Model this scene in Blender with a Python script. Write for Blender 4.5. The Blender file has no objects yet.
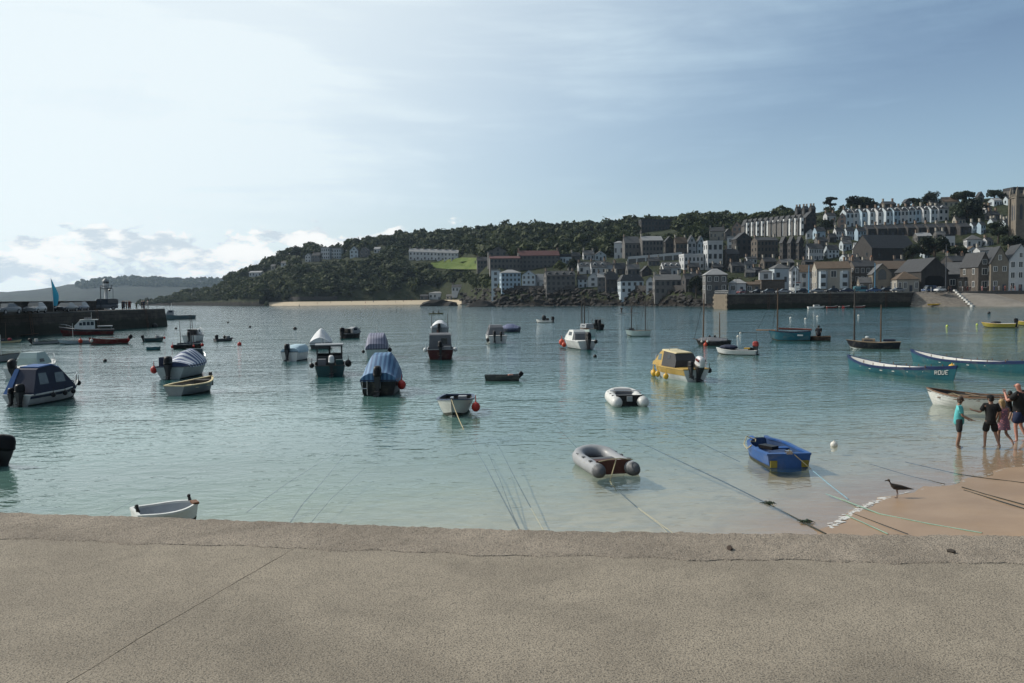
import bpy, bmesh, math, random
import numpy as np
from mathutils import Vector, Matrix
rnd = random.Random(7)
S = bpy.context.scene
COL = S.collection
PI = math.pi
# ------------------------------------------------------------------ camera
F = 825.0
CH = 4.5
PITCH = math.atan((341.5-297)/F)
ROLL = 0.0122
fw = Vector((0, math.cos(PITCH), -math.sin(PITCH)))
up0 = Vector((0, math.sin(PITCH), math.cos(PITCH)))
r0 = Vector((1, 0, 0))
rt = r0*math.cos(ROLL) - up0*math.sin(ROLL)
up = up0*math.cos(ROLL) + r0*math.sin(ROLL)
cam = bpy.data.cameras.new('camera')
cam.sensor_width = 36; cam.lens = 36*F/1024
cam.clip_start = .1; cam.clip_end = 20000
co = bpy.data.objects.new('camera', cam); COL.objects.link(co)
M3 = Matrix((rt, up, -fw)).transposed()
co.matrix_world = Matrix.Translation((0, 0, CH)) @ M3.to_4x4()
S.camera = co
# ------------------------------------------------------------------ light
SUN_EL, SUN_AZ = math.radians(38), math.radians(-65)      # azimuth from +Y towards +X
sd = Vector((math.sin(SUN_AZ)*math.cos(SUN_EL), math.cos(SUN_AZ)*math.cos(SUN_EL), math.sin(SUN_EL)))
sl = bpy.data.lights.new('sun', 'SUN'); sl.energy = 5.0; sl.angle = math.radians(.55); sl.color = (1, .93, .82)
so = bpy.data.objects.new('sun', sl); COL.objects.link(so)
so.rotation_euler = sd.to_track_quat('Z', 'Y').to_euler()
S.view_settings.view_transform = 'Standard'; S.view_settings.look = 'None'
S.view_settings.gamma = 1; S.view_settings.use_curve_mapping = False
S.view_settings.exposure = -0.15
W = bpy.data.worlds.new('World'); S.world = W; W.use_nodes = True
def world():
    nt = W.node_tree; N = nt.nodes; L = nt.links; N.clear()
    def n(t, **k):
        x = N.new(t)
        for a, b in k.items(): setattr(x, a, b)
        return x
    def math_(op, a, b=None, c=None, clamp=False):
        x = n('ShaderNodeMath', operation=op, use_clamp=clamp)
        for i, v in enumerate((a, b, c)):
            if v is None: continue
            if isinstance(v, (int, float)): x.inputs[i].default_value = v
            else: L.new(v, x.inputs[i])
        return x.outputs[0]
    def ss(v, lo, hi):
        x = n('ShaderNodeMapRange', interpolation_type='SMOOTHSTEP')
        L.new(v, x.inputs[0]); x.inputs[1].default_value = lo; x.inputs[2].default_value = hi
        return x.outputs[0]
    out = n('ShaderNodeOutputWorld')
    sky = n('ShaderNodeTexSky', sky_type='NISHITA', sun_disc=False, sun_elevation=SUN_EL, sun_rotation=SUN_AZ,
            altitude=0, air_density=1.0, dust_density=.5, ozone_density=1.6)
    bg = n('ShaderNodeBackground'); bg.inputs[1].default_value = .11
    tc = n('ShaderNodeTexCoord'); sep = n('ShaderNodeSeparateXYZ'); L.new(tc.outputs['Generated'], sep.inputs[0])
    X, Y, Z = sep.outputs
    def noise(sx, sy, sz, scale, det, rough, dist=0, off=(0, 0, 0)):
        mp = n('ShaderNodeMapping'); mp.inputs['Scale'].default_value = (sx, sy, sz); mp.inputs['Location'].default_value = off
        L.new(tc.outputs['Generated'], mp.inputs[0])
        t = n('ShaderNodeTexNoise'); t.inputs['Scale'].default_value = scale; t.inputs['Detail'].default_value = det
        t.inputs['Roughness'].default_value = rough; t.inputs['Distortion'].default_value = dist
        L.new(mp.outputs[0], t.inputs['Vector']); return t.outputs['Fac']
    # cumulus bank low over the bay
    c = noise(1, 1, 1.8, 19, 8, .58, .15, (.3, .1, .0))
    band = math_('MULTIPLY', ss(Z, -.01, .045), math_('SUBTRACT', 1, ss(Z, .055, .105)))
    west = math_('SUBTRACT', 1, ss(X, -.22, .06))
    bias = math_('MULTIPLY', math_('MULTIPLY', band, west), .27)
    cum = ss(math_('ADD', c, bias), .64, .72)
    cum = math_('MULTIPLY', cum, ss(band, 0, .15))
    shade = noise(1, 1, 2.4, 22, 5, .6, 0, (.33, .1, .03))
    cr = n('ShaderNodeMixRGB'); cr.inputs[1].default_value = (.60, .69, .76, 1); cr.inputs[2].default_value = (1.0, 1.0, .98, 1)
    L.new(ss(shade, .40, .58), cr.inputs[0])
    cb = n('ShaderNodeBackground'); cb.inputs[1].default_value = 1.16; L.new(cr.outputs[0], cb.inputs[0])
    # high thin cirrus veil
    v1 = noise(1, .6, 3.2, 2.2, 6, .55, .6, (.7, .2, .4))
    v2 = noise(.5, .5, 5, 5, 6, .6, .4, (.2, .5, .1))
    dv = n('ShaderNodeVectorMath', operation='DOT_PRODUCT'); L.new(tc.outputs['Generated'], dv.inputs[0]); dv.inputs[1].default_value = tuple(sd)
    sunny = ss(dv.outputs['Value'], .0, .74)                  # thin cloud scatters forward: brightest towards the sun
    dim = math_('ADD', math_('MULTIPLY', ss(dv.outputs['Value'], -.5, .04), .76), .24)   # sky dimmed away from the sun, added to cut fill on shaded sides
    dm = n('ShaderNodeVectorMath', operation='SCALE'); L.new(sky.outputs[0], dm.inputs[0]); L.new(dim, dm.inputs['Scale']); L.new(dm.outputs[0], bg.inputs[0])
    veil = math_('MULTIPLY', ss(math_('ADD', math_('MULTIPLY', v1, .6), math_('MULTIPLY', v2, .4)), .40, .66), .38)
    veil = math_('ADD', veil, math_('MULTIPLY', sunny, .85))
    lowhaze = math_('MULTIPLY', math_('SUBTRACT', 1, ss(Z, -.02, .34)), .50)
    veil = math_('MAXIMUM', math_('MINIMUM', veil, .93), lowhaze)
    vc = n('ShaderNodeMixRGB'); vc.inputs[1].default_value = (.39, .60, .77, 1); vc.inputs[2].default_value = (.86, .95, .98, 1); L.new(sunny, vc.inputs[0])
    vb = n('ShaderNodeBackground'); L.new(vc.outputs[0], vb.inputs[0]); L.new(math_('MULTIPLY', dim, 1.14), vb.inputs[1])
    m1 = n('ShaderNodeMixShader'); L.new(veil, m1.inputs[0]); L.new(bg.outputs[0], m1.inputs[1]); L.new(vb.outputs[0], m1.inputs[2])
    m2 = n('ShaderNodeMixShader'); L.new(math_('MULTIPLY', cum, .9), m2.inputs[0]); L.new(m1.outputs[0], m2.inputs[1]); L.new(cb.outputs[0], m2.inputs[2])
    L.new(m2.outputs[0], out.inputs[0])
world()
# ------------------------------------------------------------------ pixel helpers (where things stand in the bay)
CAMP = Vector((0, 0, CH))
def ray(px, py): return fw + rt*((px-512)/F) + up*((341.5-py)/F)
def at(px, py, Y):
    d = ray(px, py); return CAMP + d*(Y/d.y)
def ong(px, py, z=0.0):
    d = ray(px, py); return CAMP + d*((z-CH)/d.z)
def pxof(p):
    v = Vector(p)-CAMP; k = v.dot(fw)
    return 512+F*v.dot(rt)/k, 341.5-F*v.dot(up)/k
# ------------------------------------------------------------------ materials
MATS = {}
class NT:
    def __init__(s, name):
        s.m = bpy.data.materials.new(name); s.m.use_nodes = True; s.t = s.m.node_tree; s.t.nodes.clear()
    def n(s, t, ins=None, **k):
        x = s.t.nodes.new(t)
        for a, b in k.items(): setattr(x, a, b)
        for a, b in (ins or {}).items():
            if hasattr(b, 'is_output') or isinstance(b, bpy.types.NodeSocket): s.t.links.new(b, x.inputs[a])
            else: x.inputs[a].default_value = b
        return x
    def math(s, op, a, b=0.0, clamp=False): return s.n('ShaderNodeMath', {0: a, 1: b}, operation=op, use_clamp=clamp).outputs[0]
    def ss(s, v, lo, hi, a=0.0, b=1.0): return s.n('ShaderNodeMapRange', {0: v, 1: lo, 2: hi, 3: a, 4: b}, interpolation_type='SMOOTHSTEP').outputs[0]
    def mixc(s, f, a, b, mode='MIX'):
        return s.n('ShaderNodeMixRGB', {0: f, 1: a if not isinstance(a, tuple) else (*a[:3], 1), 2: b if not isinstance(b, tuple) else (*b[:3], 1)}, blend_type=mode).outputs[0]
    def noise(s, vec, scale, det=4, rough=.55, dist=0, sc=None):
        if sc: vec = s.n('ShaderNodeMapping', {0: vec, 3: sc}).outputs[0]
        return s.n('ShaderNodeTexNoise', {'Vector': vec, 'Scale': scale, 'Detail': det, 'Roughness': rough, 'Distortion': dist}).outputs['Fac']
    def out(s, sh, vol=None):
        o = s.n('ShaderNodeOutputMaterial'); s.t.links.new(sh, o.inputs[0]); return s.m
def mat(name, col, rough=.6, var=.18, scale=2.5, bump=0.0, metal=0.0, spec=.4, dirt=None, dirt_amt=.4, world=False):
    """plain painted / cloth / stone surface with blotchy wear"""
    if name in MATS: return MATS[name]
    s = NT(name)
    tc = s.n('ShaderNodeTexCoord'); vec = tc.outputs['Object']
    if world: vec = s.n('ShaderNodeNewGeometry').outputs['Position']
    oi = s.n('ShaderNodeObjectInfo')
    f1 = s.noise(vec, scale, 6, .62)
    f2 = s.noise(vec, scale*7, 3, .6)
    k = s.math('ADD', s.math('MULTIPLY', f1, .7), s.math('MULTIPLY', f2, .3))
    col = tuple(c*(.80 if max(col) > .4 else .62) for c in col)
    lo = tuple(c*(1-var) for c in col); hi = tuple(min(1, c*(1+var)) for c in col)
    c = s.mixc(s.ss(k, .32, .68), lo, hi)
    if dirt: c = s.mixc(s.math('MULTIPLY', s.ss(s.noise(vec, scale*.8, 8, .7, .6), .5, .7), dirt_amt), c, dirt)
    b = s.n('ShaderNodeBsdfPrincipled', {'Base Color': c, 'Roughness': rough, 'Metallic': metal, 'Specular IOR Level': spec})
    if bump:
        bp = s.n('ShaderNodeBump', {'Height': k, 'Strength': bump, 'Distance': .05}); s.t.links.new(bp.outputs[0], b.inputs['Normal'])
    MATS[name] = s.out(b.outputs[0]); return MATS[name]
def stripe_mat(name, a, b, scale, axis='X', rough=.7):
    if name in MATS: return MATS[name]
    s = NT(name); tc = s.n('ShaderNodeTexCoord')
    w = s.n('ShaderNodeTexWave', {'Vector': tc.outputs['Object'], 'Scale': scale, 'Distortion': 1.2, 'Detail': 2, 'Detail Scale': .6}, bands_direction=axis).outputs['Fac']
    c = s.mixc(s.ss(w, .45, .6), tuple(q*.8 for q in a), tuple(q*.8 for q in b))
    bs = s.n('ShaderNodeBsdfPrincipled', {'Base Color': c, 'Roughness': rough})
    MATS[name] = s.out(bs.outputs[0]); return MATS[name]
# ------------------------------------------------------------------ mesh builder
class MB:
    def __init__(s): s.v = []; s.f = []
    def add(s, vs, fs):
        o = len(s.v); s.v += [tuple(v) for v in vs]; s.f += [tuple(i+o for i in f) for f in fs]; return s
    def box(s, c, d, rz=0, rx=0, ry=0, taper=1.0):
        x, y, z = d[0]/2, d[1]/2, d[2]/2
        vs = [Vector((sx*x*(taper if sz > 0 else 1), sy*y*(taper if sz > 0 else 1), sz*z)) for sz in (-1, 1) for sy in (-1, 1) for sx in (-1, 1)]
        R = Matrix.Rotation(rz, 3, 'Z') @ Matrix.Rotation(ry, 3, 'Y') @ Matrix.Rotation(rx, 3, 'X')
        vs = [R @ v + Vector(c) for v in vs]
        return s.add(vs, [(0, 2, 3, 1), (4, 5, 7, 6), (0, 1, 5, 4), (2, 6, 7, 3), (0, 4, 6, 2), (1, 3, 7, 5)])
    def quad(s, a, b, c, d): return s.add([a, b, c, d], [(0, 1, 2, 3)])
    def tube(s, pts, r, n=6, cap=True):
        pts = [Vector(p) for p in pts]; N = len(pts)
        rs = r if isinstance(r, (list, tuple)) else [r]*N
        vs = []; fs = []; prev = None
        for i, p in enumerate(pts):
            t = (pts[min(i+1, N-1)]-pts[max(i-1, 0)])
            t = t.normalized() if t.length > 1e-9 else Vector((0, 0, 1))
            if prev is None:
                a = t.orthogonal().normalized()
            else:
                a = prev - t*prev.dot(t); a = a.normalized() if a.length > 1e-6 else t.orthogonal().normalized()
            prev = a; b = t.cross(a)
            for k in range(n):
                th = 2*PI*k/n; vs.append(p + (a*math.cos(th)+b*math.sin(th))*rs[i])
        for i in range(N-1):
            for k in range(n):
                fs.append((i*n+k, i*n+(k+1) % n, (i+1)*n+(k+1) % n, (i+1)*n+k))
        if cap: fs += [tuple(range(n-1, -1, -1)), tuple(range((N-1)*n, N*n))]
        return s.add(vs, fs)
    def ball(s, c, r, n=10, m=7, sc=(1, 1, 1)):
        vs = [(c[0], c[1], c[2]-r*sc[2])]
        for j in range(1, m):
            ph = -PI/2+PI*j/m
            for k in range(n):
                th = 2*PI*k/n
                vs.append((c[0]+r*sc[0]*math.cos(ph)*math.cos(th), c[1]+r*sc[1]*math.cos(ph)*math.sin(th), c[2]+r*sc[2]*math.sin(ph)))
        vs.append((c[0], c[1], c[2]+r*sc[2])); T = len(vs)-1; fs = []
        for k in range(n): fs.append((0, 1+(k+1) % n, 1+k)); fs.append((T, 1+(m-2)*n+k, 1+(m-2)*n+(k+1) % n))
        for j in range(m-2):
            for k in range(n):
                a = 1+j*n; b = a+n; fs.append((a+k, a+(k+1) % n, b+(k+1) % n, b+k))
        return s.add(vs, fs)
    def loft(s, rings, closed=True, caps=True):
        n = len(rings[0]); vs = [p for r in rings for p in r]; fs = []
        for i in range(len(rings)-1):
            for k in range(n if closed else n-1):
                fs.append((i*n+k, i*n+(k+1) % n, (i+1)*n+(k+1) % n, (i+1)*n+k))
        if caps:
            fs.append(tuple(range(n-1, -1, -1))); fs.append(tuple(range((len(rings)-1)*n, len(rings)*n)))
        return s.add(vs, fs)
    def prism(s, poly, z0, z1):
        n = len(poly)
        return s.add([(x, y, z0) for x, y in poly]+[(x, y, z1) for x, y in poly],
                     [tuple(range(n-1, -1, -1)), tuple(range(n, 2*n))]+[(i, (i+1) % n, n+(i+1) % n, n+i) for i in range(n)])
    def mesh(s, name, m, smooth=False, fix=True):
        me = bpy.data.meshes.new(name); me.from_pydata(s.v, [], s.f)
        if fix:
            bm = bmesh.new(); bm.from_mesh(me); bmesh.ops.recalc_face_normals(bm, faces=bm.faces); bm.to_mesh(me); bm.free()
        if m: me.materials.append(m)
        if smooth:
            me.polygons.foreach_set('use_smooth', [True]*len(me.polygons))
            try: me.set_sharp_from_angle(angle=math.radians(42))
            except Exception: pass
        me.update(); return me
    def build(s, name, m, parent=None, smooth=False, loc=None, rot=None, fix=True):
        return link(name, s.mesh(name, m, smooth, fix), parent, loc, rot)
def link(name, data, parent=None, loc=None, rot=None):
    o = bpy.data.objects.new(name, data); COL.objects.link(o)
    if parent: o.parent = parent
    if loc is not None: o.location = loc
    if rot is not None: o.rotation_euler = (0, 0, rot) if isinstance(rot, (int, float)) else rot
    return o
def tag(o, label=None, cat=None, group=None, kind=None):
    if label: o['label'] = label
    if cat: o['category'] = cat
    if group: o['group'] = group
    if kind: o['kind'] = kind
    return o
def thing(name, label, cat, loc=(0, 0, 0), rz=0, group=None):
    o = link(name, None, None, loc, rz); o.empty_display_size = .2
    return tag(o, label, cat, group)
def struct(o): o['kind'] = 'structure'; return o
def copy_tree(o, parent=None):
    c = o.copy(); COL.objects.link(c)
    if parent: c.parent = parent
    for ch in list(o.children): copy_tree(ch, c)
    return c
def lerp(a, b, t): return a+(b-a)*t
def sstep(t): t = max(0, min(1, t)); return t*t*(3-2*t)
def interp(tab, x):
    if x <= tab[0][0]: return tab[0][1]
    for (a, b), (c, d) in zip(tab, tab[1:]):
        if x <= c: return b+(d-b)*(x-a)/(c-a)
    return tab[-1][1]
# ------------------------------------------------------------------ terrain of the headland and town hill
SHORE = [(60, 1050), (130, 950), (200, 800), (240, 680), (300, 600), (440, 590), (475, 520), (500, 405), (620, 370), (700, 320), (730, 285), (800, 275), (930, 262), (1024, 250), (1300, 235)]
RIDGE = [(60, 1150), (150, 1050), (240, 900), (300, 850), (420, 860), (500, 820), (600, 760), (700, 660), (800, 540), (900, 490), (1024, 450), (1300, 430)]
SKY = [(60, 310), (140, 305), (155, 303), (180, 296), (198, 292.6), (215, 291), (230, 281), (240, 277), (262, 270), (276, 262), (290, 254), (310, 252), (345, 253), (355, 246), (375, 243), (420, 239), (460, 237), (500, 233), (560, 231), (600, 229), (640, 226), (672, 225), (690, 222), (720, 222), (760, 221), (800, 215), (830, 212), (870, 209), (900, 206), (950, 206), (965, 201), (1000, 198), (1024, 197), (1300, 190)]
def hz(px): return 297+(512-px)*.0122
def sky_z(px): return CH+interp(RIDGE, px)*(hz(px)-interp(SKY, px))/F
def flat_len(px):      # level ground behind the shore (beach, harbour road)
    return interp([(263, 2), (266, 42), (464, 42), (474, 6), (690, 8), (730, 55), (900, 75), (1300, 75)], px)
def flat_h(px):
    return interp([(140, .3), (165, 2), (200, 3.2), (263, 3.2), (464, 3.4), (474, 7), (500, 7.5), (690, 5.5), (725, 4.2), (1300, 4.2)], px)
def nz(x, y):
    return (math.sin(x*.031+1.3)*math.cos(y*.027+.4)+.5*math.sin(x*.083+y*.061)+.3*math.sin(x*.19-y*.13+2))
def terr_py(px, Y):
    rs, rr = interp(SHORE, px), interp(RIDGE, px)
    fl, fh, zr = flat_len(px), flat_h(px), sky_z(px)
    zr = max(zr, fh+1)
    if Y < rs: return -1.5+min(0, (Y-rs)*.02)
    u = Y-rs
    if u < fl: return lerp(-1.2, fh, (u/fl)**(.75 if fl > 10 else .6)) if not 712 < px else lerp(-1.2, fh, min(1, u/12))
    u2 = (u-fl)/max(5, rr-rs-fl)
    if u2 <= 1:
        steep = interp([(150, .62), (300, .6), (470, .62), (520, .9), (700, .95), (1024, .97)], px)
        n = nz((px-512)/F*Y, Y)*1.4*min(1, u2*5)*(1-sstep((u2-.75)*4))
        return lerp(fh, zr, u2**steep)+n
    return zr-(Y-rr)*.12
def terr(x, y): return terr_py(512+x/y*F, y)
def march(px, py):
    Y = interp(SHORE, px)+1
    while Y < interp(RIDGE, px)*1.05:
        p = at(px, py, Y)
        if terr(p.x, p.y) >= p.z: return p
        Y += 1.5
    Y = interp(RIDGE, px); p = at(px, py, Y); p.z = terr(p.x, p.y); return p
def fill_grid(pxs, Ys_of, zf):
    m = MB(); nY = None
    for px in pxs:
        col = Ys_of(px); nY = len(col)
        for Y in col:
            m.v.append(((px-512)/F*Y, Y, zf(px, Y)))
    for i in range(len(pxs)-1):
        for j in range(nY-1):
            a = i*nY+j; m.f.append((a, a+nY, a+nY+1, a+1))
    return m
def hill_mat():
    s = NT('hillside earth'); g = s.n('ShaderNodeNewGeometry'); v = g.outputs['Position']
    a = s.noise(v, .05, 8, .65); b = s.noise(v, .4, 5, .6)
    c = s.mixc(s.ss(a, .35, .65), (.018, .024, .012), (.030, .036, .018))
    c = s.mixc(s.ss(b, .55, .75), c, (.06, .05, .035))
    z = s.n('ShaderNodeSeparateXYZ', {0: v}).outputs[2]
    rock = s.mixc(s.ss(b, .35, .65), (.010, .009, .008), (.028, .025, .022))
    zz = s.math('ADD', z, s.math('MULTIPLY', s.math('SUBTRACT', b, .5), 6))
    c = s.mixc(s.ss(zz, 2.2, 3.8), rock, c)
    bp = s.n('ShaderNodeBump', {'Height': b, 'Strength': .8, 'Distance': 1.5})
    return s.out(s.n('ShaderNodeBsdfPrincipled', {'Base Color': c, 'Roughness': .95, 'Specular IOR Level': .1, 'Normal': bp.outputs[0]}).outputs[0])
def hillY(px):
    rs, rr = interp(SHORE, px), interp(RIDGE, px); fl = flat_len(px)
    return [rs-30, rs-1]+[rs+fl*k/8 for k in range(0, 9)]+[rs+fl+(rr-rs-fl)*k/46 for k in range(1, 47)]+[rr+30, rr+120, rr+300]
pxs = [140+4*i for i in range(291)]
struct(fill_grid(pxs, hillY, terr_py).build('hillside', hill_mat(), None, True, fix=False))
# far hills across the bay (3.2 km) ---------------------------------------
def far_hills():
    sk = [(-700, 300), (-300, 296), (0, 292.6), (47, 288.6), (85, 282.5), (100, 280.5), (125, 278.5), (160, 279.5), (185, 280.5), (205, 280), (230, 278), (300, 277), (420, 280), (600, 287)]
    Y0, Y1 = 2700, 3400
    def zf(px, Y):
        t = (Y-Y0)/(Y1-Y0); zr = CH+Y1*(hz(px)-interp(sk, px))/F
        return -2+(zr+2)*max(0, min(1, t))**.7 + nz(px*9, Y*.4)*2.5*min(1, max(0, t)*3) if t <= 1 else zr-(t-1)*60
    def ys(px): return [Y0-5+(Y1-Y0)*k/16 for k in range(17)]+[Y1+150, Y1+400]
    s = NT('far hill fields'); v = s.n('ShaderNodeNewGeometry').outputs['Position']
    vor = s.n('ShaderNodeTexVoronoi', {'Vector': v, 'Scale': .006}).outputs['Color']
    h = s.n('ShaderNodeSeparateColor', {0: vor}).outputs[0]
    c = s.mixc(h, (.012, .018, .013), (.022, .028, .020)); c = s.mixc(s.ss(s.noise(v, .012, 6, .7), .48, .58), c, (.008, .012, .010))
    m_ = s.out(s.n('ShaderNodeBsdfPrincipled', {'Base Color': c, 'Roughness': .95, 'Specular IOR Level': .1}).outputs[0])
    struct(fill_grid([-700+10*i for i in range(131)], ys, zf).build('far_hills', m_, None, True, fix=False))
    return zf, Y0, Y1
FH, FY0, FY1 = far_hills()
# golf-green field on the hill --------------------------------------------
def field():
    poly = [(427, 265.5), (436, 268.6), (446, 269.6), (478, 270.2), (481, 266), (480, 258.5), (462, 258), (445, 260.5), (432, 263)]
    m = MB(); pts = []
    cx, cy = 458, 264.5
    rows = 9
    for k in range(rows+1):
        f = k/rows
        for (x, y) in poly:
            p = march(cx+(x-cx)*f, cy+(y-cy)*f); pts.append((p.x, p.y, p.z+.5))
    n = len(poly); fs = []
    for k in range(rows):
        for i in range(n): fs.append((k*n+i, k*n+(i+1) % n, (k+1)*n+(i+1) % n, (k+1)*n+i))
    m.add(pts, fs)
    s = NT('mown grass'); v = s.n('ShaderNodeNewGeometry').outputs['Position']
    c = s.mixc(s.ss(s.noise(v, .05, 6, .6), .35, .65), (.06, .09, .02), (.09, .115, .032))
    struct(m.build('field', s.out(s.n('ShaderNodeBsdfPrincipled', {'Base Color': c, 'Roughness': .9, 'Specular IOR Level': .1}).outputs[0])))
field()
FIELD_POLY = [(425, 266), (436, 271), (446, 272), (481, 273), (484, 257), (462, 257), (440, 261)]
def inpoly(x, y, P):
    r = False; j = len(P)-1
    for i in range(len(P)):
        if (P[i][1] > y) != (P[j][1] > y) and x < (P[j][0]-P[i][0])*(y-P[i][1])/(P[j][1]-P[i][1])+P[i][0]: r = not r
        j = i
    return r
# far beach ------------------------------------------------------------------
def beach():
    sand = mat('pale sand', (.42, .35, .25), .9, .1, .05, world=True)
    pxs = [266+4*i for i in range(50)]
    m = fill_grid(pxs, lambda px: [interp(SHORE, px)-6+k*5.2 for k in range(9)], lambda px, Y: terr_py(px, Y)+.12 if Y > interp(SHORE, px) else -.9)
    struct(m.build('far_beach', sand, None, True, fix=False))
beach()
# ------------------------------------------------------------------ near sea bed, sand and quay
P1 = Vector((6.0, 15.8)); NRM = Vector((-.6, .8))
T1 = Vector((.8, .6))
EDGE = sorted(((ong(px, py).xy-P1).dot(T1), (ong(px, py).xy-P1).dot(NRM)) for px, py in ((800, 546), (822, 533), (838, 522), (856, 511), (880, 500), (912, 491), (955, 483), (985, 476), (1010, 467), (1060, 458)))
def edge_off(t):
    if t > EDGE[-1][0]: return EDGE[-1][1]
    if t < EDGE[0][0]: return EDGE[0][1]
    return sum(interp(EDGE, t+d) for d in (-.25, 0, .25))/3
def bed_s(x, y):
    v = Vector((x, y))-P1
    return v.dot(NRM)-edge_off(v.dot(T1))
def bed_z(x, y):
    s_ = bed_s(x, y)
    z = -s_/16. if s_ > 0 else -s_/13.
    return max(-3.2, z)
def seabed():
    xs = sorted(set([-900, -500, -250, -120]+[-60+4*i for i in range(15)]+[round(-2+.5*i, 2) for i in range(70)]+[34+4*i for i in range(12)]+[120, 250, 500, 900]))
    ys = sorted(set([3+.5*i for i in range(60)]+[33+3*i for i in range(16)]+[90, 120, 160, 220, 300, 420, 700, 1200, 4000]))
    m = MB(); n = len(ys)
    for x in xs:
        for y in ys: m.v.append((x, y, bed_z(x, y)+.012*math.sin(x*3.1+y*2.2)))
    for i in range(len(xs)-1):
        for j in range(n-1): m.f.append((i*n+j, (i+1)*n+j, (i+1)*n+j+1, i*n+j+1))
    s = NT('wet sand'); g = s.n('ShaderNodeNewGeometry'); v = g.outputs['Position']
    z = s.n('ShaderNodeSeparateXYZ', {0: v}).outputs[2]
    f = s.noise(v, .6, 7, .6); f2 = s.noise(v, 40, 3, .6); f3 = s.noise(v, 1.6, 8, .7, .8)
    c = s.mixc(s.ss(f, .35, .65), (.265, .178, .108), (.32, .222, .14))
    c = s.mixc(s.math('MULTIPLY', s.ss(f2, .5, .75), .35), c, (.17, .12, .08))
    deep = s.ss(z, -.01, -.20)
    cw = s.mixc(s.ss(f3, .42, .62), (.34, .31, .225), (.235, .225, .165))      # mottled weed and stones on the bed
    c = s.mixc(deep, c, cw)
    wet = s.n('ShaderNodeMapRange', {0: s.math('ADD', z, s.math('MULTIPLY', s.math('SUBTRACT', s.noise(v, .45, 3), .5), .35)), 1: .12, 2: .42}).outputs[0]
    c = s.mixc(s.math('MULTIPLY', s.math('SUBTRACT', 1, wet), .28), c, (.16, .10, .06))
    ro = s.ss(wet, 0, 1, .38, .8)
    bp = s.n('ShaderNodeBump', {'Height': s.noise(v, 9, 4, .6), 'Strength': .10, 'Distance': .02})
    b = s.n('ShaderNodeBsdfPrincipled', {'Base Color': c, 'Roughness': ro, 'Specular IOR Level': .32, 'Normal': bp.outputs[0]})
    struct(m.build('sand', s.out(b.outputs[0]), None, True, fix=False))
seabed()
def water():
    s = NT('harbour water'); g = s.n('ShaderNodeNewGeometry'); v = g.outputs['Position']
    xyz = s.n('ShaderNodeSeparateXYZ', {0: v}).outputs
    # distance out from the shore line (drives how clear the shallow water is)
    sh = s.math('ADD', s.math('MULTIPLY', s.math('SUBTRACT', xyz[0], P1.x), NRM.x), s.math('MULTIPLY', s.math('SUBTRACT', xyz[1], P1.y), NRM.y))
    patch = s.noise(v, .05, 5, .6, .5, (1, 2.2, 1))
    w1 = s.noise(v, 1.5, 2, .6, .4, (.85, 1.5, 1))
    w2 = s.noise(v, 3.6, 2, .6, .4, (.9, 1.4, 1))
    w3 = s.noise(v, .20, 2, .5, .3, (.55, 1.6, 1))
    w4 = s.noise(v, .50, 2, .55, .3, (.65, 1.5, 1))
    amp = s.ss(patch, .35, .65, .6, 1.2)
    far = s.ss(sh, 15, 120, .4, 1)
    h = s.math('ADD', s.math('ADD', s.math('MULTIPLY', w1, .070), s.math('MULTIPLY', w2, .021)), s.math('MULTIPLY', far, s.math('ADD', s.math('MULTIPLY', w3, .13), s.math('MULTIPLY', w4, .10))))
    h = s.math('MULTIPLY', h, amp)
    h = s.math('MULTIPLY', h, s.ss(sh, 0, 60, .36, 1.25))
    bp = s.n('ShaderNodeBump', {'Height': h, 'Strength': 1.0, 'Distance': 1.0}).outputs[0]
    fr = s.n('ShaderNodeFresnel', {'IOR': s.ss(sh, 3, 32, 1.36, 1.75), 'Normal': bp}).outputs[0]
    back = g.outputs['Backfacing']        # seen from below the surface lets the light through
    fr = s.math('ADD', s.math('MULTIPLY', fr, s.math('SUBTRACT', 1, back)), s.math('MULTIPLY', back, .04))
    gl = s.n('ShaderNodeBsdfGlossy', {'Color': (1, 1, 1, 1), 'Roughness': .045, 'Normal': bp}).outputs[0]
    body = s.mixc(s.ss(sh, 4, 42), (.142, .270, .238), (.016, .072, .073))
    body = s.mixc(s.ss(sh, 60, 260), body, (.008, .044, .052))
    df = s.n('ShaderNodeBsdfDiffuse', {'Color': body, 'Roughness': 0}).outputs[0]
    tint = s.mixc(s.ss(sh, 0, 16), (1, .99, .96), (.72, .90, .87))
    tr = s.n('ShaderNodeBsdfTransparent', {'Color': tint}).outputs[0]
    turb = s.ss(s.math('ADD', sh, s.math('MULTIPLY', s.math('SUBTRACT', patch, .5), 8)), 1, 27, .03, .93)
    under = s.n('ShaderNodeMixShader', {0: turb, 1: tr, 2: df}).outputs[0]
    top = s.n('ShaderNodeMixShader', {0: fr, 1: under, 2: gl}).outputs[0]
    m_ = s.out(top)
    m = MB(); xs = [-6000, -600, -100, 0, 100, 600, 6000]; ys = [4.5, 30, 100, 400, 1500, 7000]
    for x in xs:
        for y in ys: m.v.append((x, y, 0))
    n = len(ys)
    for i in range(len(xs)-1):
        for j in range(n-1): m.f.append((i*n+j, (i+1)*n+j, (i+1)*n+j+1, i*n+j+1))
    struct(m.build('water', m_, fix=False))
water()
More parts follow.
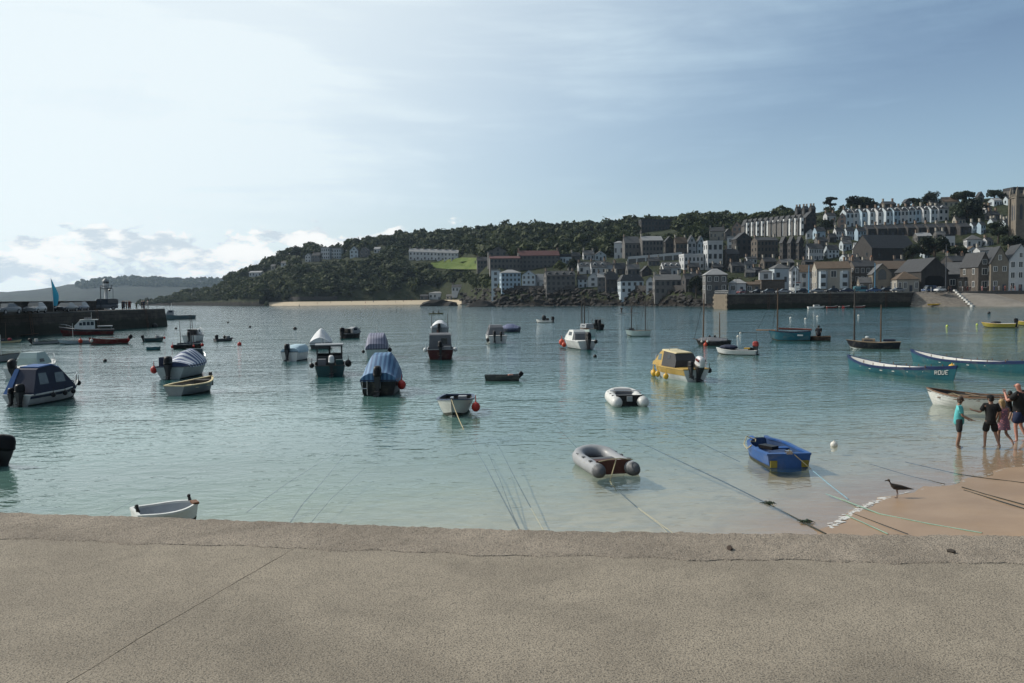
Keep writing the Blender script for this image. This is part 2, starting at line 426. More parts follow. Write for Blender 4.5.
# thin line of foam where the water meets the sand
def foam():
    m = MB(); rr = random.Random(3)
    for k in range(210):
        t = rr.random()
        if rr.random() < .8: t = lerp(-.1, 3.1, t)
        else: t = lerp(3, 10, t)
        off = rr.gauss(0, .045)*(1 if t < 3 else .4)
        q = P1+T1*t+NRM*(edge_off(t)+off)
        r = rr.uniform(.012, .040)*(1 if t < 3 else .6)
        a0 = rr.random()*6
        nn = 7
        vs = [(q.x+r*(1+.4*math.sin(a0+3*j))*math.cos(2*PI*j/nn)*1.6, q.y+r*math.sin(2*PI*j/nn)*(1+.3*math.cos(2*j+a0)), .008+.004*rr.random()) for j in range(nn)]
        vs.append((q.x, q.y, .010+r*.12))
        m.add(vs, [(j, (j+1) % nn, nn) for j in range(nn)])
    o = m.build('foam', mat('foam', (.62, .61, .58), .6, .1))
    tag(o, 'thin white foam where the water laps the wet sand', 'foam', kind='stuff')
foam()
# quay ----------------------------------------------------------------------
QZ = CH-1.66
def quay_edge(px):
    py = interp([(-200, 503), (0, 511), (150, 516), (300, 521), (500, 528.5), (700, 531.5), (1024, 534.5), (1300, 536)], px)
    return ong(px, py, QZ)
def concrete(name, a, b, agg=.5, bumpd=.006):
    s = NT(name); v = s.n('ShaderNodeNewGeometry').outputs['Position']
    f = s.noise(v, 1.1, 8, .66, .3); f2 = s.noise(v, 105, 2, .7); f3 = s.noise(v, 150, 2, .6); f5 = s.noise(v, .45, 7, .7, .8); f4 = s.noise(v, 7, 6, .7)
    c = s.mixc(s.ss(f, .32, .68), a, b)
    c = s.mixc(s.math('MULTIPLY', s.ss(f5, .5, .64), .45), c, tuple(x*.70 for x in a))
    c = s.mixc(s.math('MULTIPLY', s.ss(f5, .44, .34), .35), c, tuple(min(1, x*1.18) for x in b))
    c = s.mixc(s.math('MULTIPLY', s.ss(f4, .45, .75), .35), c, tuple(x*.72 for x in a))
    c = s.mixc(s.math('MULTIPLY', s.ss(f2, .50, .60), agg), c, (.045, .042, .038))
    c = s.mixc(s.math('MULTIPLY', s.ss(f3, .56, .66), agg*.7), c, (.40, .37, .32))
    vo = s.n('ShaderNodeTexVoronoi', {'Vector': v, 'Scale': 2.2, 'Randomness': 1.0}).outputs['Distance']
    c = s.mixc(s.math('MULTIPLY', s.ss(vo, .035, .012), .8), c, (.03, .028, .025))
    hh = s.math('ADD', s.math('MULTIPLY', f2, .6), s.math('ADD', s.math('MULTIPLY', f4, .8), s.math('MULTIPLY', f3, .3)))
    bp = s.n('ShaderNodeBump', {'Height': hh, 'Strength': 1.0, 'Distance': bumpd}).outputs[0]
    return s.out(s.n('ShaderNodeBsdfPrincipled', {'Base Color': c, 'Roughness': .92, 'Specular IOR Level': .2, 'Normal': bp}).outputs[0])
def quay():
    con = concrete('worn concrete', (.196, .168, .132), (.262, .226, .177), .72, .008)
    cop = concrete('granite coping', (.195, .163, .130), (.300, .255, .205), .8, .016)
    E = [quay_edge(-500+6*i) for i in range(352)]; jr = random.Random(2)
    inner = []
    for i, p in enumerate(E):
        a = E[max(0, i-1)]; b = E[min(len(E)-1, i+1)]; d = (b-a).normalized(); nrm = Vector((d.y, -d.x, 0))
        px, _ = pxof(p)
        inner.append(p+nrm*(interp([(0, .72), (512, .62), (1024, .66)], px)+.018*math.sin(i*.23)+.014*math.sin(i*.61+1)+jr.uniform(-.012, .012)))
    # coping: rough stone strip with its own relief
    m = MB(); K = 14
    rr = random.Random(5)
    def rough(x, y): return .0008*math.sin(x*7.1+2*math.sin(y*9))+.001*math.sin(x*31-y*27)
    # resample finely along the edge
    EE = []; II = []
    for i in range(len(E)-1):
        for k in range(2): EE.append(E[i].lerp(E[i+1], k/2)); II.append(inner[i].lerp(inner[i+1], k/2))
    rows = len(EE)
    for i in range(rows):
        for k in range(K+1):
            t = (k-1)/(K-1)*.985+.015 if k else 0; p = II[i].lerp(EE[i], t)
            edge = -.022*sstep((t-.93)/.07)
            jit = Vector((0, .010*math.sin(i*.37)+.007*math.sin(i*.113+2)+.012*rr.uniform(-1, 1), 0))*(1 if k > K-3 else 0)
            groove = (-.013 if (math.sin(i*.21)+math.sin(i*.077+1)+.8*math.sin(i*.9)) > .3 else -.006) if k == 0 else 0
            m.v.append((p.x+jit.x, p.y+jit.y, QZ+.004+rough(p.x, p.y)*min(1, t*5)+edge+groove+.003*rr.uniform(-1, 1)*min(1, t*4)))
        p = EE[i]; m.v.append((p.x, p.y+.03, -1.6))
    n = K+2
    for i in range(rows-1):
        for k in range(n-1): m.f.append((i*n+k, i*n+k+1, (i+1)*n+k+1, (i+1)*n+k))
    struct(m.build('quay_edge', cop, None, True))
    # slabs, divided by one open joint running towards the camera
    j0 = ong(302, 543, QZ); j1 = ong(66, 683, QZ); dj = (j1-j0).normalized(); jb = j0-dj*.6; je = j0+dj*14
    gap = Vector((-dj.y, dj.x, 0))*.007
    left = [p for p in inner if (p-jb).cross(dj).z < 0]; right = [p for p in inner if (p-jb).cross(dj).z >= 0]
    # which list holds the small x end
    if left and right and left[0].x > right[0].x: left, right = right, left
    # intersection of the joint line with the inner coping line
    a, b = left[-1], right[0]
    den = (b-a).cross(dj).z; t = (jb-a).cross(dj).z/den if abs(den) > 1e-6 else .5
    J = a+(b-a)*t
    g = gap if gap.x > 0 else -gap
    jl = []; jq = []
    for i in range(121):
        q = J.lerp(je, i/120); w_ = g.normalized()*(.004*math.sin(i*.9)+.006*math.sin(i*.31+1)+jr.uniform(-.003, .003)); h_ = g*(.22+.35*jr.random())
        jl.append(((q+w_-h_).x, (q+w_-h_).y)); jq.append(((q+w_+h_).x, (q+w_+h_).y))
    L_ = [(p.x, p.y) for p in left]+jl+[(-30, -14)]
    R_ = [(p.x, p.y) for p in right]+[(30, -14)]+jq[::-1]
    struct(MB().prism(L_, QZ-.3, QZ).build('quay_slab', con)); struct(MB().prism(R_, QZ-.3, QZ).build('quay_slab', con))
    jf = mat('joint mortar', (.22, .175, .12), .95, .45, 3, world=True, dirt=(.03, .025, .02), dirt_amt=.9)
    mm = MB(); w = Vector((-dj.y, dj.x, 0))*.03
    mm.box(tuple(((J+je)/2)+Vector((0, 0, -.002-.02))), ((je-J).length, .05, .04), math.atan2(dj.y, dj.x))
    struct(mm.build('joint_filler', jf))
quay()
# haze -------------------------------------------------------------------------
def haze():
    m = MB().box((0, 1900, 72), (9000, 4600, 160.4))
    s = NT('sea haze')
    vol = s.n('ShaderNodeVolumePrincipled', {'Color': (.60, .79, 1.0, 1), 'Density': .00006, 'Anisotropy': .35})
    o = s.n('ShaderNodeOutputMaterial'); s.t.links.new(vol.outputs[0], o.inputs['Volume'])
    ob = m.build('haze', s.m); tag(ob, 'pale sea haze over the bay', 'haze', kind='stuff')
haze()
# ------------------------------------------------------------------ houses
WALLS = dict(
    white=mat('white render', (.47, .485, .50), .8, .08, .5, dirt=(.42, .40, .35), dirt_amt=.45),
    cream=mat('cream render', (.40, .375, .325), .85, .1, .5, dirt=(.40, .34, .25)),
    bluewhite=mat('pale blue render', (.43, .49, .53), .8, .08, .5, dirt=(.36, .42, .45)),
    blue=mat('light blue render', (.31, .41, .49), .8, .1, .5),
    grey=mat('grey granite wall', (.155, .15, .145), .9, .25, .8, .3),
    stone=mat('brown granite wall', (.125, .108, .092), .9, .28, .8, .3),
    dark=mat('dark granite wall', (.06, .056, .054), .9, .25, .8, .3),
    pink=mat('faded pink render', (.38, .28, .23), .85, .1, .5),
    tan=mat('sandy granite wall', (.235, .205, .165), .9, .2, .7, .3))
ROOFS = dict(
    slate=mat('slate roof', (.036, .039, .045), .75, .3, 1.2, .3),
    grey=mat('sunlit slate roof', (.12, .122, .125), .8, .2, 1.0, .3),  # paler copy of the slate, sunlit tone put into the colour
    brown=mat('brown tiled roof', (.13, .092, .062), .85, .25, 1.2, .3),
    red=mat('red tiled roof', (.105, .034, .034), .8, .2, 1.0, .3),
    pale=mat('pale lead roof', (.33, .335, .34), .7, .12, .8))
GLASS = mat('dark window glass', (.03, .04, .05), .12, .2, 1, spec=.6)
FRAME = mat('white window frame', (.70, .70, .68), .6, .05, 2)
CHIM = mat('chimney stack', (.26, .19, .145), .9, .2, 1.5)
POT = mat('clay chimney pot', (.42, .20, .11), .85, .15, 3)
DOORM = mat('dark painted door', (.06, .07, .09), .5, .2, 2)
HOUSES = []
OCC = []          # picture boxes of houses, so that trees keep clear of their fronts
WCACHE = {}
def win_mesh(w, h, kind='pane'):
    k = (round(w, 1), round(h, 1), kind)
    if k not in WCACHE:
        w, h = max(.3, k[0]), max(.4, k[1]); m = MB()
        if kind == 'pane':
            m.box((0, -.045, 0), (w, .05, h)); WCACHE[k] = m.mesh('window', GLASS)
        else:
            t = .11
            m.box((-w/2-t/2, -.05, 0), (t, .10, h+2*t)); m.box((w/2+t/2, -.05, 0), (t, .10, h+2*t))
            m.box((0, -.05, h/2+t/2), (w, .098, t)); m.box((0, -.06, -h/2-t/2), (w, .12, t)); m.box((0, -.068, 0), (.07, .06, h-.01))
            WCACHE[k] = m.mesh('frame', FRAME)
    return WCACHE[k]
def add_window(root, x, y, z, w, h, rot, frames):
    o = link('window', win_mesh(w, h), root, (x, y, z), rot)
    if frames: link('frame', win_mesh(w, h, 'frame'), o)
def house(x0, x1, yt, ye, yb, wall, roof, rt, label, cols=2, rows=2, yaw=0, D=None, name='house', dp=None, ch=1, frames=None, cat='house', group=None, side=True, dormers=0, door=True, base=None, wk=1.0):
    px = (x0+x1)/2
    p = march(px, yb) if D is None else at(px, yb, D)
    Y = p.y; k = Y/F*(1+((px-512)/F)**2*0)      # metres per pixel at this depth
    app = (x1-x0)*k
    az = math.atan2(p.x, p.y); th = math.radians(yaw); phi = th+az
    d = dp if dp else max(4.0, min(9.0, app*.7))
    ca = math.cos(phi)
    w = app*math.cos(az)
    w = (app*math.cos(az)-d*abs(math.sin(phi)))/ca if not dp else app*math.cos(az)/ca
    w = max(w, app*.55)
    H = max(2.2, (yb-ye)*k); RH = max(.25, (ye-yt)*k)
    root = thing(name, label, cat, (p.x, p.y, p.z), th, group)
    root.location = Vector((p.x, p.y, p.z)) + Matrix.Rotation(th, 3, 'Z') @ Vector((0, 0, 0))
    OCC.append((x0, yt, x1, yb, Y)); HOUSES.append((x0, yt, x1, yb, label, group))
    hw = w/2; base = -(4 if base is None else base)
    # walls: y runs 0 (front) .. d (back)
    m = MB()
    if rt == 'g':
        fr = [(-hw, 0, base), (hw, 0, base), (hw, 0, H), (0, 0, H+RH), (-hw, 0, H)]
        bk = [(x, d, z) for x, y, z in fr]; m.loft([fr, bk])
    elif rt == 's':
        lf = [(-hw, 0, base), (-hw, d, base), (-hw, d, H), (-hw, d/2, H+RH), (-hw, 0, H)]
        m.loft([lf, [(hw, y, z) for x, y, z in lf]])
    else: m.box((0, d/2, (H+base)/2), (w, d, H-base))
    m.build('wall', WALLS[wall], root)
    r = MB(); o = .3; t = .14
    if rt == 'g':
        sl = RH/hw
        for s_ in (-1, 1):
            a = [(s_*(hw+o), -o, H-sl*o+.02), (0, -o, H+RH+.02), (0, d+o, H+RH+.02), (s_*(hw+o), d+o, H-sl*o+.02)]
            r.add(a+[(x, y, z+t) for x, y, z in a], [(0, 1, 2, 3), (4, 5, 6, 7), (0, 1, 5, 4), (1, 2, 6, 5), (2, 3, 7, 6), (3, 0, 4, 7)])
    elif rt == 's':
        sl = RH/(d/2)
        for s_ in (0, 1):
            y0 = -o if s_ == 0 else d+o; z0 = H-sl*o+.02
            a = [(-hw-.15, y0, z0), (hw+.15, y0, z0), (hw+.15, d/2, H+RH+.02), (-hw-.15, d/2, H+RH+.02)]
            r.add(a+[(x, y, z+t) for x, y, z in a], [(0, 1, 2, 3), (4, 5, 6, 7), (0, 1, 5, 4), (1, 2, 6, 5), (2, 3, 7, 6), (3, 0, 4, 7)])
    elif rt in 'hm':
        ins = min(hw, d/2)*(.96 if rt == 'h' else .35); A = [(-hw-o, -o), (hw+o, -o), (hw+o, d+o), (-hw-o, d+o)]
        B = [(-hw+ins, ins if rt == 'm' else d/2-.05), (hw-ins, ins if rt == 'm' else d/2-.05), (hw-ins, d-ins if rt == 'm' else d/2+.05), (-hw+ins, d-ins if rt == 'm' else d/2+.05)]
        r.loft([[(x, y, H+.01) for x, y in A], [(x, y, H+.12) for x, y in A], [(x, y, H+RH) for x, y in B]])
    else:
        pt = .3
        r.box((0, d/2, H+.06), (w+.1, d+.1, .12))
        for (cx, cy, sx, sy) in ((0, 0, w+.2, pt), (0, d, w+.2, pt), (-hw, d/2, pt, d-pt), (hw, d/2, pt, d-pt)):
            r.box((cx, cy, H+.12+RH/2), (sx, sy, RH))
    ro = r.build('roof', ROOFS[roof] if roof in ROOFS else WALLS[roof], root)
    rr = random.Random(int(x0*31+yb*17))
    # chimneys
    if rt in 'sh' and ch:
        for i in range(ch):
            cx = (-hw+.5) if i == 0 else (hw-.5 if i == 1 else rr.uniform(-.3, .3)*w)
            if rt == 'h': cx *= .4
            m = MB(); hh = rr.uniform(1.0, 1.7)
            m.box((cx, d/2+.1, H+RH+hh/2-.35), (.75, 1.15, hh+.7)); m.box((cx, d/2+.1, H+RH+hh+.08), (.9, 1.3, .16))
            c_ = m.build('chimney', CHIM if rr.random() < .6 else WALLS['cream'], ro)
            if (frames or Y < 330):
                for q in (-.3, .3):
                    MB().tube([(cx, d/2+.1+q, H+RH+hh+.15), (cx, d/2+.1+q, H+RH+hh+.65)], .14, 6).build('chimney_pot', POT, ro)
    if frames is None: frames = Y < 300
    for i in range(dormers):
        cx = -hw+w*(i+.5)/dormers; yy = min(1.0, d*.15); zb = H+RH*.15; dh = RH*.6; dw = min(1.7, w/dormers*.5)
        m = MB(); m.loft([[(cx-dw/2, yy, zb), (cx+dw/2, yy, zb), (cx+dw/2, yy, zb+dh*.7), (cx, yy, zb+dh*1.1), (cx-dw/2, yy, zb+dh*.7)], [(cx-dw/2, d/2, zb), (cx+dw/2, d/2, zb), (cx+dw/2, d/2, zb+dh*.7), (cx, d/2, zb+dh*1.1), (cx-dw/2, d/2, zb+dh*.7)]])
        q = m.build('dormer', WALLS['white'] if wall in ('white', 'bluewhite', 'blue') else WALLS['grey'], ro)
        MB().box((cx, yy-.03, zb+dh*.4), (dw*.62, .05, dh*.5)).build('pane', GLASS, ro)
    # windows on the front and on the visible side
    sh = H/rows if rows else H
    if cols and rows:
        sp = w/cols; ww = min(1.5, .46*sp)*wk; wh = min(1.9, .52*sh)*wk
        for j in range(rows):
            for i in range(cols):
                x = -hw+sp*(i+.5); z = sh*(j+.52)
                if j == 0 and door and cols > 1 and i == cols//2:
                    MB().box((x, -.04, 1.02), (.95, .07, 2.04)).build('door', DOORM, root); continue
                add_window(root, x, 0, z, ww, wh, 0, frames)
        if side and abs(math.sin(phi)) > .12:
            s_ = -1 if phi > 0 else 1
            for j in range(rows):
                for i in range(2 if d > 6 else 1):
                    n = 2 if d > 6 else 1
                    add_window(root, s_*hw, d*(i+.5)/n, sh*(j+.55), min(1.1, .3*d/n), wh*.9, -PI/2 if s_ < 0 else PI/2, frames)
        if rt == 'g' and RH > 2.2: add_window(root, 0, 0, H+RH*.28, ww*.8, min(1.4, RH*.35), 0, frames)
    return root
H_ = house
def words(n): return ['first', 'second', 'third', 'fourth', 'fifth', 'sixth', 'seventh', 'eighth', 'ninth', 'tenth', 'eleventh', 'twelfth'][n]
# --- shore and lower town, front rows ---------------------------------------
H_(491, 500.5, 270, 271, 293.5, 'bluewhite', 'pale', 'f', 'tall pale blue end block of the apartments on the rocky shore', 1, 4, -6, name='apartment_block', cat='apartments')
H_(500.5, 522, 269.5, 273, 291.5, 'blue', 'pale', 'h', 'pale blue flats with balconies next to the tall end block above the rocks', 5, 4, 8, name='apartment_block', cat='apartments', ch=0)
H_(521.5, 536, 270.5, 275, 290, 'bluewhite', 'grey', 'g', 'white gabled block in the middle of the shore apartments', 3, 3, -8, name='apartment_block', cat='apartments')
H_(535.5, 546, 274, 280, 288, 'white', 'pale', 's', 'low white link house with pale sloping roof between shore apartments and grey flats', 2, 1, -4, ch=0)
H_(545, 577, 271, 275.5, 291.5, 'grey', 'slate', 's', 'long grey stone flats above the rocks with rows of windows', 6, 3, 6, name='apartment_block', cat='apartments', ch=2, dormers=4)
H_(578, 591, 262, 266, 274, 'white', 'grey', 's', 'white house with two dormers above the grey shore flats', 2, 1, 5, dormers=2)
H_(590.5, 607.6, 261, 267, 275, 'white', 'grey', 's', 'wider white house with dormers right of its white twin', 3, 1, 3, dormers=2, ch=2)
H_(577.5, 588.5, 275, 279, 288, 'bluewhite', 'slate', 's', 'small bluish house wedged beside the grey shore flats', 2, 2, 8)
H_(588, 598, 273, 277, 287, 'white', 'grey', 'g', 'small white gable house with lit grey roof above the rocks', 1, 2, -5)
H_(597.5, 606.5, 272.5, 277, 293, 'grey', 'pale', 's', 'tall narrow stone house with pale roof at the rock edge', 2, 3, -6)
H_(605, 619.5, 272.6, 279, 292.5, 'dark', 'slate', 's', 'dark stone house left of the white mansard building', 3, 2, 6, ch=2)
H_(600, 613, 261.6, 265, 273, 'white', 'slate', 'h', 'white house with dark hip roof above the dark stone house', 2, 1, -4)
H_(614, 627, 263, 268.5, 275, 'stone', 'slate', 's', 'brown stone cottage left of its grey roofed neighbour', 2, 1, 5)
H_(626.5, 641, 264, 269, 275.5, 'grey', 'grey', 's', 'grey stone cottage with grey roof below the long white terrace wall', 3, 1, 5, ch=2)
H_(641, 653, 266, 271, 276, 'dark', 'slate', 'g', 'dark little gabled house just right of the grey cottage', 1, 1, 5)
H_(619, 645.5, 274.5, 281, 293.5, 'bluewhite', 'slate', 'm', 'white harbour building with blue grey mansard roof and wide windows', 4, 2, 3, name='guest_house', dormers=3, ch=0)
H_(653.5, 682.8, 274.5, 280, 294.5, 'grey', 'grey', 's', 'grey stone warehouse with lit grey roof standing by the shore rocks', 5, 2, -3, ch=2, name='stone_house')
H_(646, 654.5, 276.5, 281, 293, 'white', 'grey', 'g', 'narrow white gable house squeezed beside the grey stone warehouse', 1, 2, -12)
H_(661.5, 682.8, 262, 267.5, 275, 'white', 'grey', 's', 'white house with three dormers under the big hotel terrace', 4, 1, 4, dormers=3, ch=0)
H_(683.5, 703.5, 273.5, 279, 293, 'dark', 'slate', 's', 'dark stone harbour house beside the pyramid roofed house', 3, 2, 6, ch=2)
H_(704, 729, 268.5, 275, 292, 'grey', 'pale', 'h', 'grey house with bright pyramid roof behind the pier head', 3, 2, -3, D=290, ch=0)
H_(728.5, 746, 279, 283.5, 292.5, 'white', 'pale', 'h', 'low white house with pale hip roof at the pier root', 2, 1, -14, D=292, ch=0)
H_(745, 761, 282, 284.5, 292.5, 'tan', 'brown', 's', 'low tan shed with brown roof beside the low white house', 2, 1, -10, D=292, name='shed', cat='shed', ch=0)
H_(758, 788, 280, 281, 292, 'stone', 'brown', 'f', 'long flat roofed brown shed behind the parked cars', 0, 0, 0, D=298, name='shed', cat='shed')
H_(759, 772.5, 269.5, 272, 281, 'white', 'grey', 'h', 'white cube house left of the blue grey hipped house', 1, 1, -12, D=318, ch=0)
H_(771.5, 792, 263.5, 268.5, 282, 'bluewhite', 'grey', 'h', 'blue grey house with a hip roof and two tall windows', 2, 1, 4, D=320, ch=0)
H_(790, 799.5, 266, 270, 289, 'white', 'slate', 'g', 'tall narrow white gable beside the blue masts', 1, 3, -8, D=308)
H_(799, 817, 265, 271.5, 289, 'white', 'brown', 's', 'white house with tan roof left of the cream harbour building', 2, 2, -14, D=306, ch=0)
cb = H_(816.5, 850.5, 261.5, 268.5, 291.5, 'cream', 'brown', 's', 'cream harbour building with two blue grey bay windows and brown roof', 3, 2, -10, D=288, dp=9, ch=0, frames=True, name='harbour_building', wk=1.1)
def bays(root, w=10.8):
    for x in (-w*.33, w*.33):
        MB().loft([[(x-1.5, 0, 1), (x-.9, -.9, 1), (x+.9, -.9, 1), (x+1.5, 0, 1)], [(x-1.5, 0, 7), (x-.9, -.9, 7), (x+.9, -.9, 7), (x+1.5, 0, 7)]]).build('bay_window', WALLS['bluewhite'], root)
        for z in (2.5, 5.4):
            MB().box((x, -.93, z), (1.5, .05, 1.3)).build('pane', GLASS, root)
bays(cb)
H_(850.5, 880, 260.5, 266.5, 291.5, 'stone', 'slate', 's', 'tall brown building with dark roof adjoining the cream one', 4, 3, -4, D=292, ch=2)
H_(858, 874, 277.5, 282.5, 291.5, 'tan', 'grey', 's', 'low sandy wing leaning against the chapel gable', 3, 1, -10, D=279, ch=0, name='chapel_wing', cat='wing')
chp = H_(872.5, 891.5, 264, 273.5, 291.5, 'tan', 'grey', 'g', 'sandy chapel with a steep gable and one tall dark window', 0, 0, -16, D=277, dp=12, name='chapel', cat='chapel')
MB().loft([[(x*1.25, -.04, z) for x, z in ((-1, 4), (1, 4), (1, 6.4), (.6, 7.2), (0, 7.6), (-.6, 7.2), (-1, 6.4))], [(x*1.25, .02, z) for x, z in ((-1, 4), (1, 4), (1, 6.4), (.6, 7.2), (0, 7.6), (-.6, 7.2), (-1, 6.4))]]).build('window', GLASS, chp)
for x in (-2, 0, 2): MB().box((x, -.03, 1.4), (.7, .06, .9)).build('window', GLASS, chp)
hb = H_(886, 936, 260.5, 269, 291.5, 'tan', 'brown', 's', 'long hall with brown tiled roof and lit right gable', 0, 0, 14, D=294, dp=14, ch=0, name='hall', cat='hall')
H_(893, 923, 271.3, 279.5, 291.5, 'cream', 'brown', 'h', 'small harbour office with brown hipped roof and cream walls', 4, 1, -6, D=270, ch=0, name='harbour_office', frames=True)
lb = H_(921, 948, 258, 271, 291, 'dark', 'slate', 'g', 'wide dark gabled boathouse with a broad black doorway', 0, 0, 4, D=272, dp=16, name='boathouse', cat='boathouse')
MB().loft([[(x, y, z) for x, z in ((-3.2, .02), (3.2, .02), (3.2, 4.2), (2, 5), (-2, 5), (-3.2, 4.2))] for y in (-.05, .03)]).build('door', mat('dark doorway shade', (.006, .006, .007), .9, .1), lb)  # flat dark sheet: shade inside the open doorway put into the colour
H_(947, 979, 262, 274, 291, 'dark', 'grey', 's', 'dark stone boathouse with one pale sunlit roof slope', 3, 1, -22, D=280, dp=12, ch=0, name='boathouse', cat='boathouse')
H_(946, 976, 255.5, 261, 270, 'dark', 'slate', 's', 'dark roofed row behind the pale sloped boathouse', 5, 1, 4, D=312, ch=2)
H_(961, 972, 277.5, 278.5, 291, 'stone', 'slate', 'f', 'small brown flat roofed kiosk at the head of the slip', 1, 1, 0, D=268, name='kiosk', cat='kiosk')
n1 = H_(978, 990.5, 252.5, 265.5, 291, 'stone', 'slate', 'g', 'narrow brown gabled house with an open glazed front', 1, 2, 2, D=262, dp=10, frames=True)
n2 = H_(990.5, 1008.5, 246.5, 262, 291, 'tan', 'slate', 'g', 'sandy stone gabled house with a slit window above the shop front', 2, 2, -18, D=258, dp=12, frames=True, wk=.75)
n3 = H_(1008.5, 1032, 244.5, 259.5, 291, 'white', 'slate', 'g', 'white gabled house with many white framed windows and shop below', 3, 3, -18, D=256, dp=12, frames=True)
H_(1031, 1060, 246, 260, 291, 'grey', 'slate', 'g', 'grey gabled house beyond the white gabled one at the frame edge', 3, 3, -18, D=254, dp=12)
# --- hotel group -------------------------------------------------------------
H_(613.8, 623.6, 241, 243, 258.5, 'white', 'pale', 'h', 'bright white tower house at the left end of the stone hotel', 3, 1, -14, name='villa', ch=0, wk=1.4)
H_(623.5, 641, 236.5, 243, 258, 'grey', 'grey', 's', 'grey stone villa with grey roof next to the white tower house', 4, 2, 5, name='villa', ch=1, side=False)
H_(640.5, 665, 236, 240.5, 257.5, 'grey', 'pale', 's', 'long stone hotel with a pale lead roof and three window rows', 6, 3, 5, name='hotel', cat='hotel', ch=1, side=False)
H_(664.5, 675, 236.5, 241.5, 257.5, 'dark', 'slate', 'g', 'dark gabled stone wing joining the long stone hotel', 2, 2, 3)
H_(674.5, 688.5, 237, 243, 257.5, 'stone', 'brown', 's', 'stone house with brown roof left of the white gabled hotel', 3, 2, 3, ch=2)
H_(687, 697, 235.5, 242.5, 254.5, 'white', 'slate', 'g', 'white gabled hotel wing with red awning, left gable', 2, 2, 4, name='hotel_wing', cat='hotel')
H_(696.5, 706, 236, 243, 254.5, 'bluewhite', 'slate', 'g', 'pale hotel wing with a gable next to the tall white block', 2, 2, 4, name='hotel_wing', cat='hotel')
H_(705.5, 725, 241, 243, 270, 'white', 'white', 'f', 'tall white flat roofed hotel block with large square windows', 3, 3, 4, name='hotel', cat='hotel', frames=False, wk=1.2, door=False)
H_(681.5, 706.5, 254, 256, 269.5, 'white', 'white', 'f', 'low white hotel wing with a balustraded roof terrace', 5, 2, 5, name='hotel_wing', cat='hotel', door=False)
H_(709.4, 724.5, 227, 231, 240, 'cream', 'slate', 's', 'cream bay fronted house above the white hotel', 4, 1, -12, ch=2)
H_(724, 733, 229, 232.5, 240.5, 'grey', 'grey', 'g', 'grey gable right of the cream bay fronted house', 1, 1, 4)
H_(732, 742, 221.5, 227, 237, 'pink', 'slate', 'g', 'pinkish stone gable at the left end of the gabled terrace', 2, 2, -14)
H_(727, 734, 236.5, 238, 249.5, 'white', 'pale', 'f', 'narrow bright white house beside the dark mansion', 1, 2, -16)
H_(725, 741, 249, 254, 270, 'dark', 'slate', 's', 'dark stone terrace house right of the tall white hotel', 3, 2, 4, ch=2)
H_(640, 673, 219.5, 221, 231, 'dark', 'slate', 'f', 'long dark flat roofed school on the ridge', 9, 2, 5, name='school', cat='school')
H_(733.8, 754.5, 232.5, 239, 257.5, 'dark', 'slate', 'g', 'dark granite mansion with a broad gable under the gabled terrace', 3, 3, 4, name='mansion')
H_(754, 781.5, 237, 240.5, 258.5, 'stone', 'slate', 's', 'brown granite mansion with a long plain front', 6, 3, 4, name='mansion', ch=2)
for i in range(3):
    H_(781+8*i, 789.3+8*i, 236.5, 242, 260, 'dark', 'slate', 'g', f'{words(i)} of three dark gabled houses beside the brown mansion', 2, 3, 4, group='dark gabled row below the long terrace')
H_(745.5, 758.5, 256.5, 258.5, 264, 'white', 'slate', 's', 'low white house under the brown mansion', 3, 1, 3, ch=1)
H_(730, 746, 262, 266, 273, 'grey', 'slate', 's', 'low grey house with dark roof behind the pyramid roofed house', 3, 1, 5, ch=2)
H_(762, 779, 257.5, 261.5, 268, 'stone', 'slate', 's', 'brown cottage under the long granite mansion', 3, 1, 5, ch=2)
H_(779, 797, 259, 262.5, 269, 'dark', 'grey', 's', 'dark cottage with grey roof under the dark gabled row', 3, 1, 5, ch=1)
H_(806, 826.5, 243.5, 248.5, 260.5, 'white', 'slate', 's', 'long white house with a row of six upper windows', 6, 2, 4, ch=2)
H_(826, 841.5, 245, 249.5, 258.5, 'bluewhite', 'slate', 's', 'pale blue house adjoining the long white one', 3, 2, 4)
H_(815.5, 829.5, 237, 241, 249.5, 'grey', 'slate', 's', 'grey stone house above the long white one', 3, 1, 4)
H_(803, 817.5, 259.5, 262, 267, 'dark', 'slate', 's', 'low dark slate roofed house behind the tan roofed one', 2, 1, 4, ch=2)
# --- gabled terrace on the brow ---------------------------------------------
gx = [744.5, 749.5, 754.3, 759.3, 765, 770.5, 775.8, 781, 787, 792.5, 798, 803.8]
for i in range(11):
    yt = 220.5-.5*i; yb = 236.5-.1*i
    h = H_(gx[i], gx[i+1]+.2, yt-1.0, yt+4.5, yb, 'grey', 'slate', 'g', f'{words(i)} gabled house from the downhill end of the long grey terrace', 0, 0, 2, group='gabled terrace on the brow of the hill', dp=6.5)
    k = h.location.y/F; w = (gx[i+1]-gx[i])*k; hh = (yb-yt-2.6)*k
    MB().loft([[(x*w*.37+.06*w, y, .1) for x, y in ((-1, 0), (-.6, -1.3), (.6, -1.3), (1, 0))], [(x*w*.37+.06*w, y, hh) for x, y in ((-1, 0), (-.6, -1.3), (.6, -1.3), (1, 0))]]).build('bay_window', mat('white bay paint', (.80, .80, .78), .6, .05, .5), h)
    for z in (.3, .72): MB().box((.1*w, -1.33, hh*z), (w*.30, .05, hh*.17)).build('window', GLASS, h)
    MB().box((-w*.36, -.03, 1.1), (.9, .05, 2.2)).build('door', DOORM, h)
H_(803.5, 818.5, 212, 217.5, 232, 'dark', 'slate', 'g', 'tall dark stone house at the uphill end of the gabled terrace', 2, 3, 4, ch=2)
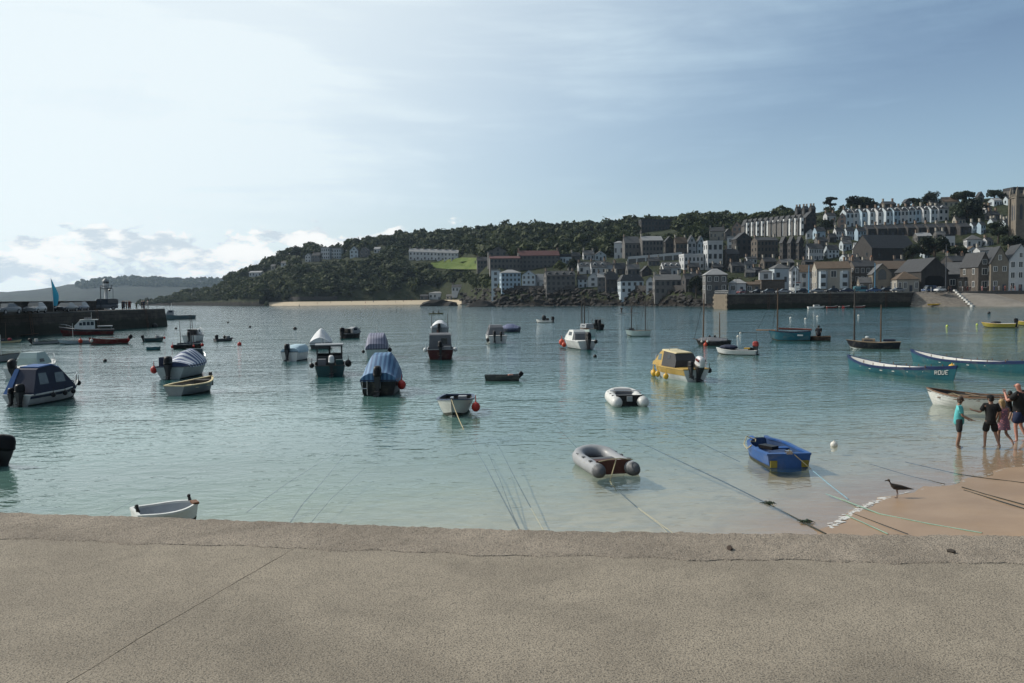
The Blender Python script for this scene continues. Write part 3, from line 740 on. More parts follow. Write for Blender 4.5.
for i, (a, b) in enumerate(((796, 803), (803, 810), (810, 817))):
    H_(a, b, 206.5-i*.5, 209.5-i*.5, 216, 'dark', 'slate', 's', f'{words(i)} dark chimneyed roof peeping over the gabled terrace', 1, 1, 4, ch=2, group='dark roofs behind the gabled terrace')
H_(825, 838, 212.5, 215.5, 223, 'white', 'slate', 's', 'white house under the flat topped cypress', 3, 1, 4, ch=2)
H_(837.5, 846.5, 213, 219, 228.5, 'pink', 'slate', 'g', 'pink gabled house left of the upper blue terrace', 1, 2, -20)
H_(806, 815, 229, 232.5, 239, 'white', 'slate', 'g', 'white gable of the light blue pair beside the dark trees', 2, 1, -16)
H_(814.5, 827.5, 227, 231, 239, 'blue', 'slate', 's', 'light blue house of the pair below the dark stone house', 2, 1, 4)
# upper pale blue terrace
ux = [846, 854, 862, 870, 878, 886, 894, 901, 908.5, 916, 923.5, 931, 938.5, 948.5]
ad = ['pale blue', 'white', 'blue', 'pale blue', 'white', 'pale blue', 'blue', 'white', 'pale blue', 'blue', 'white', 'pale blue', 'white']
for i in range(13):
    yt = 208.5-.32*i
    H_(ux[i], ux[i+1]+.1, yt, yt+4.2, 226.8-.45*i, {'p': 'bluewhite', 'w': 'white', 'b': 'blue'}[ad[i][0]], 'slate', 's',
       f'{ad[i]} terraced house, number {i+1} uphill from the pink gable', 2, 2, 1, group='long pale terrace high on the hill', ch=1, dormers=1, side=False, dp=8, frames=False)
# second terrace
for i, (a, b, wl, d_) in enumerate(((834.5, 845.5, 'white', 'white end house'), (845, 856.5, 'bluewhite', 'pale blue house'), (856, 868, 'blue', 'light blue house'))):
    H_(a, b, 227.5, 231, 240.5, wl, 'slate', 's', f'{d_} of the lower light terrace', 3, 2, 2, ch=1, group='light half of the lower terrace', side=(i == 0))
tx = [868, 878, 888, 898, 908, 918.5, 929, 939.5, 950, 960.5, 971]
for i in range(10):
    H_(tx[i], tx[i+1], 224.8-.25*i, 229-.25*i, 237-.3*i, 'dark', 'slate', 's', f'{words(i)} dark stone terrace house uphill of the light blue one', 3, 1, 2, ch=1, group='dark half of the lower terrace', side=False, dp=8)
H_(971, 979, 222, 225.5, 234, 'bluewhite', 'slate', 's', 'pale blue house ending the dark lower terrace', 2, 2, 2, side=False)
H_(979, 987.5, 221.5, 225, 234, 'blue', 'slate', 's', 'light blue house just past the end of the dark lower terrace', 2, 2, 2, side=False)
H_(1003, 1014.5, 219.5, 223.5, 233, 'bluewhite', 'slate', 's', 'pale blue house half behind the church tower', 3, 2, 2)
# middle right
H_(853.5, 872, 242.5, 248, 257.5, 'white', 'pale', 's', 'white house with a bright sloping conservatory roof', 4, 1, -12, ch=0)
H_(872, 916, 234.5, 248, 262, 'dark', 'slate', 's', 'large old chapel with a huge dark slate roof', 3, 1, 16, name='old_chapel', cat='chapel', ch=0, dp=13)
H_(842.5, 863, 254, 257, 264, 'bluewhite', 'slate', 's', 'low pale blue house under the conservatory roof', 4, 1, 3)
H_(880, 894, 249, 252.5, 260, 'white', 'slate', 's', 'small white cottage below the large old chapel', 2, 1, -6, ch=2)
H_(841, 854, 240, 243.5, 251, 'bluewhite', 'grey', 's', 'pale house above the adjoining pale blue one', 3, 1, 3, ch=1)
H_(915, 934, 232.5, 236, 242.5, 'grey', 'pale', 's', 'small stone house with a white chimneyed roof among the trees', 3, 1, -8, ch=2)
H_(943.5, 956.5, 234.5, 236, 247, 'white', 'slate', 'f', 'white box house among the dark trees', 2, 1, -10)
H_(965, 983.5, 234.5, 239.5, 248, 'white', 'grey', 'h', 'white house with grey hip roof above the gabled row', 3, 1, -14, ch=0)
H_(955, 967, 249, 252, 256.5, 'grey', 'pale', 's', 'low pale roof half hidden behind the trees', 2, 1, -8, ch=1)
H_(976, 1000, 247, 250.5, 257, 'white', 'grey', 's', 'pale roofed house peeping between the stone gables', 3, 1, -6, ch=1)
# ridge houses
H_(903.5, 912, 199, 202, 207.5, 'grey', 'slate', 'g', 'grey gable on the ridge left of the round cypress', 1, 1, 0)
H_(929, 941, 200.5, 203.5, 208, 'cream', 'grey', 's', 'cream ridge house partly under the round cypress', 2, 1, 0)
H_(941, 961.5, 196.5, 201.5, 207, 'cream', 'brown', 's', 'cream ridge house with a broad tan roof', 3, 1, -10, ch=0)
H_(976.5, 985.5, 191.8, 196.5, 203, 'grey', 'slate', 'g', 'grey gabled house on the skyline between trees', 1, 1, -8)
H_(991, 1005, 198, 200.5, 206, 'bluewhite', 'pale', 's', 'white bungalow on the slope below the skyline', 3, 1, 2, ch=0)
H_(1005.5, 1015, 196, 199, 205, 'bluewhite', 'slate', 's', 'second pale bungalow left of the tower top', 2, 1, 2, ch=0)
H_(1008, 1030, 186, 188.5, 195.5, 'grey', 'slate', 'f', 'large grey building on the skyline behind the tower', 5, 1, 4)
H_(988, 1003, 211, 214.5, 220, 'grey', 'slate', 's', 'grey slated cottage below the two bungalows', 3, 1, 2, ch=2)
H_(864, 880, 203, 206, 211, 'grey', 'slate', 's', 'dark grey ridge house under the broad tree', 3, 1, 2, ch=2)
H_(882, 899, 201, 204, 209.5, 'stone', 'slate', 's', 'brown ridge house right of the broad tree', 3, 1, 2, ch=2)
# church tower
def tower():
    p = at(1020, 240, 330); k = 330/F
    r = thing('church_tower', 'tall sandy granite church tower with louvred windows at the right edge', 'church tower', (p.x, p.y, p.z), math.radians(-6))
    w = 5.2; H = (240-199)*k
    b = MB(); b.box((0, 0, (H-8)/2), (w, w, H+8)); b.box((0, 0, H+.5), (w+.5, w+.5, .5))
    for sx in (-1, 1):
        for sy in (-1, 1): b.box((sx*(w/2+.15), sy*(w/2+.15), H/2-4), (.9, .9, H+8.4))
    b.build('wall', WALLS['tan'], r)
    m = MB()
    for i in range(5):
        for a in range(4):
            x = -w/2+w*(i+.5)/5
            q = Matrix.Rotation(a*PI/2, 3, 'Z') @ Vector((x, -w/2-.05, H+1.25)); m.box(q, (.55, .55, 1.0))
    m.build('parapet', WALLS['tan'], r)
    for sx in (-1, 1):
        for sy in (-1, 1):
            MB().loft([[(sx*w/2+x*s_, sy*w/2+y*s_, z) for x, y in ((-1, -1), (1, -1), (1, 1), (-1, 1))] for s_, z in ((.5, H+.7), (.45, H+2.4), (.05, H+4.6))]).build('pinnacle', WALLS['tan'], r)
    for rz in (0, -PI/2):
        for x in (-1, 1):
            o = MB().loft([[(x*1.0+a*.5, y, z) for a, z in ((-1, H-8.5), (1, H-8.5), (1, H-3.2), (0, H-2.2), (-1, H-3.2))] for y in (-w/2-.06, -w/2+.05)]).build('louvred_window', DOORM, r, rot=rz)
    OCC.append((1013, 186, 1030, 240, 330))
tower()
# --- station hotel with red roofs, villas, terrace and cafe ------------------
H_(477, 490, 257, 260.5, 269, 'grey', 'slate', 's', 'low stone wing at the field end of the red roofed hotel', 4, 2, 5, name='hotel_wing', cat='hotel')
H_(488, 508, 247, 251.5, 262, 'grey', 'slate', 'g', 'tall gabled stone villa rising behind the hotel wing', 3, 2, 5, name='villa')
H_(489.5, 521, 256, 258.5, 269, 'grey', 'red', 's', 'long stone hotel front with the lower red roof', 8, 2, 5, name='hotel', cat='hotel', ch=2, side=False)
H_(518, 560.5, 250.5, 255.5, 268.5, 'grey', 'red', 's', 'long stone hotel front with the high red roof', 10, 3, 5, name='hotel', cat='hotel', ch=2, side=False)
H_(559.5, 572, 254, 257, 264, 'bluewhite', 'slate', 'f', 'pale flat roofed block at the right end of the red roofed hotel', 4, 1, 5)
H_(571, 581, 252.5, 256, 262, 'grey', 'slate', 's', 'grey cottage between the red roofed hotel and the slope villas', 2, 1, 5)
H_(583, 595, 250.5, 254.5, 260, 'white', 'grey', 's', 'left house of the pale pair in the trees above the shore flats', 3, 1, 4, ch=2)
H_(594.5, 607, 251, 255, 260.5, 'bluewhite', 'grey', 'g', 'right gabled house of the pale pair in the trees', 3, 1, 4)
for i, a in enumerate((409, 416, 423, 430, 437, 444, 451)):
    H_(a, a+7.3, 248.5+.25*i, 251.5+.25*i, 260.5, 'white', 'pale', 's', f'{words(i)} white terrace cottage above the green field', 2, 2, -6, ch=1, group='white terrace above the green field', dp=6, side=False, frames=False)
H_(304, 312, 253.5, 256, 262, 'white', 'grey', 'g', 'leftmost white gabled villa in the headland trees', 2, 2, -10)
H_(311, 321, 252.5, 255.5, 262, 'grey', 'slate', 's', 'grey villa between two white ones in the headland trees', 3, 2, -6)
H_(320, 331, 247.5, 248.5, 259.5, 'white', 'pale', 'f', 'white flat roofed block of the headland villas', 4, 3, -6, door=False)
H_(330.5, 342.5, 248, 249.5, 259, 'bluewhite', 'pale', 'f', 'pale blue flat roofed block of the headland villas', 4, 3, -4, door=False)
H_(349, 359, 246.5, 250.5, 257.5, 'bluewhite', 'slate', 'g', 'pale twin gabled villa nearest the flat roofed blocks', 2, 2, -4)
H_(358.5, 369.5, 247, 250.5, 257.5, 'grey', 'slate', 'g', 'grey gabled villa at the upper end of the headland row', 2, 2, -4)
H_(373, 381, 247, 249, 253, 'white', 'pale', 's', 'small bright roofed house near the skyline woods', 2, 1, -10, ch=0)
H_(292, 301, 248.5, 250.5, 254.5, 'white', 'grey', 'h', 'small white house on the headland crest', 2, 1, -10, ch=0)
H_(247, 263, 271, 272.5, 276.5, 'white', 'pale', 's', 'long low white house low on the headland nose', 4, 1, -6, ch=0)
H_(270, 276, 264.5, 266, 270, 'cream', 'grey', 's', 'tiny cream cottage on the headland slope', 1, 1, -6, ch=0)
H_(280, 287, 261.5, 263, 266.5, 'white', 'grey', 's', 'tiny white cottage higher on the headland slope', 1, 1, -6, ch=0)
H_(428, 446, 291.5, 293, 299.5, 'white', 'pale', 'h', 'white beach cafe with a pale hip roof behind the sand', 4, 1, -4, name='beach_cafe', cat='cafe', ch=0)
H_(419.5, 428.5, 294.5, 296, 300, 'grey', 'slate', 's', 'low grey hut left of the white beach cafe', 2, 1, -4, ch=0, name='beach_hut', cat='hut')
H_(445.5, 457, 294.5, 296, 299.5, 'cream', 'grey', 's', 'low cream hut right of the white beach cafe', 3, 1, -4, ch=0, name='beach_hut', cat='hut')
H_(451, 467, 284.5, 287, 292, 'white', 'slate', 's', 'white house in the trees above the beach cafe', 4, 1, -4, ch=2)
# white terrace wall with piers below the hotel
def terrace_wall():
    p0 = march(628, 264); p1 = at(682, 259.5, p0.y-6)
    r = thing('terrace_wall', 'long white colonnaded road wall running below the stone hotel', 'wall', (p0.x, p0.y, p0.z))
    v = p1-p0; L = math.hypot(v.x, v.y); a = math.atan2(v.y, v.x); sl = v.z/L
    def strip(z0, z1, t, nm, mm, n=1):
        MB().loft([[(0, -t, z0), (0, t, z0), (0, t, z1), (0, -t, z1)], [(L, -t, z0+v.z), (L, t, z0+v.z), (L, t, z1+v.z), (L, -t, z1+v.z)]]).build(nm, mm, r, rot=a)
    strip(-4, 2.6, .25, 'wall', WALLS['grey']); strip(2.6, 4.0, .4, 'parapet', WALLS['white'])
    for i in range(7):
        t = i/6; MB().box((L*t, -.35, v.z*t+.3), (.7, .6, 4.6)).build('pillar', WALLS['white'], r, rot=a)
terrace_wall()
def retaining(pxa, pxb, off, h, label, m):
    pts = []
    for i in range(17):
        px = lerp(pxa, pxb, i/16); Y = interp(SHORE, px)+flat_len(px)+off; X = (px-512)/F*Y
        pts.append(Vector((X, Y, terr_py(px, Y))))
    r = MB(); d = pts[-1]-pts[0]; n = Vector((-d.y, d.x, 0)).normalized()*.3
    r.loft([[(q-n)+Vector((0, 0, -2)), (q+n)+Vector((0, 0, -2)), (q+n)+Vector((0, 0, h)), (q-n)+Vector((0, 0, h))] for q in pts])
    tag(r.build('retaining_wall', m), label, 'wall')
retaining(284, 338, 1, 1.5, 'dark stone promenade wall behind the far beach', WALLS['dark'])
retaining(506, 576, 2, 2.2, 'rough stone retaining wall under the shore apartments', WALLS['dark'])
retaining(600, 690, 2, 2.4, 'dark harbour wall above the town rocks', WALLS['dark'])
# smaller houses packed between the larger ones on the town slope
fill = [
 ('white', 'slate', 's', 612, 625, 271, 'small white cottage tucked above the mansard building'), ('grey', 'slate', 's', 648, 660, 266, 'grey cottage below the left part of the white terrace wall'),
 ('stone', 'slate', 's', 688, 700, 272.5, 'brown cottage at the foot of the tall white hotel'), ('dark', 'slate', 's', 712, 724, 272, 'dark cottage behind the bright pyramid roof'),
 ('white', 'grey', 's', 744, 755, 270, 'small white cottage above the tan shed'), ('grey', 'slate', 's', 753, 764, 275, 'grey cottage left of the white cube house'),
 ('bluewhite', 'slate', 's', 797, 808, 274, 'pale cottage roof behind the white tan roofed house'), ('grey', 'grey', 's', 843, 856, 270, 'grey roofed cottage rising behind the cream harbour building'),
 ('white', 'slate', 's', 862, 874, 268, 'white cottage between the cream building and the chapel'), ('stone', 'slate', 's', 893, 906, 268, 'brown cottage behind the long brown roofed hall'),
 ('white', 'slate', 's', 842, 852, 243.5, 'white cottage right of the grey house on the middle slope'), ('grey', 'slate', 's', 780, 792, 274, 'grey cottage behind the blue grey hipped house'),
 ('dark', 'slate', 's', 828, 838, 243, 'dark roofed cottage above the pale blue adjoining house'), ('white', 'slate', 's', 900, 911, 246, 'white cottage just above the old chapel roof'),
 ('bluewhite', 'slate', 's', 936, 946, 233, 'pale cottage under the dark terrace among trees'), ('grey', 'slate', 's', 922, 933, 251, 'grey cottage among the trees right of the old chapel'),
 ('white', 'slate', 's', 984, 996, 246, 'white cottage just left of the sandy gable peak'), ('dark', 'slate', 's', 1000, 1012, 228, 'dark cottage beside the church tower'),
 ('white', 'slate', 's', 742, 753, 249, 'white cottage lodged against the granite mansion'), ('dark', 'slate', 's', 848, 862, 266, 'dark roofed cottage under the low pale blue house'),
 ('grey', 'slate', 's', 954, 964, 217, 'grey cottage under the very large round tree'), ('white', 'slate', 's', 984, 994, 214, 'small white cottage on the upper slope by the large tree'),
 ('grey', 'slate', 's', 660, 672, 279, 'grey roof behind the lit roofed stone warehouse'), ('white', 'slate', 's', 691, 703, 279.5, 'white cottage behind the dark stone harbour house'),
 ('grey', 'slate', 'g', 568, 576, 270.5, 'grey gable behind the right end of the grey flats'), ('white', 'slate', 's', 607, 616, 279, 'white cottage above the dark stone house by the rocks')]
for i, (wl, rf, rt_, a, b, yb, lab) in enumerate(fill):
    hgt = 7.6+(i*37 % 5)*.5
    H_(a, b, yb-hgt, yb-hgt*.60, yb, wl, rf, rt_, lab, 3 if i % 3 else 2, 1, (i*53 % 17)-8, ch=1+i % 2)

# cottages stepped in just below the houses already standing on the slope
def infill():
    rr = random.Random(31); n = 0
    for (x0, yt, x1, yb, lab, grp) in list(HOUSES):
        cx = (x0+x1)/2+rr.uniform(-4, 4)
        ok = (700 < cx < 1006 and 216 < yb < 280) or (575 < cx <= 700 and 255 < yb < 272)
        if not ok or (grp and 'terrace' not in grp) or (grp and rr.random() < .55) or len(lab.split()) > 10: continue
        w = rr.uniform(9, 13.5); h = rr.uniform(7.2, 9.5); b = yb+rr.uniform(6.0, 8.0); a = (cx-w/2, b-h, cx+w/2, b); bad = False
        for (p0, q0, p1, q1, _, _) in HOUSES:
            ix = min(a[2], p1)-max(a[0], p0); iy = min(a[3], q1)-max(a[1], q0)
            if ix > 0 and iy > 0:
                f = ix*iy/(w*h)
                if (q1 >= b-1.5 and f > .30) or (q1 < b-1.5 and ix*iy > .55*(p1-p0)*(q1-q0)): bad = True; break
        if bad: continue
        wl_ = rr.choice(('white', 'grey', 'dark', 'stone', 'bluewhite', 'white', 'dark', 'cream')); nm = {'bluewhite': 'pale blue', 'stone': 'brown'}.get(wl_, wl_); rf = rr.choice(('slate', 'slate', 'grey', 'brown'))
        H_(a[0], a[2], a[1], a[1]+h*.42, b, wl_, rf, rr.choice('sssgh'), f'{nm} cottage just below the {lab}', 2 if w < 11 else 3, 1, rr.uniform(-12, 8), ch=rr.choice((1, 2)), frames=False); n += 1
    print('infill', n)
infill()
# ------------------------------------------------------------------ woods and trees
def leaf_mat(name, a, b):
    s = NT(name); v = s.n('ShaderNodeNewGeometry').outputs['Position']
    c = s.mixc(s.ss(s.noise(v, .09, 4, .6), .38, .62), tuple(q*.75 for q in a), tuple(q*1.25 for q in b))
    c = s.mixc(s.math('MULTIPLY', s.ss(s.noise(v, 1.3, 2), .5, .7), .5), c, tuple(min(1, x*1.8) for x in b))
    d = s.n('ShaderNodeBsdfPrincipled', {'Base Color': c, 'Roughness': .75, 'Specular IOR Level': .2}).outputs[0]
    t = s.n('ShaderNodeBsdfTranslucent', {'Color': c}).outputs[0]
    return s.out(s.n('ShaderNodeMixShader', {0: .2, 1: d, 2: t}).outputs[0])
LEAF = leaf_mat('woodland leaves', (.022, .033, .013), (.042, .052, .019))
LEAFD = leaf_mat('dark evergreen leaves', (.010, .016, .010), (.019, .027, .014))
BARK = mat('tree bark', (.07, .055, .04), .95, .3, 3, .4)
nr = np.random.default_rng(11)
def crown_arrays(c, rx, rz, n, leaf):
    """n leaf clumps (bent quads) spread over several lobes of one crown"""
    L = max(3, int(4+rx*.6)); lo = nr.normal(size=(L, 3)); lo /= np.linalg.norm(lo, axis=1)[:, None]
    lo[:, 2] = np.abs(lo[:, 2])*.9-.15
    lc = lo*np.array([rx, rx, rz])*.55; lr = nr.uniform(.42, .62, L)
    k = nr.integers(0, L, n); d = nr.normal(size=(n, 3)); d /= np.linalg.norm(d, axis=1)[:, None]
    r = nr.uniform(.72, 1.03, n)[:, None]
    p = lc[k]+d*r*(lr[k][:, None]*np.array([rx, rx, rz])*1.0)
    nrm = d+nr.normal(size=(n, 3))*.45; nrm /= np.linalg.norm(nrm, axis=1)[:, None]
    a = np.cross(nrm, nr.normal(size=(n, 3))); a /= np.linalg.norm(a, axis=1)[:, None]; b = np.cross(nrm, a)
    s = leaf*nr.uniform(.6, 1.35, n)[:, None]
    q = np.stack([p+a*s, p+b*s*.7, p-a*s*nr.uniform(.7, 1, (n, 1)), p-b*s*.7], 1)+np.array(c)
    return q.reshape(-1, 3)
def quads_obj(name, arr, m, parent=None):
    n = len(arr)//4; me = bpy.data.meshes.new(name)
    me.vertices.add(len(arr)); me.vertices.foreach_set('co', arr.astype(np.float32).ravel())
    me.loops.add(len(arr)); me.loops.foreach_set('vertex_index', np.arange(len(arr), dtype=np.int32))
    me.polygons.add(n); me.polygons.foreach_set('loop_start', np.arange(n, dtype=np.int32)*4)
    me.update(calc_edges=True); me.materials.append(m)
    return link(name, me, parent)
def blocked(px, py, hw, hh, Y):
    for (a, b, c, d, yy) in OCC:
        if Y > yy+14: continue
        if px+hw*.75 > a and px-hw*.75 < c and py-hh < d-1.0 and py > b+1.0: return True
        if abs(Y-yy) < 12 and a-1 < px < c+1: return True
    return False
def wood():
    arr = []; rr = random.Random(21); cnt = 0
    def put(px, Y, R, dens=1.0):
        nonlocal cnt
        X = (px-512)/F*Y; z = terr_py(px, Y); rz = R*rr.uniform(.75, 1.05)
        k = F/Y; pyb = pxof((X, Y, z))[1]
        if inpoly(px, pyb, FIELD_POLY) or inpoly(px, pyb-R*k*.9, FIELD_POLY): return
        if blocked(px, pyb, R*k, R*k*1.9, Y): return
        n = int(110*dens); arr.append(crown_arrays((X, Y, z+rz*.75), R, rz, n, R*.27)); cnt += 1
    # headland and wooded slope
    for _ in range(2300):
        px = rr.uniform(140, 730); rs, rr_ = interp(SHORE, px)+flat_len(px), interp(RIDGE, px)
        u = rr.random()**.8
        lo = 4 if px > 300 else 2
        put(px, lerp(rs+lo, rr_+3, u), (rr.uniform(2.4, 4.4) if rr.random() < .72 else rr.uniform(4.8, 7.4))*(1 if px > 230 else .65))
    for i in range(330):   # crowns along the skyline
        px = 150+i*1.95; R = rr.uniform(3.0, 5.2)*(1 if px > 240 else .55)
        if px > 730 and rr.random() < .3: continue
        put(px, interp(RIDGE, px)+rr.uniform(-10, 6), R, 1.3)
    for _ in range(750):   # low wood behind the far beach
        px = rr.uniform(150, 500); rs, rr_ = interp(SHORE, px)+flat_len(px), interp(RIDGE, px)
        put(px, lerp(rs+3, rr_, rr.random()*.45), rr.uniform(3.0, 5.0)*(1 if px > 230 else .6))
    for _ in range(420):
        px = rr.choice((rr.uniform(268, 350), rr.uniform(455, 500), rr.uniform(150, 268))); rs, rr_ = interp(SHORE, px)+flat_len(px), interp(RIDGE, px)
        put(px, rs+rr.uniform(0, 60), rr.uniform(3.0, 4.8)*(1 if px > 230 else .7))
    for _ in range(260):   # scrub on the low cliffs of the headland
        px = rr.uniform(146, 268); put(px, interp(SHORE, px)+flat_len(px)*(px < 266)+rr.uniform(1, 13), rr.uniform(1.5, 2.5), .6)
    for _ in range(1900):   # gardens between the houses
        px = rr.uniform(700, 1060); rs, rr_ = interp(SHORE, px)+flat_len(px), interp(RIDGE, px)
        put(px, lerp(rs+4, rr_+5, rr.random()), rr.uniform(1.3, 3.3), .6)
    o = quads_obj('wood', np.concatenate(arr), LEAF)
    tag(o, 'dark wooded hillside and garden trees behind the harbour town', 'woods', kind='stuff')
    return cnt
wood()
def tree(px, yb, ytop, wpx, label, kind='round', D=None, m=None):
    p = march(px, yb) if D is None else at(px, yb, D)
    k = p.y/F; H = (yb-ytop)*k; R = wpx*k/2; rr = random.Random(int(px*10))
    r = thing('tree', label, 'tree', (p.x, p.y, p.z))
    arr = []; t = MB()
    base = -1.5
    if kind == 'umbrella':     # flat topped cypress on a bare trunk
        t.tube([(0, 0, base), (R*.05, 0, H*.4), (0, 0, H*.85)], [R*.09, R*.07, R*.04], 7)
        for i in range(9):
            a = i*2.4; q = R*rr.uniform(.3, .8); z = H*(.55+.4*((i*.37) % 1))
            t.tube([(0, 0, z*.75), (math.cos(a)*q*.6, math.sin(a)*q*.6, z*.93), (math.cos(a)*q, math.sin(a)*q, z)], [R*.04, R*.025, R*.012], 5)
            arr.append(crown_arrays((math.cos(a)*q, math.sin(a)*q, z), R*.38, H*.10, 130, R*.075))
        arr.append(crown_arrays((0, 0, H*.92), R*.5, H*.11, 200, R*.075))
    else:
        t.tube([(0, 0, base), (R*.04, 0, H*.3), (0, 0, H*.75)], [R*.09, R*.07, R*.03], 7)
        n = 7
        for i in range(n):
            a = i*2.4; q = R*rr.uniform(.35, .62); z = H*rr.uniform(.28, .78)
            t.tube([(0, 0, z*.6), (math.cos(a)*q, math.sin(a)*q, z)], [R*.04, R*.015], 5)
            arr.append(crown_arrays((math.cos(a)*q, math.sin(a)*q, z), R*.48, min(R*.5, H*.34), 260, R*.075))
        arr.append(crown_arrays((0, 0, H*.72), R*.55, H*.27, 300, R*.075))
    t.build('trunk', BARK, r, True)
    quads_obj('crown', np.concatenate(arr), m or LEAFD, r)
tree(830, 214, 197.5, 21, 'flat topped dark cypress standing alone on the skyline', 'umbrella')
tree(862, 213, 196.5, 33, 'broad dome shaped dark tree on the skyline right of the cypress')
tree(930, 207, 192, 20, 'tall rounded cypress on the ridge above the pale terrace')
tree(913, 206, 197.5, 13, 'small dark tree left of the rounded ridge cypress')
tree(962, 202, 191.5, 24, 'dark spreading tree on the ridge right of the tan roof')
tree(966, 221, 197.5, 37, 'very large dark round tree filling the slope beside the terrace')
tree(994, 199, 189.5, 18, 'loose topped tree on the skyline before the grey building')
tree(998, 240, 220, 22, 'dark tree below the dark terrace and left of the tower', D=335)
tree(934, 260, 237.5, 36, 'dark broad tree in front of the white box house', D=325)
tree(912, 262, 243, 20, 'dark tree beside the large old chapel', D=327)
tree(958, 258, 246, 20, 'bushy tree between the white houses and dark roofs', D=322)
tree(826, 235, 219.5, 17, 'dark garden tree between the blue house and the white one')
tree(1012, 250, 235, 26, 'dark trees crown at the foot of the church tower', D=322)
tree(696, 294, 275, 20, 'dark ivy covered tree by the harbour house below the hotel', D=318)
tree(560, 272, 260, 13, 'lighter green tree below the red roofed hotel', m=leaf_mat('light leaves', (.085, .105, .035), (.12, .135, .05)))
tree(573, 272, 258, 14, 'dark bushy tree right of the lighter green one')
tree(296, 258, 245, 14, 'crest tree over the small white headland house')
tree(357, 250, 238, 12, 'wind bent tree on the skyline above the headland villas')
tree(556, 234, 222, 12, 'round skyline tree above the red roofed hotel')
tree(590, 234, 221, 16, 'tall skyline tree in the wood above the pale pair')
tree(610, 233, 219, 13, 'pointed skyline tree near the ridge school')
# rocks along the shore ------------------------------------------------------
def rock_mesh(seed, n=2):
    bm = bmesh.new(); bmesh.ops.create_icosphere(bm, subdivisions=n, radius=1)
    rr = random.Random(seed); pl = [(Vector((rr.gauss(0, 1), rr.gauss(0, 1), rr.gauss(0, 1))).normalized(), rr.uniform(.45, .85)) for _ in range(9)]
    for v in bm.verts:
        for n_, d in pl:
            k = v.co.dot(n_)
            if k > d: v.co -= n_*(k-d)
        v.co *= 1+rr.uniform(-.05, .05)
    me = bpy.data.meshes.new('rock'); bm.to_mesh(me); bm.free(); return me
ROCKM = mat('dark shore rock', (.030, .026, .023), .9, .5, .6, .6, world=True)
RM = [rock_mesh(i) for i in range(6)]
for me in RM: me.materials.append(ROCKM)
def rocks():
    rr = random.Random(9); vs = []; fs = []; off = 0; V = []; Fc = []
    base = [np.array([v.co[:] for v in me.vertices]) for me in RM]; faces = [np.array([p.vertices[:] for p in me.polygons]) for me in RM]
    for i in range(900):
        px = rr.uniform(462, 716); Y = interp(SHORE, px)+rr.uniform(-7, flat_len(px)*1.0+3 if px < 690 else 6)
        X = (px-512)/F*Y; z = max(-.6, terr_py(px, Y)); s = rr.uniform(.5, 1.9)*(1.25 if Y > 390 else .85)
        k = rr.randrange(6); a = rr.random()*6; c, s_ = math.cos(a), math.sin(a)
        b = base[k]*np.array([1.4, 1, .7])*s; b = np.stack([b[:, 0]*c-b[:, 1]*s_, b[:, 0]*s_+b[:, 1]*c, b[:, 2]], 1)+np.array([X, Y, z])
        V.append(b); Fc.append(faces[k]+off); off += len(b)
    me = bpy.data.meshes.new('shore_rocks'); me.from_pydata(np.concatenate(V).tolist(), [], np.concatenate(Fc).tolist()); me.materials.append(ROCKM)
    tag(link('shore_rocks', me), 'dark tumbled boulders along the town shore', 'rocks', kind='stuff')
    # single outcrops off the far beach
    for (pa, pb, yt, yb, lab) in ((421, 457, 298.5, 307.5, 'long dark rock outcrop lying in front of the far beach'), (437, 459, 297, 307, 'humped dark rock at the landward end of the outcrop'), (462, 496, 297, 306, 'dark rocky point right of the far beach')):
        Y = 400+ (0 if pa > 460 else 60); p = at((pa+pb)/2, 302, Y); k = Y/F
        o = link('rock', RM[pa % 6].copy(), None, (p.x, Y, 0.2)); o.scale = ((pb-pa)/2*k*1.1, 7, (yb-yt)*k*.75); o.rotation_euler = (0, 0, .1)
        tag(o, lab, 'rock')
rocks()
# far village across the bay
def far_village():
    m = MB().box((0, 4, 2.2), (13, 8, 6.4)); m2 = MB().loft([[(-7, -.5, 5.4), (-7, 8.5, 5.4), (-7, 4, 9)], [(7, -.5, 5.4), (7, 8.5, 5.4), (7, 4, 9)]])
    wm, rm = m.mesh('wall', WALLS['white']), m2.mesh('roof', ROOFS['slate']); rr = random.Random(4)
    for i in range(56):
        px = rr.gauss(145, 22) if i < 46 else rr.uniform(195, 238)
        px = max(92, min(240, px)); u = rr.uniform(.66, .96); Y = lerp(FY0, FY1, u); X = (px-512)/F*Y
        o = thing('house', 'tiny pale house in the hazy village across the bay', 'house', (X, Y, FH(px, Y)-.3), rr.uniform(-.5, .3), 'hazy village across the bay')
        s = rr.uniform(.7, 1.5); o.scale = (s, s, s)
        link('wall', wm, o); link('roof', rm, o)
    arr = []
    for i in range(700):
        px = rr.gauss(148, 34) if i < 430 else rr.uniform(80, 260); px = max(80, min(260, px)); u = rr.uniform(.5, 1.0); Y = lerp(FY0, FY1, u); X = (px-512)/F*Y
        R = rr.uniform(6, 12); arr.append(crown_arrays((X, Y, FH(px, Y)+R*.5), R, R*.8, 26, R*.5))
    tag(quads_obj('far_wood', np.concatenate(arr), LEAF), 'hazy trees of the hill across the bay', 'woods', kind='stuff')
far_village()
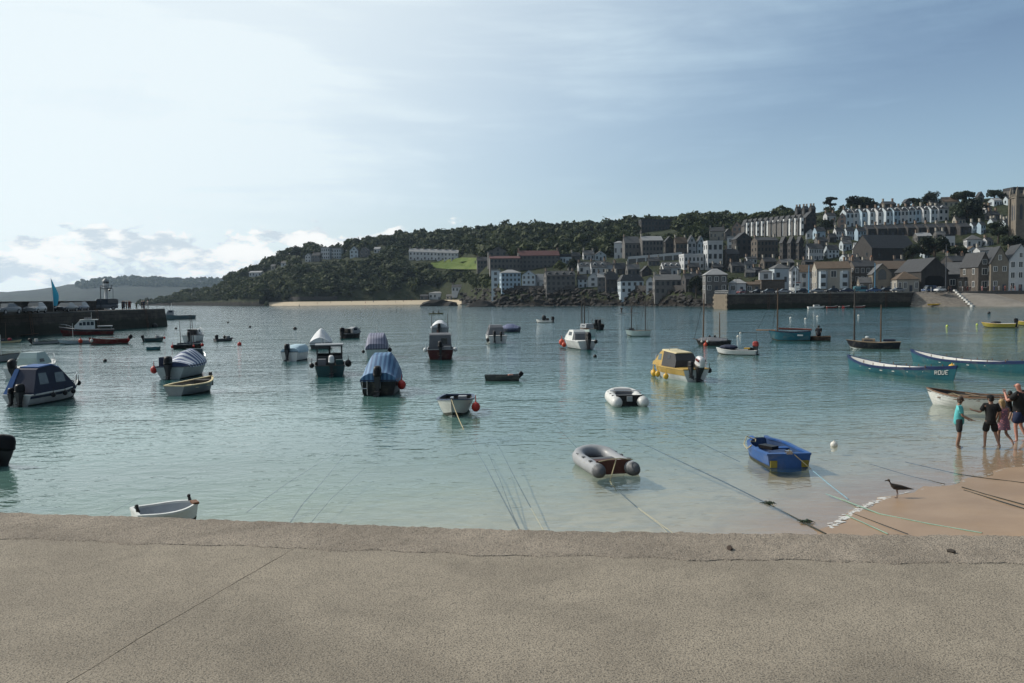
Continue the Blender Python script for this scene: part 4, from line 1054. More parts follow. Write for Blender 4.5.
# ------------------------------------------------------------------ west pier, slip and left pier
def pier_mat():
    s = NT('weedy pier granite'); v = s.n('ShaderNodeNewGeometry').outputs['Position']; q = s.n('ShaderNodeSeparateXYZ', {0: v}).outputs
    uv = s.n('ShaderNodeCombineXYZ', {0: s.math('ADD', q[0], q[1]), 1: q[2]}).outputs[0]
    br = s.n('ShaderNodeTexBrick', {'Vector': uv, 'Color1': (.062, .054, .046, 1), 'Color2': (.036, .032, .029, 1), 'Mortar': (.014, .013, .012, 1), 'Scale': 1.0, 'Mortar Size': .035, 'Brick Width': 1.5, 'Row Height': .62})
    n1 = s.noise(v, .5, 7, .7); c = s.mixc(s.math('MULTIPLY', s.ss(n1, .45, .68), .6), br.outputs['Color'], (.085, .073, .06))
    tide = s.ss(s.math('ADD', q[2], s.math('MULTIPLY', s.math('SUBTRACT', n1, .5), 1.6)), 1.9, 1.3)
    c = s.mixc(s.math('MULTIPLY', tide, .8), c, (.014, .019, .011))
    bp = s.n('ShaderNodeBump', {'Height': s.math('ADD', br.outputs['Fac'], n1), 'Strength': .6, 'Distance': .12}); bp.invert = True
    return s.out(s.n('ShaderNodeBsdfPrincipled', {'Base Color': c, 'Roughness': .9, 'Specular IOR Level': .2, 'Normal': bp.outputs[0]}).outputs[0])
PIERM = pier_mat()
PIERT = mat('tan pier blocks', (.19, .155, .11), .9, .25, .6, .4, world=True)
PAVE = mat('pale pier paving', (.34, .32, .29), .9, .15, .3, world=True)
ROADM = mat('harbour road asphalt', (.10, .10, .10), .95, .2, .4, world=True)
PTOP = 4.62
def west_pier():
    a = at(714, 300, 262); b = at(727, 300, 246); c = at(911, 300, 253); d = at(916, 300, 262); e = at(916, 300, 300); f = at(714, 300, 300)
    P = [(q.x, q.y) for q in (a, b, c, d, e, f)]
    r = thing('west_pier', 'long dark granite quay wall with a tan lit end below the town', 'quay', (P[1][0], P[1][1], 0))
    Q = [(x-P[1][0], y-P[1][1]) for x, y in P]
    MB().prism(Q, -3, PTOP-.25).build('wall', PIERM, r)
    ed = MB()
    for (u, v) in ((1, 2), (2, 3)):
        p, q = Vector((*Q[u], 0)), Vector((*Q[v], 0)); dd = q-p; n = Vector((dd.y, -dd.x, 0)).normalized()
        ed.box(tuple((p+q)/2-n*.3+Vector((0, 0, PTOP-.12))), (dd.length, .9, .26), math.atan2(dd.y, dd.x))
    ed.build('coping', PAVE, r)
    t = MB(); p, q = Vector((*Q[0], 0)), Vector((*Q[1], 0)); dd = q-p; n = Vector((dd.y, -dd.x, 0)).normalized()
    for j in range(8):
        z0 = -1+j*.7; nn = 5
        for i in range(nn):
            m_ = p.lerp(q, (i+.5*(j % 2)+.25)/nn); t.box(tuple(m_+n*.06+Vector((0, 0, z0+.34))), (dd.length/nn-.08, .3, .66), math.atan2(dd.y, dd.x))
    t.box(tuple(p.lerp(q, .5)+n*.02+Vector((0, 0, 1.8))), (dd.length, .14, 5.4), math.atan2(dd.y, dd.x))
    t.build('end_wall', PIERT, r)
    MB().prism([(x*.995, y*.995+.2) for x, y in Q], PTOP-.24, PTOP-.02).build('deck', ROADM, r)
west_pier()
def pier_extras():
    r = bpy.data.objects['west_pier']; b0 = at(727, 300, 246); c0 = at(911, 300, 253)
    for t in (.22, .55, .86):
        p = b0.lerp(c0, t)-Vector((r.location.x, r.location.y, 0)); m = MB()
        for x in (-.25, .25): m.tube([(p.x+x, p.y-.18, -1), (p.x+x, p.y-.18, PTOP+.4)], .05, 5)
        for k in range(14): m.tube([(p.x-.25, p.y-.18, -.4+k*.36), (p.x+.25, p.y-.18, -.4+k*.36)], .03, 4)
        m.build('ladder', mat('rusty ladder', (.12, .06, .035), .8), r)
    for t in (.1, .35, .7, .95):
        p = b0.lerp(c0, t)-Vector((r.location.x, r.location.y, 0)); MB().tube([(p.x, p.y+.9, PTOP), (p.x, p.y+.9, PTOP+.35), (p.x, p.y+.9, PTOP+.4), (p.x, p.y+.9, PTOP+.55)], [.2, .15, .24, .22], 8).build('mooring_bollard', DOORM, r)
    m = MB(); a = at(714, 300, 262); 
    for i in range(15):
        q = b0.lerp(a, i/14)-Vector((r.location.x, r.location.y, 0))+Vector((.35, .4, 0)); m.tube([(q.x, q.y, PTOP-.02), (q.x, q.y, PTOP+1.05)], .035, 4)
    for z in (.55, 1.05):
        q0 = b0-Vector((r.location.x, r.location.y, 0)); q1 = a-Vector((r.location.x, r.location.y, 0)); m.tube([(q0.x+.35, q0.y+.4, PTOP+z), (q1.x+.35, q1.y+.4, PTOP+z)], .03, 4)
    m.build('railing', FRAME, r)
pier_extras()
# harbour road behind
def road():
    m = MB(); pts = [at(716, 300, 302), at(912, 300, 262), at(935, 300, 262), at(1070, 300, 248), at(1070, 300, 330), at(716, 300, 330)]
    m.prism([(p.x, p.y) for p in pts], 1.0, PTOP-.06); struct(m.build('harbour_road', ROADM))
road()
def slip():
    # concrete slipway running down into the water, rip-rap on its left
    tops = [at(957, 291, 262), at(985, 291, 262)]; bots = [at(974, 306, 243), at(1045, 306, 228)]
    m = MB()
    q = [(tops[0].x, tops[0].y, PTOP-.02), (tops[1].x, tops[1].y, PTOP-.02), (bots[1].x, bots[1].y, -.5), (bots[0].x, bots[0].y, -.5)]
    m.add(q+[(x, y, z-4) for x, y, z in q], [(0, 1, 2, 3), (4, 5, 6, 7), (0, 1, 5, 4), (1, 2, 6, 5), (2, 3, 7, 6), (3, 0, 4, 7)])
    o = m.build('slipway', mat('slipway concrete', (.23, .21, .185), .9, .2, .25, .2, world=True, dirt=(.10, .09, .07), dirt_amt=.5)); struct(o)
    m = MB()
    q = [(tops[1].x+.3, tops[1].y, PTOP-.05), (at(1070, 291, 255).x, 255, PTOP-.05), (at(1085, 306, 225).x, 225, -.5), (bots[1].x+.3, bots[1].y, -.6)]
    m.add(q+[(x, y, z-4) for x, y, z in q], [(0, 1, 2, 3), (4, 5, 6, 7), (0, 1, 5, 4), (1, 2, 6, 5), (2, 3, 7, 6), (3, 0, 4, 7)])
    struct(m.build('stone_slope', mat('cobbled slope', (.19, .165, .135), .95, .3, 1.5, .6, world=True)))
    m = MB(); a, b = at(912, 291, 258), at(957, 291, 262); c, d = at(974, 306, 243), at(911, 306, 250)
    q = [(a.x, a.y, PTOP-.1), (b.x, b.y, PTOP-.1), (c.x, c.y, -.6), (d.x, d.y, -.6)]
    m.add(q+[(x, y, z-4) for x, y, z in q], [(0, 1, 2, 3), (4, 5, 6, 7), (0, 1, 5, 4), (1, 2, 6, 5), (2, 3, 7, 6), (3, 0, 4, 7)])
    struct(m.build('rubble_slope', mat('rubble slope', (.20, .175, .145), .95, .4, 1.2, .8, world=True)))
    rr = random.Random(8); rm = mat('rip rap stone', (.26, .235, .20), .9, .3, 2)
    V = []; Fc = []; off = 0
    for i in range(160):
        u, v = rr.random(), rr.random(); A = Vector(q[0]).lerp(Vector(q[1]), u); B = Vector(q[3]).lerp(Vector(q[2]), u); p = A.lerp(B, v)
        me = RM[rr.randrange(6)]; s = rr.uniform(.25, .7); ba = np.array([w.co[:] for w in me.vertices])*s*np.array([1.2, 1, .7])+np.array(p[:])
        V.append(ba); Fc.append(np.array([f.vertices[:] for f in me.polygons])+off); off += len(ba)
    me = bpy.data.meshes.new('rubble'); me.from_pydata(np.concatenate(V).tolist(), [], np.concatenate(Fc).tolist()); me.materials.append(rm)
    tag(link('rubble', me), 'pale rubble armouring the shore left of the slipway', 'rubble', kind='stuff')
    wm = mat('whitewashed block', (.68, .67, .63), .8, .1, 1)
    for i in range(9):
        t = i/8; A = Vector((tops[0].x-.6, tops[0].y, PTOP)); B = Vector((bots[0].x-.6, bots[0].y, .1)); p = A.lerp(B, t)
        bm = MB(); bm.box((0, 0, .2), (1.3, .7, .6), taper=.85)
        o = bm.build('kerb_block', wm, None, False, p, math.radians(35+(i*37 % 11)-5))
        tag(o, f'{words(i)} whitewashed block down the left side of the slipway', 'block', 'whitewashed blocks along the slipway')
    # rail posts at the head of the slip
    for i, px in enumerate((926, 931, 937)):
        p = at(px, 291, 259); b_ = MB().tube([(0, 0, 0), (0, 0, 1.3)], .07, 6); b_.ball((0, 0, 1.35), .11, 6, 5)
        tag(b_.build('bollard', FRAME, None, False, (p.x, p.y, PTOP-.06)), f'{words(i)} white post from the left at the head of the slipway', 'post', 'white posts by the slip')
slip()
def pole(px, yt, D, label, r=.12, z=PTOP-.05, m=None, nm='street_pole', cat='pole', lamp=False):
    p = at(px, 291, D); h = at(px, yt, D).z-z
    o = thing(nm, label, cat, (p.x, p.y, z))
    MB().tube([(0, 0, 0), (0, 0, h*.5), (0, 0, h)], [r, r*.85, r*.6], 8).build('pole', m or DOORM, o)
    if lamp: MB().tube([(0, 0, h-.05), (.5, 0, h+.2), (1.1, 0, h+.15)], .06, 6).build('arm', DOORM, o); MB().box((1.3, 0, h+.1), (.7, .28, .14)).build('lamp_head', GLASS, o)
    else: MB().box((0, 0, h+.03), (r*2.2, r*2.2, .06)).build('cap', DOORM, o)
    return o
BLUEM = mat('bright blue paint', (.06, .25, .42), .5, .1, 2)
pole(945.7, 244.5, 258, 'tall dark pole rising beside the boathouse at the slip', .18)
pole(808.8, 265, 250, 'thick bright blue mast standing on the quay left of the cream building', .2, m=BLUEM, nm='derrick_mast', cat='mast')
pole(795.5, 267.5, 252, 'pale mast standing on the quay beside the bright blue one', .18, m=WALLS['bluewhite'], nm='derrick_mast', cat='mast')
pole(874.8, 263, 262, 'slim blue mast in front of the sandy chapel', .15, m=BLUEM, nm='derrick_mast', cat='mast')
pole(736, 279, 262, 'thin dark lamp post near the pier head', .1, lamp=True)
# ---- cars -------------------------------------------------------------------
TYRE = mat('tyre rubber', (.02, .02, .02), .9); RIMM = mat('alloy wheel', (.4, .4, .42), .4, metal=.7)
LAMPR = mat('red tail lamp', (.35, .03, .03), .3); LAMPW = mat('clear headlamp', (.7, .7, .7), .2)
CARC = {}
def make_car(kind):
    L, Wd, Hh = {'hatch': (4.0, 1.72, 1.48), 'saloon': (4.4, 1.76, 1.42), 'van': (4.7, 1.85, 1.95)}[kind]
    b = MB(); zc = .82; sill = .30
    def ring(y, x0, x1, z0, z1): return [(x0, y, z0), (x1, y, z0), (x1, y, z1*.9), (x1-.12, y, z1), (x0+.12, y, z1), (x0, y, z1*.9)]
    prof = [(-L/2, .62), (-L/2+.06, .78), (-L/2+.9, .88), (0, .92), (L/2-.5, .93), (L/2-.05, .86), (L/2, .7)]
    rings = []
    for x, z in prof:
        wv = Wd/2*(.86 if abs(x) > L/2-.04 else (.96 if abs(x) > L/2-.3 else 1)); rings.append([(x, -wv, sill), (x, -wv-.0, z-.12), (x, -wv+.10, z), (x, wv-.10, z), (x, wv, z-.12), (x, wv, sill)])
    b.loft(rings)
    g = MB(); top = Hh
    xs = {'hatch': (-.95, -.25, 1.25, 1.85), 'saloon': (-.95, -.2, .95, 1.6), 'van': (-1.6, -.95, 2.15, 2.32)}[kind]
    wb, wt = Wd/2-.08, Wd/2-.26
    A = [(xs[0], -wb, .9), (xs[3], -wb, .9), (xs[3], wb, .9), (xs[0], wb, .9)]; B = [(xs[1], -wt, top-.06), (xs[2], -wt, top-.06), (xs[2], wt, top-.06), (xs[1], wt, top-.06)]
    g.loft([A, B]); r = MB(); r.loft([[(x*1.005, y*1.01, top-.065) for x, y, z in B], [(x*.95, y*.92, top) for x, y, z in B]])
    if kind == 'van': r.box(((xs[2]+.2)/2+.4, 0, 1.42), (xs[2]-.5, wb*2-.1, .8))
    w = MB(); w.tube([(0, -.1, 0), (0, .1, 0)], .31, 14); rm_ = MB(); rm_.tube([(0, -.112, 0), (0, .112, 0)], .19, 10)
    hl = MB().box((0, 0, 0), (.08, .3, .14))
    return dict(body=b.mesh('body', None, True), glass=g.mesh('windows', GLASS), roof=r.mesh('roof', None), wheel=w.mesh('wheel', TYRE, True), rim=rm_.mesh('rim', RIMM), hl=hl.mesh('headlight', LAMPW), tl=hl.mesh('tail_light', LAMPR), L=L, W=Wd)
def car(kind, col, pos, rz, label, group):
    k = (kind, col[0])
    if kind not in CARC: CARC[kind] = make_car(kind)
    c = CARC[kind]; pm = mat('car paint '+col[0], col[1], .28, .04, 1, spec=.6)
    o = thing('parked_car' if kind != 'van' else 'parked_van', label, 'car' if kind != 'van' else 'van', pos, rz, group)
    for nm in ('body', 'roof'):
        me = c[nm].copy(); me.materials.clear(); me.materials.append(pm); link(nm, me, o)
    link('windows', c['glass'], o)
    for x in (-c['L']/2+.75, c['L']/2-.75):
        for y in (-c['W']/2+.06, c['W']/2-.06):
            wo = link('wheel', c['wheel'], o, (x, y, .31)); link('rim', c['rim'], wo)
    for y in (-.6, .6):
        link('headlight', c['hl'], o, (-c['L']/2-.0, y, .66)); link('tail_light', c['tl'], o, (c['L']/2-.0, y, .70))
    return o
CC = {'silver': ('silver', (.30, .31, .32)), 'black': ('black', (.012, .012, .014)), 'blue': ('blue', (.05, .10, .22)), 'white': ('white', (.72, .72, .72)), 'grey': ('grey', (.12, .125, .13)), 'red': ('red', (.25, .03, .03)), 'teal': ('teal', (.10, .30, .36)), 'navy': ('navy', (.02, .03, .07))}
g1 = 'cars parked along the town quay'
for kind, c, px, D, rz, lab in (
    ('hatch', 'grey', 768, 254, .1, 'grey hatchback at the pier head end of the quay cars'), ('saloon', 'silver', 783, 255, .0, 'silver saloon left of the bright blue mast'),
    ('hatch', 'black', 801, 256, .05, 'black hatchback parked under the bright blue mast'), ('saloon', 'silver', 816, 255, .1, 'silver saloon in front of the cream building left bay'),
    ('hatch', 'black', 832, 256, 0, 'black hatchback beneath the cream building'), ('saloon', 'navy', 846, 257, .1, 'navy saloon at the right corner of the cream building'),
    ('van', 'teal', 862, 257, PI, 'teal van in front of the sandy wing'), ('saloon', 'blue', 873, 256, 0, 'blue saloon before the sandy chapel'),
    ('hatch', 'black', 885, 257, .1, 'black hatchback right of the chapel'), ('saloon', 'silver', 897, 256, .12, 'silver saloon near the cream harbour office'),
    ('van', 'blue', 929, 261, .3, 'dark blue van in the boathouse doorway'), ('hatch', 'white', 940, 257, .5, 'white hatchback at the head of the slipway'),
    ('hatch', 'red', 741, 268, .8, 'red hatchback at the pier root'), ('saloon', 'black', 757, 262, .3, 'black saloon beside the low tan shed')):
    p = at(px, 291, D); car(kind, CC[c], (p.x, p.y, PTOP-.06 if px > 911 else PTOP-.02), rz, lab, g1)
# white fishing boat hauled out on the quay behind the cars is built with the boats
# ---- left pier ----------------------------------------------------------------
LPT = 3.15
def left_pier():
    P = [(-67.5, 60), (-66.0, 107), (-63.2, 150.5), (-76, 152), (-84, 107), (-86, 60)]
    r = thing('harbour_pier', 'dark granite pier with a high sea wall running out along the left', 'pier', (-66, 107, 0))
    Q = [(x+66, y-107) for x, y in P]
    m = MB(); B = [(x, y, LPT-.2) for x, y in Q]; A = [(x*1.0+(.7 if i in (0, 1, 2) else -.7), y+(.8 if i in (2, 3) else 0), -4) for i, (x, y) in enumerate(Q)]
    m.loft([A, B]); m.build('wall', PIERM, r)
    MB().prism(Q, LPT-.19, LPT-.04).build('deck', ROADM, r)
    ed = MB()
    for u in (0, 1):
        p, q = Vector((*Q[u], 0)), Vector((*Q[u+1], 0)); dd = q-p; n = Vector((dd.y, -dd.x, 0)).normalized()
        ed.box(tuple((p+q)/2-n*.55+Vector((0, 0, LPT-.08))), (dd.length, 1.0, .2), math.atan2(dd.y, dd.x))
    ed.build('coping', PAVE, r)
    sw = MB(); pa = at(16, 305, 100); pb = at(117, 305, 146)
    p, q = Vector((pa.x-4-(-66), 100-107, 0)), Vector((pb.x-3+66, 146-107, 0)); dd = q-p; a = math.atan2(dd.y, dd.x); h = at(60, 302, 118).z-LPT
    sw.box(tuple((p+q)/2+Vector((0, 0, LPT+h/2-.1))), (dd.length, 1.3, h+.2), a); sw.box(tuple((p+q)/2+Vector((0, 0, LPT+h+.07))), (dd.length, 1.6, .14), a)
    sw.build('sea_wall', PIERM, r)
left_pier()
def pier_ladders():
    r = bpy.data.objects['harbour_pier']
    for y in (112, 128, 143):
        x = lerp(-66, -63.2, (y-107)/43.5)+.75; m = MB()
        for q in (-.25, .25): m.tube([(x+66, y-107+q, -1), (x+66-.45, y-107+q, LPT+.3)], .05, 5)
        for k in range(11): m.tube([(x+66-.04*k, y-107-.25, -.6+k*.36), (x+66-.04*k, y-107+.25, -.6+k*.36)], .03, 4)
        m.build('ladder', mat('rusty ladder', (.12, .06, .035), .8), r)
pier_ladders()
def lighthouse():
    D = 147; p = at(106.6, 305, D); k = D/F
    r = thing('lighthouse', 'small white iron pier lighthouse with a lantern on a slim column', 'lighthouse', (p.x, p.y, LPT))
    wh = mat('white painted iron', (.74, .74, .72), .5, .06, 1); z1 = at(106, 289, D).z-LPT; z2 = at(106, 277, D).z-LPT
    MB().tube([(0, 0, 0), (0, 0, .4), (0, 0, .5), (0, 0, z1)], [.55, .55, .38, .30], 12).build('column', wh, r, True)
    g = MB(); g.tube([(0, 0, z1), (0, 0, z1+.12)], 1.0, 12)
    for i in range(10):
        a = 2*PI*i/10; g.tube([(math.cos(a)*.95, math.sin(a)*.95, z1+.1), (math.cos(a)*.95, math.sin(a)*.95, z1+.65)], .03, 4)
    pts = [(math.cos(2*PI*i/16)*.95, math.sin(2*PI*i/16)*.95, z1+.65) for i in range(17)]; g.tube(pts, .03, 4, False); g.build('gallery', DOORM, r)
    h = z2-z1
    MB().tube([(0, 0, z1+.12), (0, 0, z1+h*.45)], .52, 10).build('lantern_room', wh, r); MB().tube([(0, 0, z1+h*.45), (0, 0, z1+h*.62)], .50, 10).build('lantern_glass', GLASS, r)
    MB().tube([(0, 0, z1+h*.62), (0, 0, z1+h*.70), (0, 0, z1+h*.88), (0, 0, z1+h*.9), (0, 0, z1+h)], [.62, .55, .16, .08, .03], 10).build('lantern_roof', mat('grey lead dome', (.22, .25, .27), .5), r, True)
lighthouse()
def left_bits():
    D = 142; p = at(101, 306, D); h = at(101, 287, D).z-LPT
    o = thing('street_lamp', 'thin dark lamp post on the pier beside the lighthouse', 'lamp post', (p.x, p.y, LPT))
    MB().tube([(0, 0, 0), (0, 0, h)], .07, 6).build('pole', DOORM, o); MB().tube([(0, 0, h), (.4, 0, h+.12), (.8, 0, h+.05)], .05, 6).build('arm', DOORM, o); MB().box((.95, 0, h), (.4, .2, .12)).build('lamp_head', GLASS, o)
    p = at(113.5, 306, 146); h = at(113, 289, 146).z-LPT
    o = thing('street_lamp', 'hanging lamp on a dark post right of the lighthouse', 'lamp post', (p.x, p.y, LPT))
    MB().tube([(0, 0, 0), (0, 0, h), (-.3, 0, h+.25), (-.6, 0, h)], .05, 6).build('pole', DOORM, o); MB().ball((-.6, 0, h-.2), .2, 8, 6).build('lamp_head', GLASS, o)
    # teal feather flag
    D = 120; p = at(53.5, 306, D); k = D/F; h = at(52, 278, D).z-LPT
    o = thing('feather_flag', 'tall teal feather flag flying above the pier wall', 'flag', (p.x, p.y, LPT))
    MB().tube([(0, 0, 0), (-.05, 0, h*.6), (-.22, 0, h)], [.05, .04, .025], 6).build('pole', FRAME, o)
    m = MB(); n = 12; L = []; R = []
    for i in range(n+1):
        t = i/n; z = lerp(h*.18, h*.97, t); wv = (1.0*math.sin(min(1, (1-t)*1.25)*PI/2))*(.55+.45*min(1, t*2.2))*.95+.02
        y = .10*math.sin(t*7); x0 = -.05-.17*max(0, t-.5)*2
        L.append((x0, 0, z)); R.append((x0+wv, y, z-.1*wv))
    vs = []
    for a, b in zip(L, R): vs += [a, b, (a[0], a[1]+.02, a[2]), (b[0], b[1]+.02, b[2])]
    fs = []
    for i in range(n):
        a = i*4; fs += [(a, a+1, a+5, a+4), (a+2, a+6, a+7, a+3), (a+1, a+3, a+7, a+5)]
    m.add(vs, fs).build('flag_cloth', mat('teal flag cloth', (.03, .40, .60), .7, .1, 1), o, True, fix=True)
    g = 'cars parked on the left pier'
    for kind, c, px, D, rz, lab in (('hatch', 'silver', 35, 112, 1.75, 'silver hatchback glinting on the left pier'), ('saloon', 'black', 66, 122, 1.7, 'black saloon behind the silver hatchback on the left pier'),
                                  ('hatch', 'navy', 79, 128, 1.7, 'navy hatchback farther along the left pier'), ('van', 'grey', 103, 143, .5, 'grey van under the pier lighthouse'), ('saloon', 'grey', 5, 103, 1.6, 'grey saloon at the left frame edge on the pier')):
        p = at(px, 309, D); car(kind, CC[c], (p.x, p.y, LPT-.04), rz, lab, g)
left_bits()
# ------------------------------------------------------------------ boats
def paint(n, c, r=.45, **k): return mat('boat paint '+n, c, r, .12, 1.6, spec=.25, dirt=(.22, .20, .15), dirt_amt=.25, **k)
BW = paint('white', (.66, .67, .65)); BG = paint('grey', (.34, .36, .38)); BD = paint('dark grey', (.07, .075, .08)); BN = paint('navy', (.025, .04, .085))
BK = paint('black', (.016, .016, .018)); BR = paint('red', (.20, .025, .022)); BT = paint('teal', (.02, .14, .19)); BY = paint('yellow', (.47, .31, .085)); BC = paint('cream', (.62, .52, .30))
BB = paint('blue', (.035, .125, .38)); BP = paint('pale green', (.42, .52, .50)); WOOD = mat('varnished wood', (.22, .11, .05), .45, .3, 4); OLDW = mat('bare wood', (.27, .20, .13), .8, .3, 4)
DKT = paint('dark teal', (.03, .09, .10)); INT = mat('grey boat interior', (.30, .31, .31), .7, .15, 2, dirt=(.12, .11, .09)); DINT = mat('dark boat interior', (.045, .04, .036), .8, .3, 2)
ROPEM = mat('rope', (.42, .36, .22), .9, .2, 6); ROPED = mat('weedy rope', (.035, .040, .032), .9, .3, 4); ROPEG = mat('green rope', (.26, .40, .32), .8, .15, 6); ROPEB = mat('blue rope', (.22, .38, .46), .8, .15, 6)
STEEL = mat('stainless rail', (.55, .56, .57), .25, .05, 2, metal=.9); BRASSW = mat('wooden spar', (.16, .095, .055), .5, .2, 3); DSPAR = mat('dark spar', (.05, .04, .035), .6, .2, 3)
ENG = mat('black engine cowl', (.010, .010, .012), .45, .1, 2, spec=.2); ENGW = mat('white engine cowl', (.6, .6, .6), .35, .1, 2); ENGR = mat('red engine cowl', (.38, .03, .02), .4, .1, 2); ENGG = mat('grey engine leg', (.03, .03, .034), .5, .1, 2)
CANV = mat('grey canvas', (.17, .18, .20), .85, .15, 1.2, .2); CANVB = mat('blue canvas', (.03, .12, .34), .8, .15, 1.2, .2); CANVN = mat('dark blue canvas', (.014, .024, .06), .8, .2, 1.2, .2); CANVL = mat('light blue cover', (.36, .50, .58), .8, .1, 1.2, .2); CANVW = mat('white tarpaulin', (.58, .60, .62), .7, .1, 1.2, .2)
STR1 = stripe_mat('blue and white striped cover', (.045, .08, .19), (.52, .56, .62), .9, 'X'); STR2 = stripe_mat('purple striped cover', (.10, .11, .18), (.21, .22, .30), 1.6, 'Y'); STR3 = stripe_mat('blue shiny tarpaulin', (.03, .095, .21), (.095, .21, .36), 1.5, 'Y')
PVCW = mat('white inflatable tube', (.60, .60, .58), .45, .06, 2, dirt=(.3, .3, .27)); PVCG = mat('grey inflatable tube', (.36, .37, .39), .45, .08, 2, dirt=(.18, .18, .17)); PVCD = mat('dark grey rubber', (.10, .105, .115), .6, .1, 2)
BUOYR = mat('red plastic buoy', (.42, .025, .018), .5, .1, 3); BUOYO = mat('orange red fender', (.52, .055, .02), .5, .1, 3); BUOYY = mat('yellow plastic buoy', (.62, .36, .03), .45, .1, 3); BUOYW = mat('white plastic buoy', (.66, .64, .58), .5, .15, 3, dirt=(.25, .25, .15)); BUOYL = mat('lime buoy', (.55, .62, .10), .45, .1, 3)
CLEARW = mat('tinted screen', (.16, .22, .24), .12, .1, 1, spec=.7); VINYL = mat('clear vinyl window', (.15, .18, .20), .2, .15, 3, spec=.7)
class Hull:
    """hull with the stern at -L/2, bow at +L/2 and z = 0 on the water"""
    def __init__(s, L, B, fs, fb, tr=.75, draft=.25, p=2.2, rake=.12, fm=None, full=.20, dbl=False, bow=.02):
        s.__dict__.update(L=L, B=B, fs=fs, fb=fb, tr=tr, draft=draft, p=p, rake=rake, fm=fm, full=full, dbl=dbl, bow=bow)
    def hb(s, t):
        m = .45
        if s.dbl: return s.B/2*max(.02, (1-abs(2*t-1)**s.p))
        if t < m: return s.B/2*lerp(s.tr, 1, math.sin(t/m*PI/2))
        return s.B/2*max(s.bow, 1-((t-m)/(1-m))**s.p)
    def sh(s, t):
        mid = s.fm if s.fm is not None else min(s.fs, s.fb)*.96
        if t < .4: return lerp(s.fs, mid, sstep(t/.4)) if not s.dbl else lerp(s.fs, mid, 1-(1-t/.4)**2)
        return mid+(s.fb-mid)*((t-.4)/.6)**1.8
    def pt(s, t, u, side, inset=0, dz=0):
        """u: 0 keel .. 1 gunwale"""
        h = max(.01, s.hb(t)-inset); top = s.sh(t); d = s.draft*(1-.6*max(0, (t-.75)/.25))
        y = h*(u**s.full); z = lerp(-d, top, u**1.25)+dz
        x = lerp(-s.L/2, s.L/2, t)
        if s.rake: x -= s.rake*s.L*(1-u)*max(0, (t-.6)/.4)**2 - (s.rake*.35*s.L*(1-u)*(1-t/.12) if t < .12 and not s.dbl else 0)
        if s.dbl and t < .4: x += s.rake*s.L*(1-u)*(1-t/.4)**2
        return (x, side*y, z)
    def shell(s, n=18, m=7):
        b = MB(); rings = []
        for i in range(n+1):
            t = i/n
            rings.append([s.pt(t, 1-k/m, 1) for k in range(m)]+[s.pt(t, k/m, -1) for k in range(m+1)])
        b.loft(rings, closed=False, caps=False)
        q = 2*m+1; b.f.append(tuple(range(q)))
        return b
    def inner(s, th=.05, floor=.06, n=18):
        b = MB(); rings = []
        for i in range(n+1):
            t = lerp(.02, .965 if not s.dbl else .97, i/n) if not s.dbl else lerp(.03, .97, i/n)
            top = s.sh(t); d = s.draft*(1-.6*max(0, (t-.75)/.25)); half = []
            for z in (top-.012, lerp(floor, top, .55), lerp(floor, top, .22), floor):
                z = min(z, top-.012); u = max(0, (z+d)/(top+d))**.8
                x, y, _ = s.pt(t, u, 1, 0); half.append((x, max(.004, y-th), z))
            rings.append(half+[(x, -y, z) for x, y, z in reversed(half)])
        b.loft(rings, closed=False, caps=False); q = len(rings[0]); b.f.append(tuple(range(q))); k = len(rings)*q-q; b.f.append(tuple(range(k, k+q)))
        return b
    def rail(s, w=.05, h=.05, n=20, stern=True):
        b = MB()
        for side in (-1, 1):
            rings = []
            for i in range(n+1):
                t = i/n; x, y, z = s.pt(t, 1, side); yi = side*max(.004, abs(y)-w); yo = y+side*.018
                rings.append([(x, yo, z-h*.6), (x, yo, z+h*.4), (x, yi, z+h*.4), (x, yi, z-h*.6)])
            b.loft(rings)
        if stern and not s.dbl:
            z = s.sh(0); b.box((-s.L/2+w/2-.01, 0, z-h*.1), (w, s.hb(0)*2, h*1.02))
        return b
    def stripe(s, u0, u1, n=18):
        b = MB()
        for side in (-1, 1):
            rings = []
            for i in range(n+1):
                t = i/n; a = Vector(s.pt(t, u0, side)); c = Vector(s.pt(t, u1, side)); o = Vector((0, side*.012, 0))
                rings.append([a+o, c+o])
            b.loft(rings, closed=False, caps=False)
        return b
    def deck(s, t0=0., t1=1., n=18, camber=.04, dz=0.0):
        b = MB(); rings = []
        for i in range(n+1):
            t = lerp(t0, t1, i/n); x = lerp(-s.L/2, s.L/2, t); h = max(.01, s.hb(t)-.01); z = s.sh(t)+dz
            rings.append([(x, h, z), (x, h*.5, z+camber*min(1, h)), (x, -h*.5, z+camber*min(1, h)), (x, -h, z)])
        b.loft(rings, closed=False, caps=False); return b
def wl(px, py): return ong(px, py, 0)
WEEDL = mat('green brown waterline weed', (.06, .065, .045), .8, .5, 5)
def boat(name, label, px, py, heading, cat='boat', group=None, dz=0, s=1.0):
    # heading as seen: 0 bow to the right, 90 bow away, 180 bow to the left
    p = wl(px, py)
    r = thing(name, label, cat, (p.x, p.y, dz), math.radians(heading)-math.atan2(p.x, p.y), group)
    r.scale = (s, s, s); return r
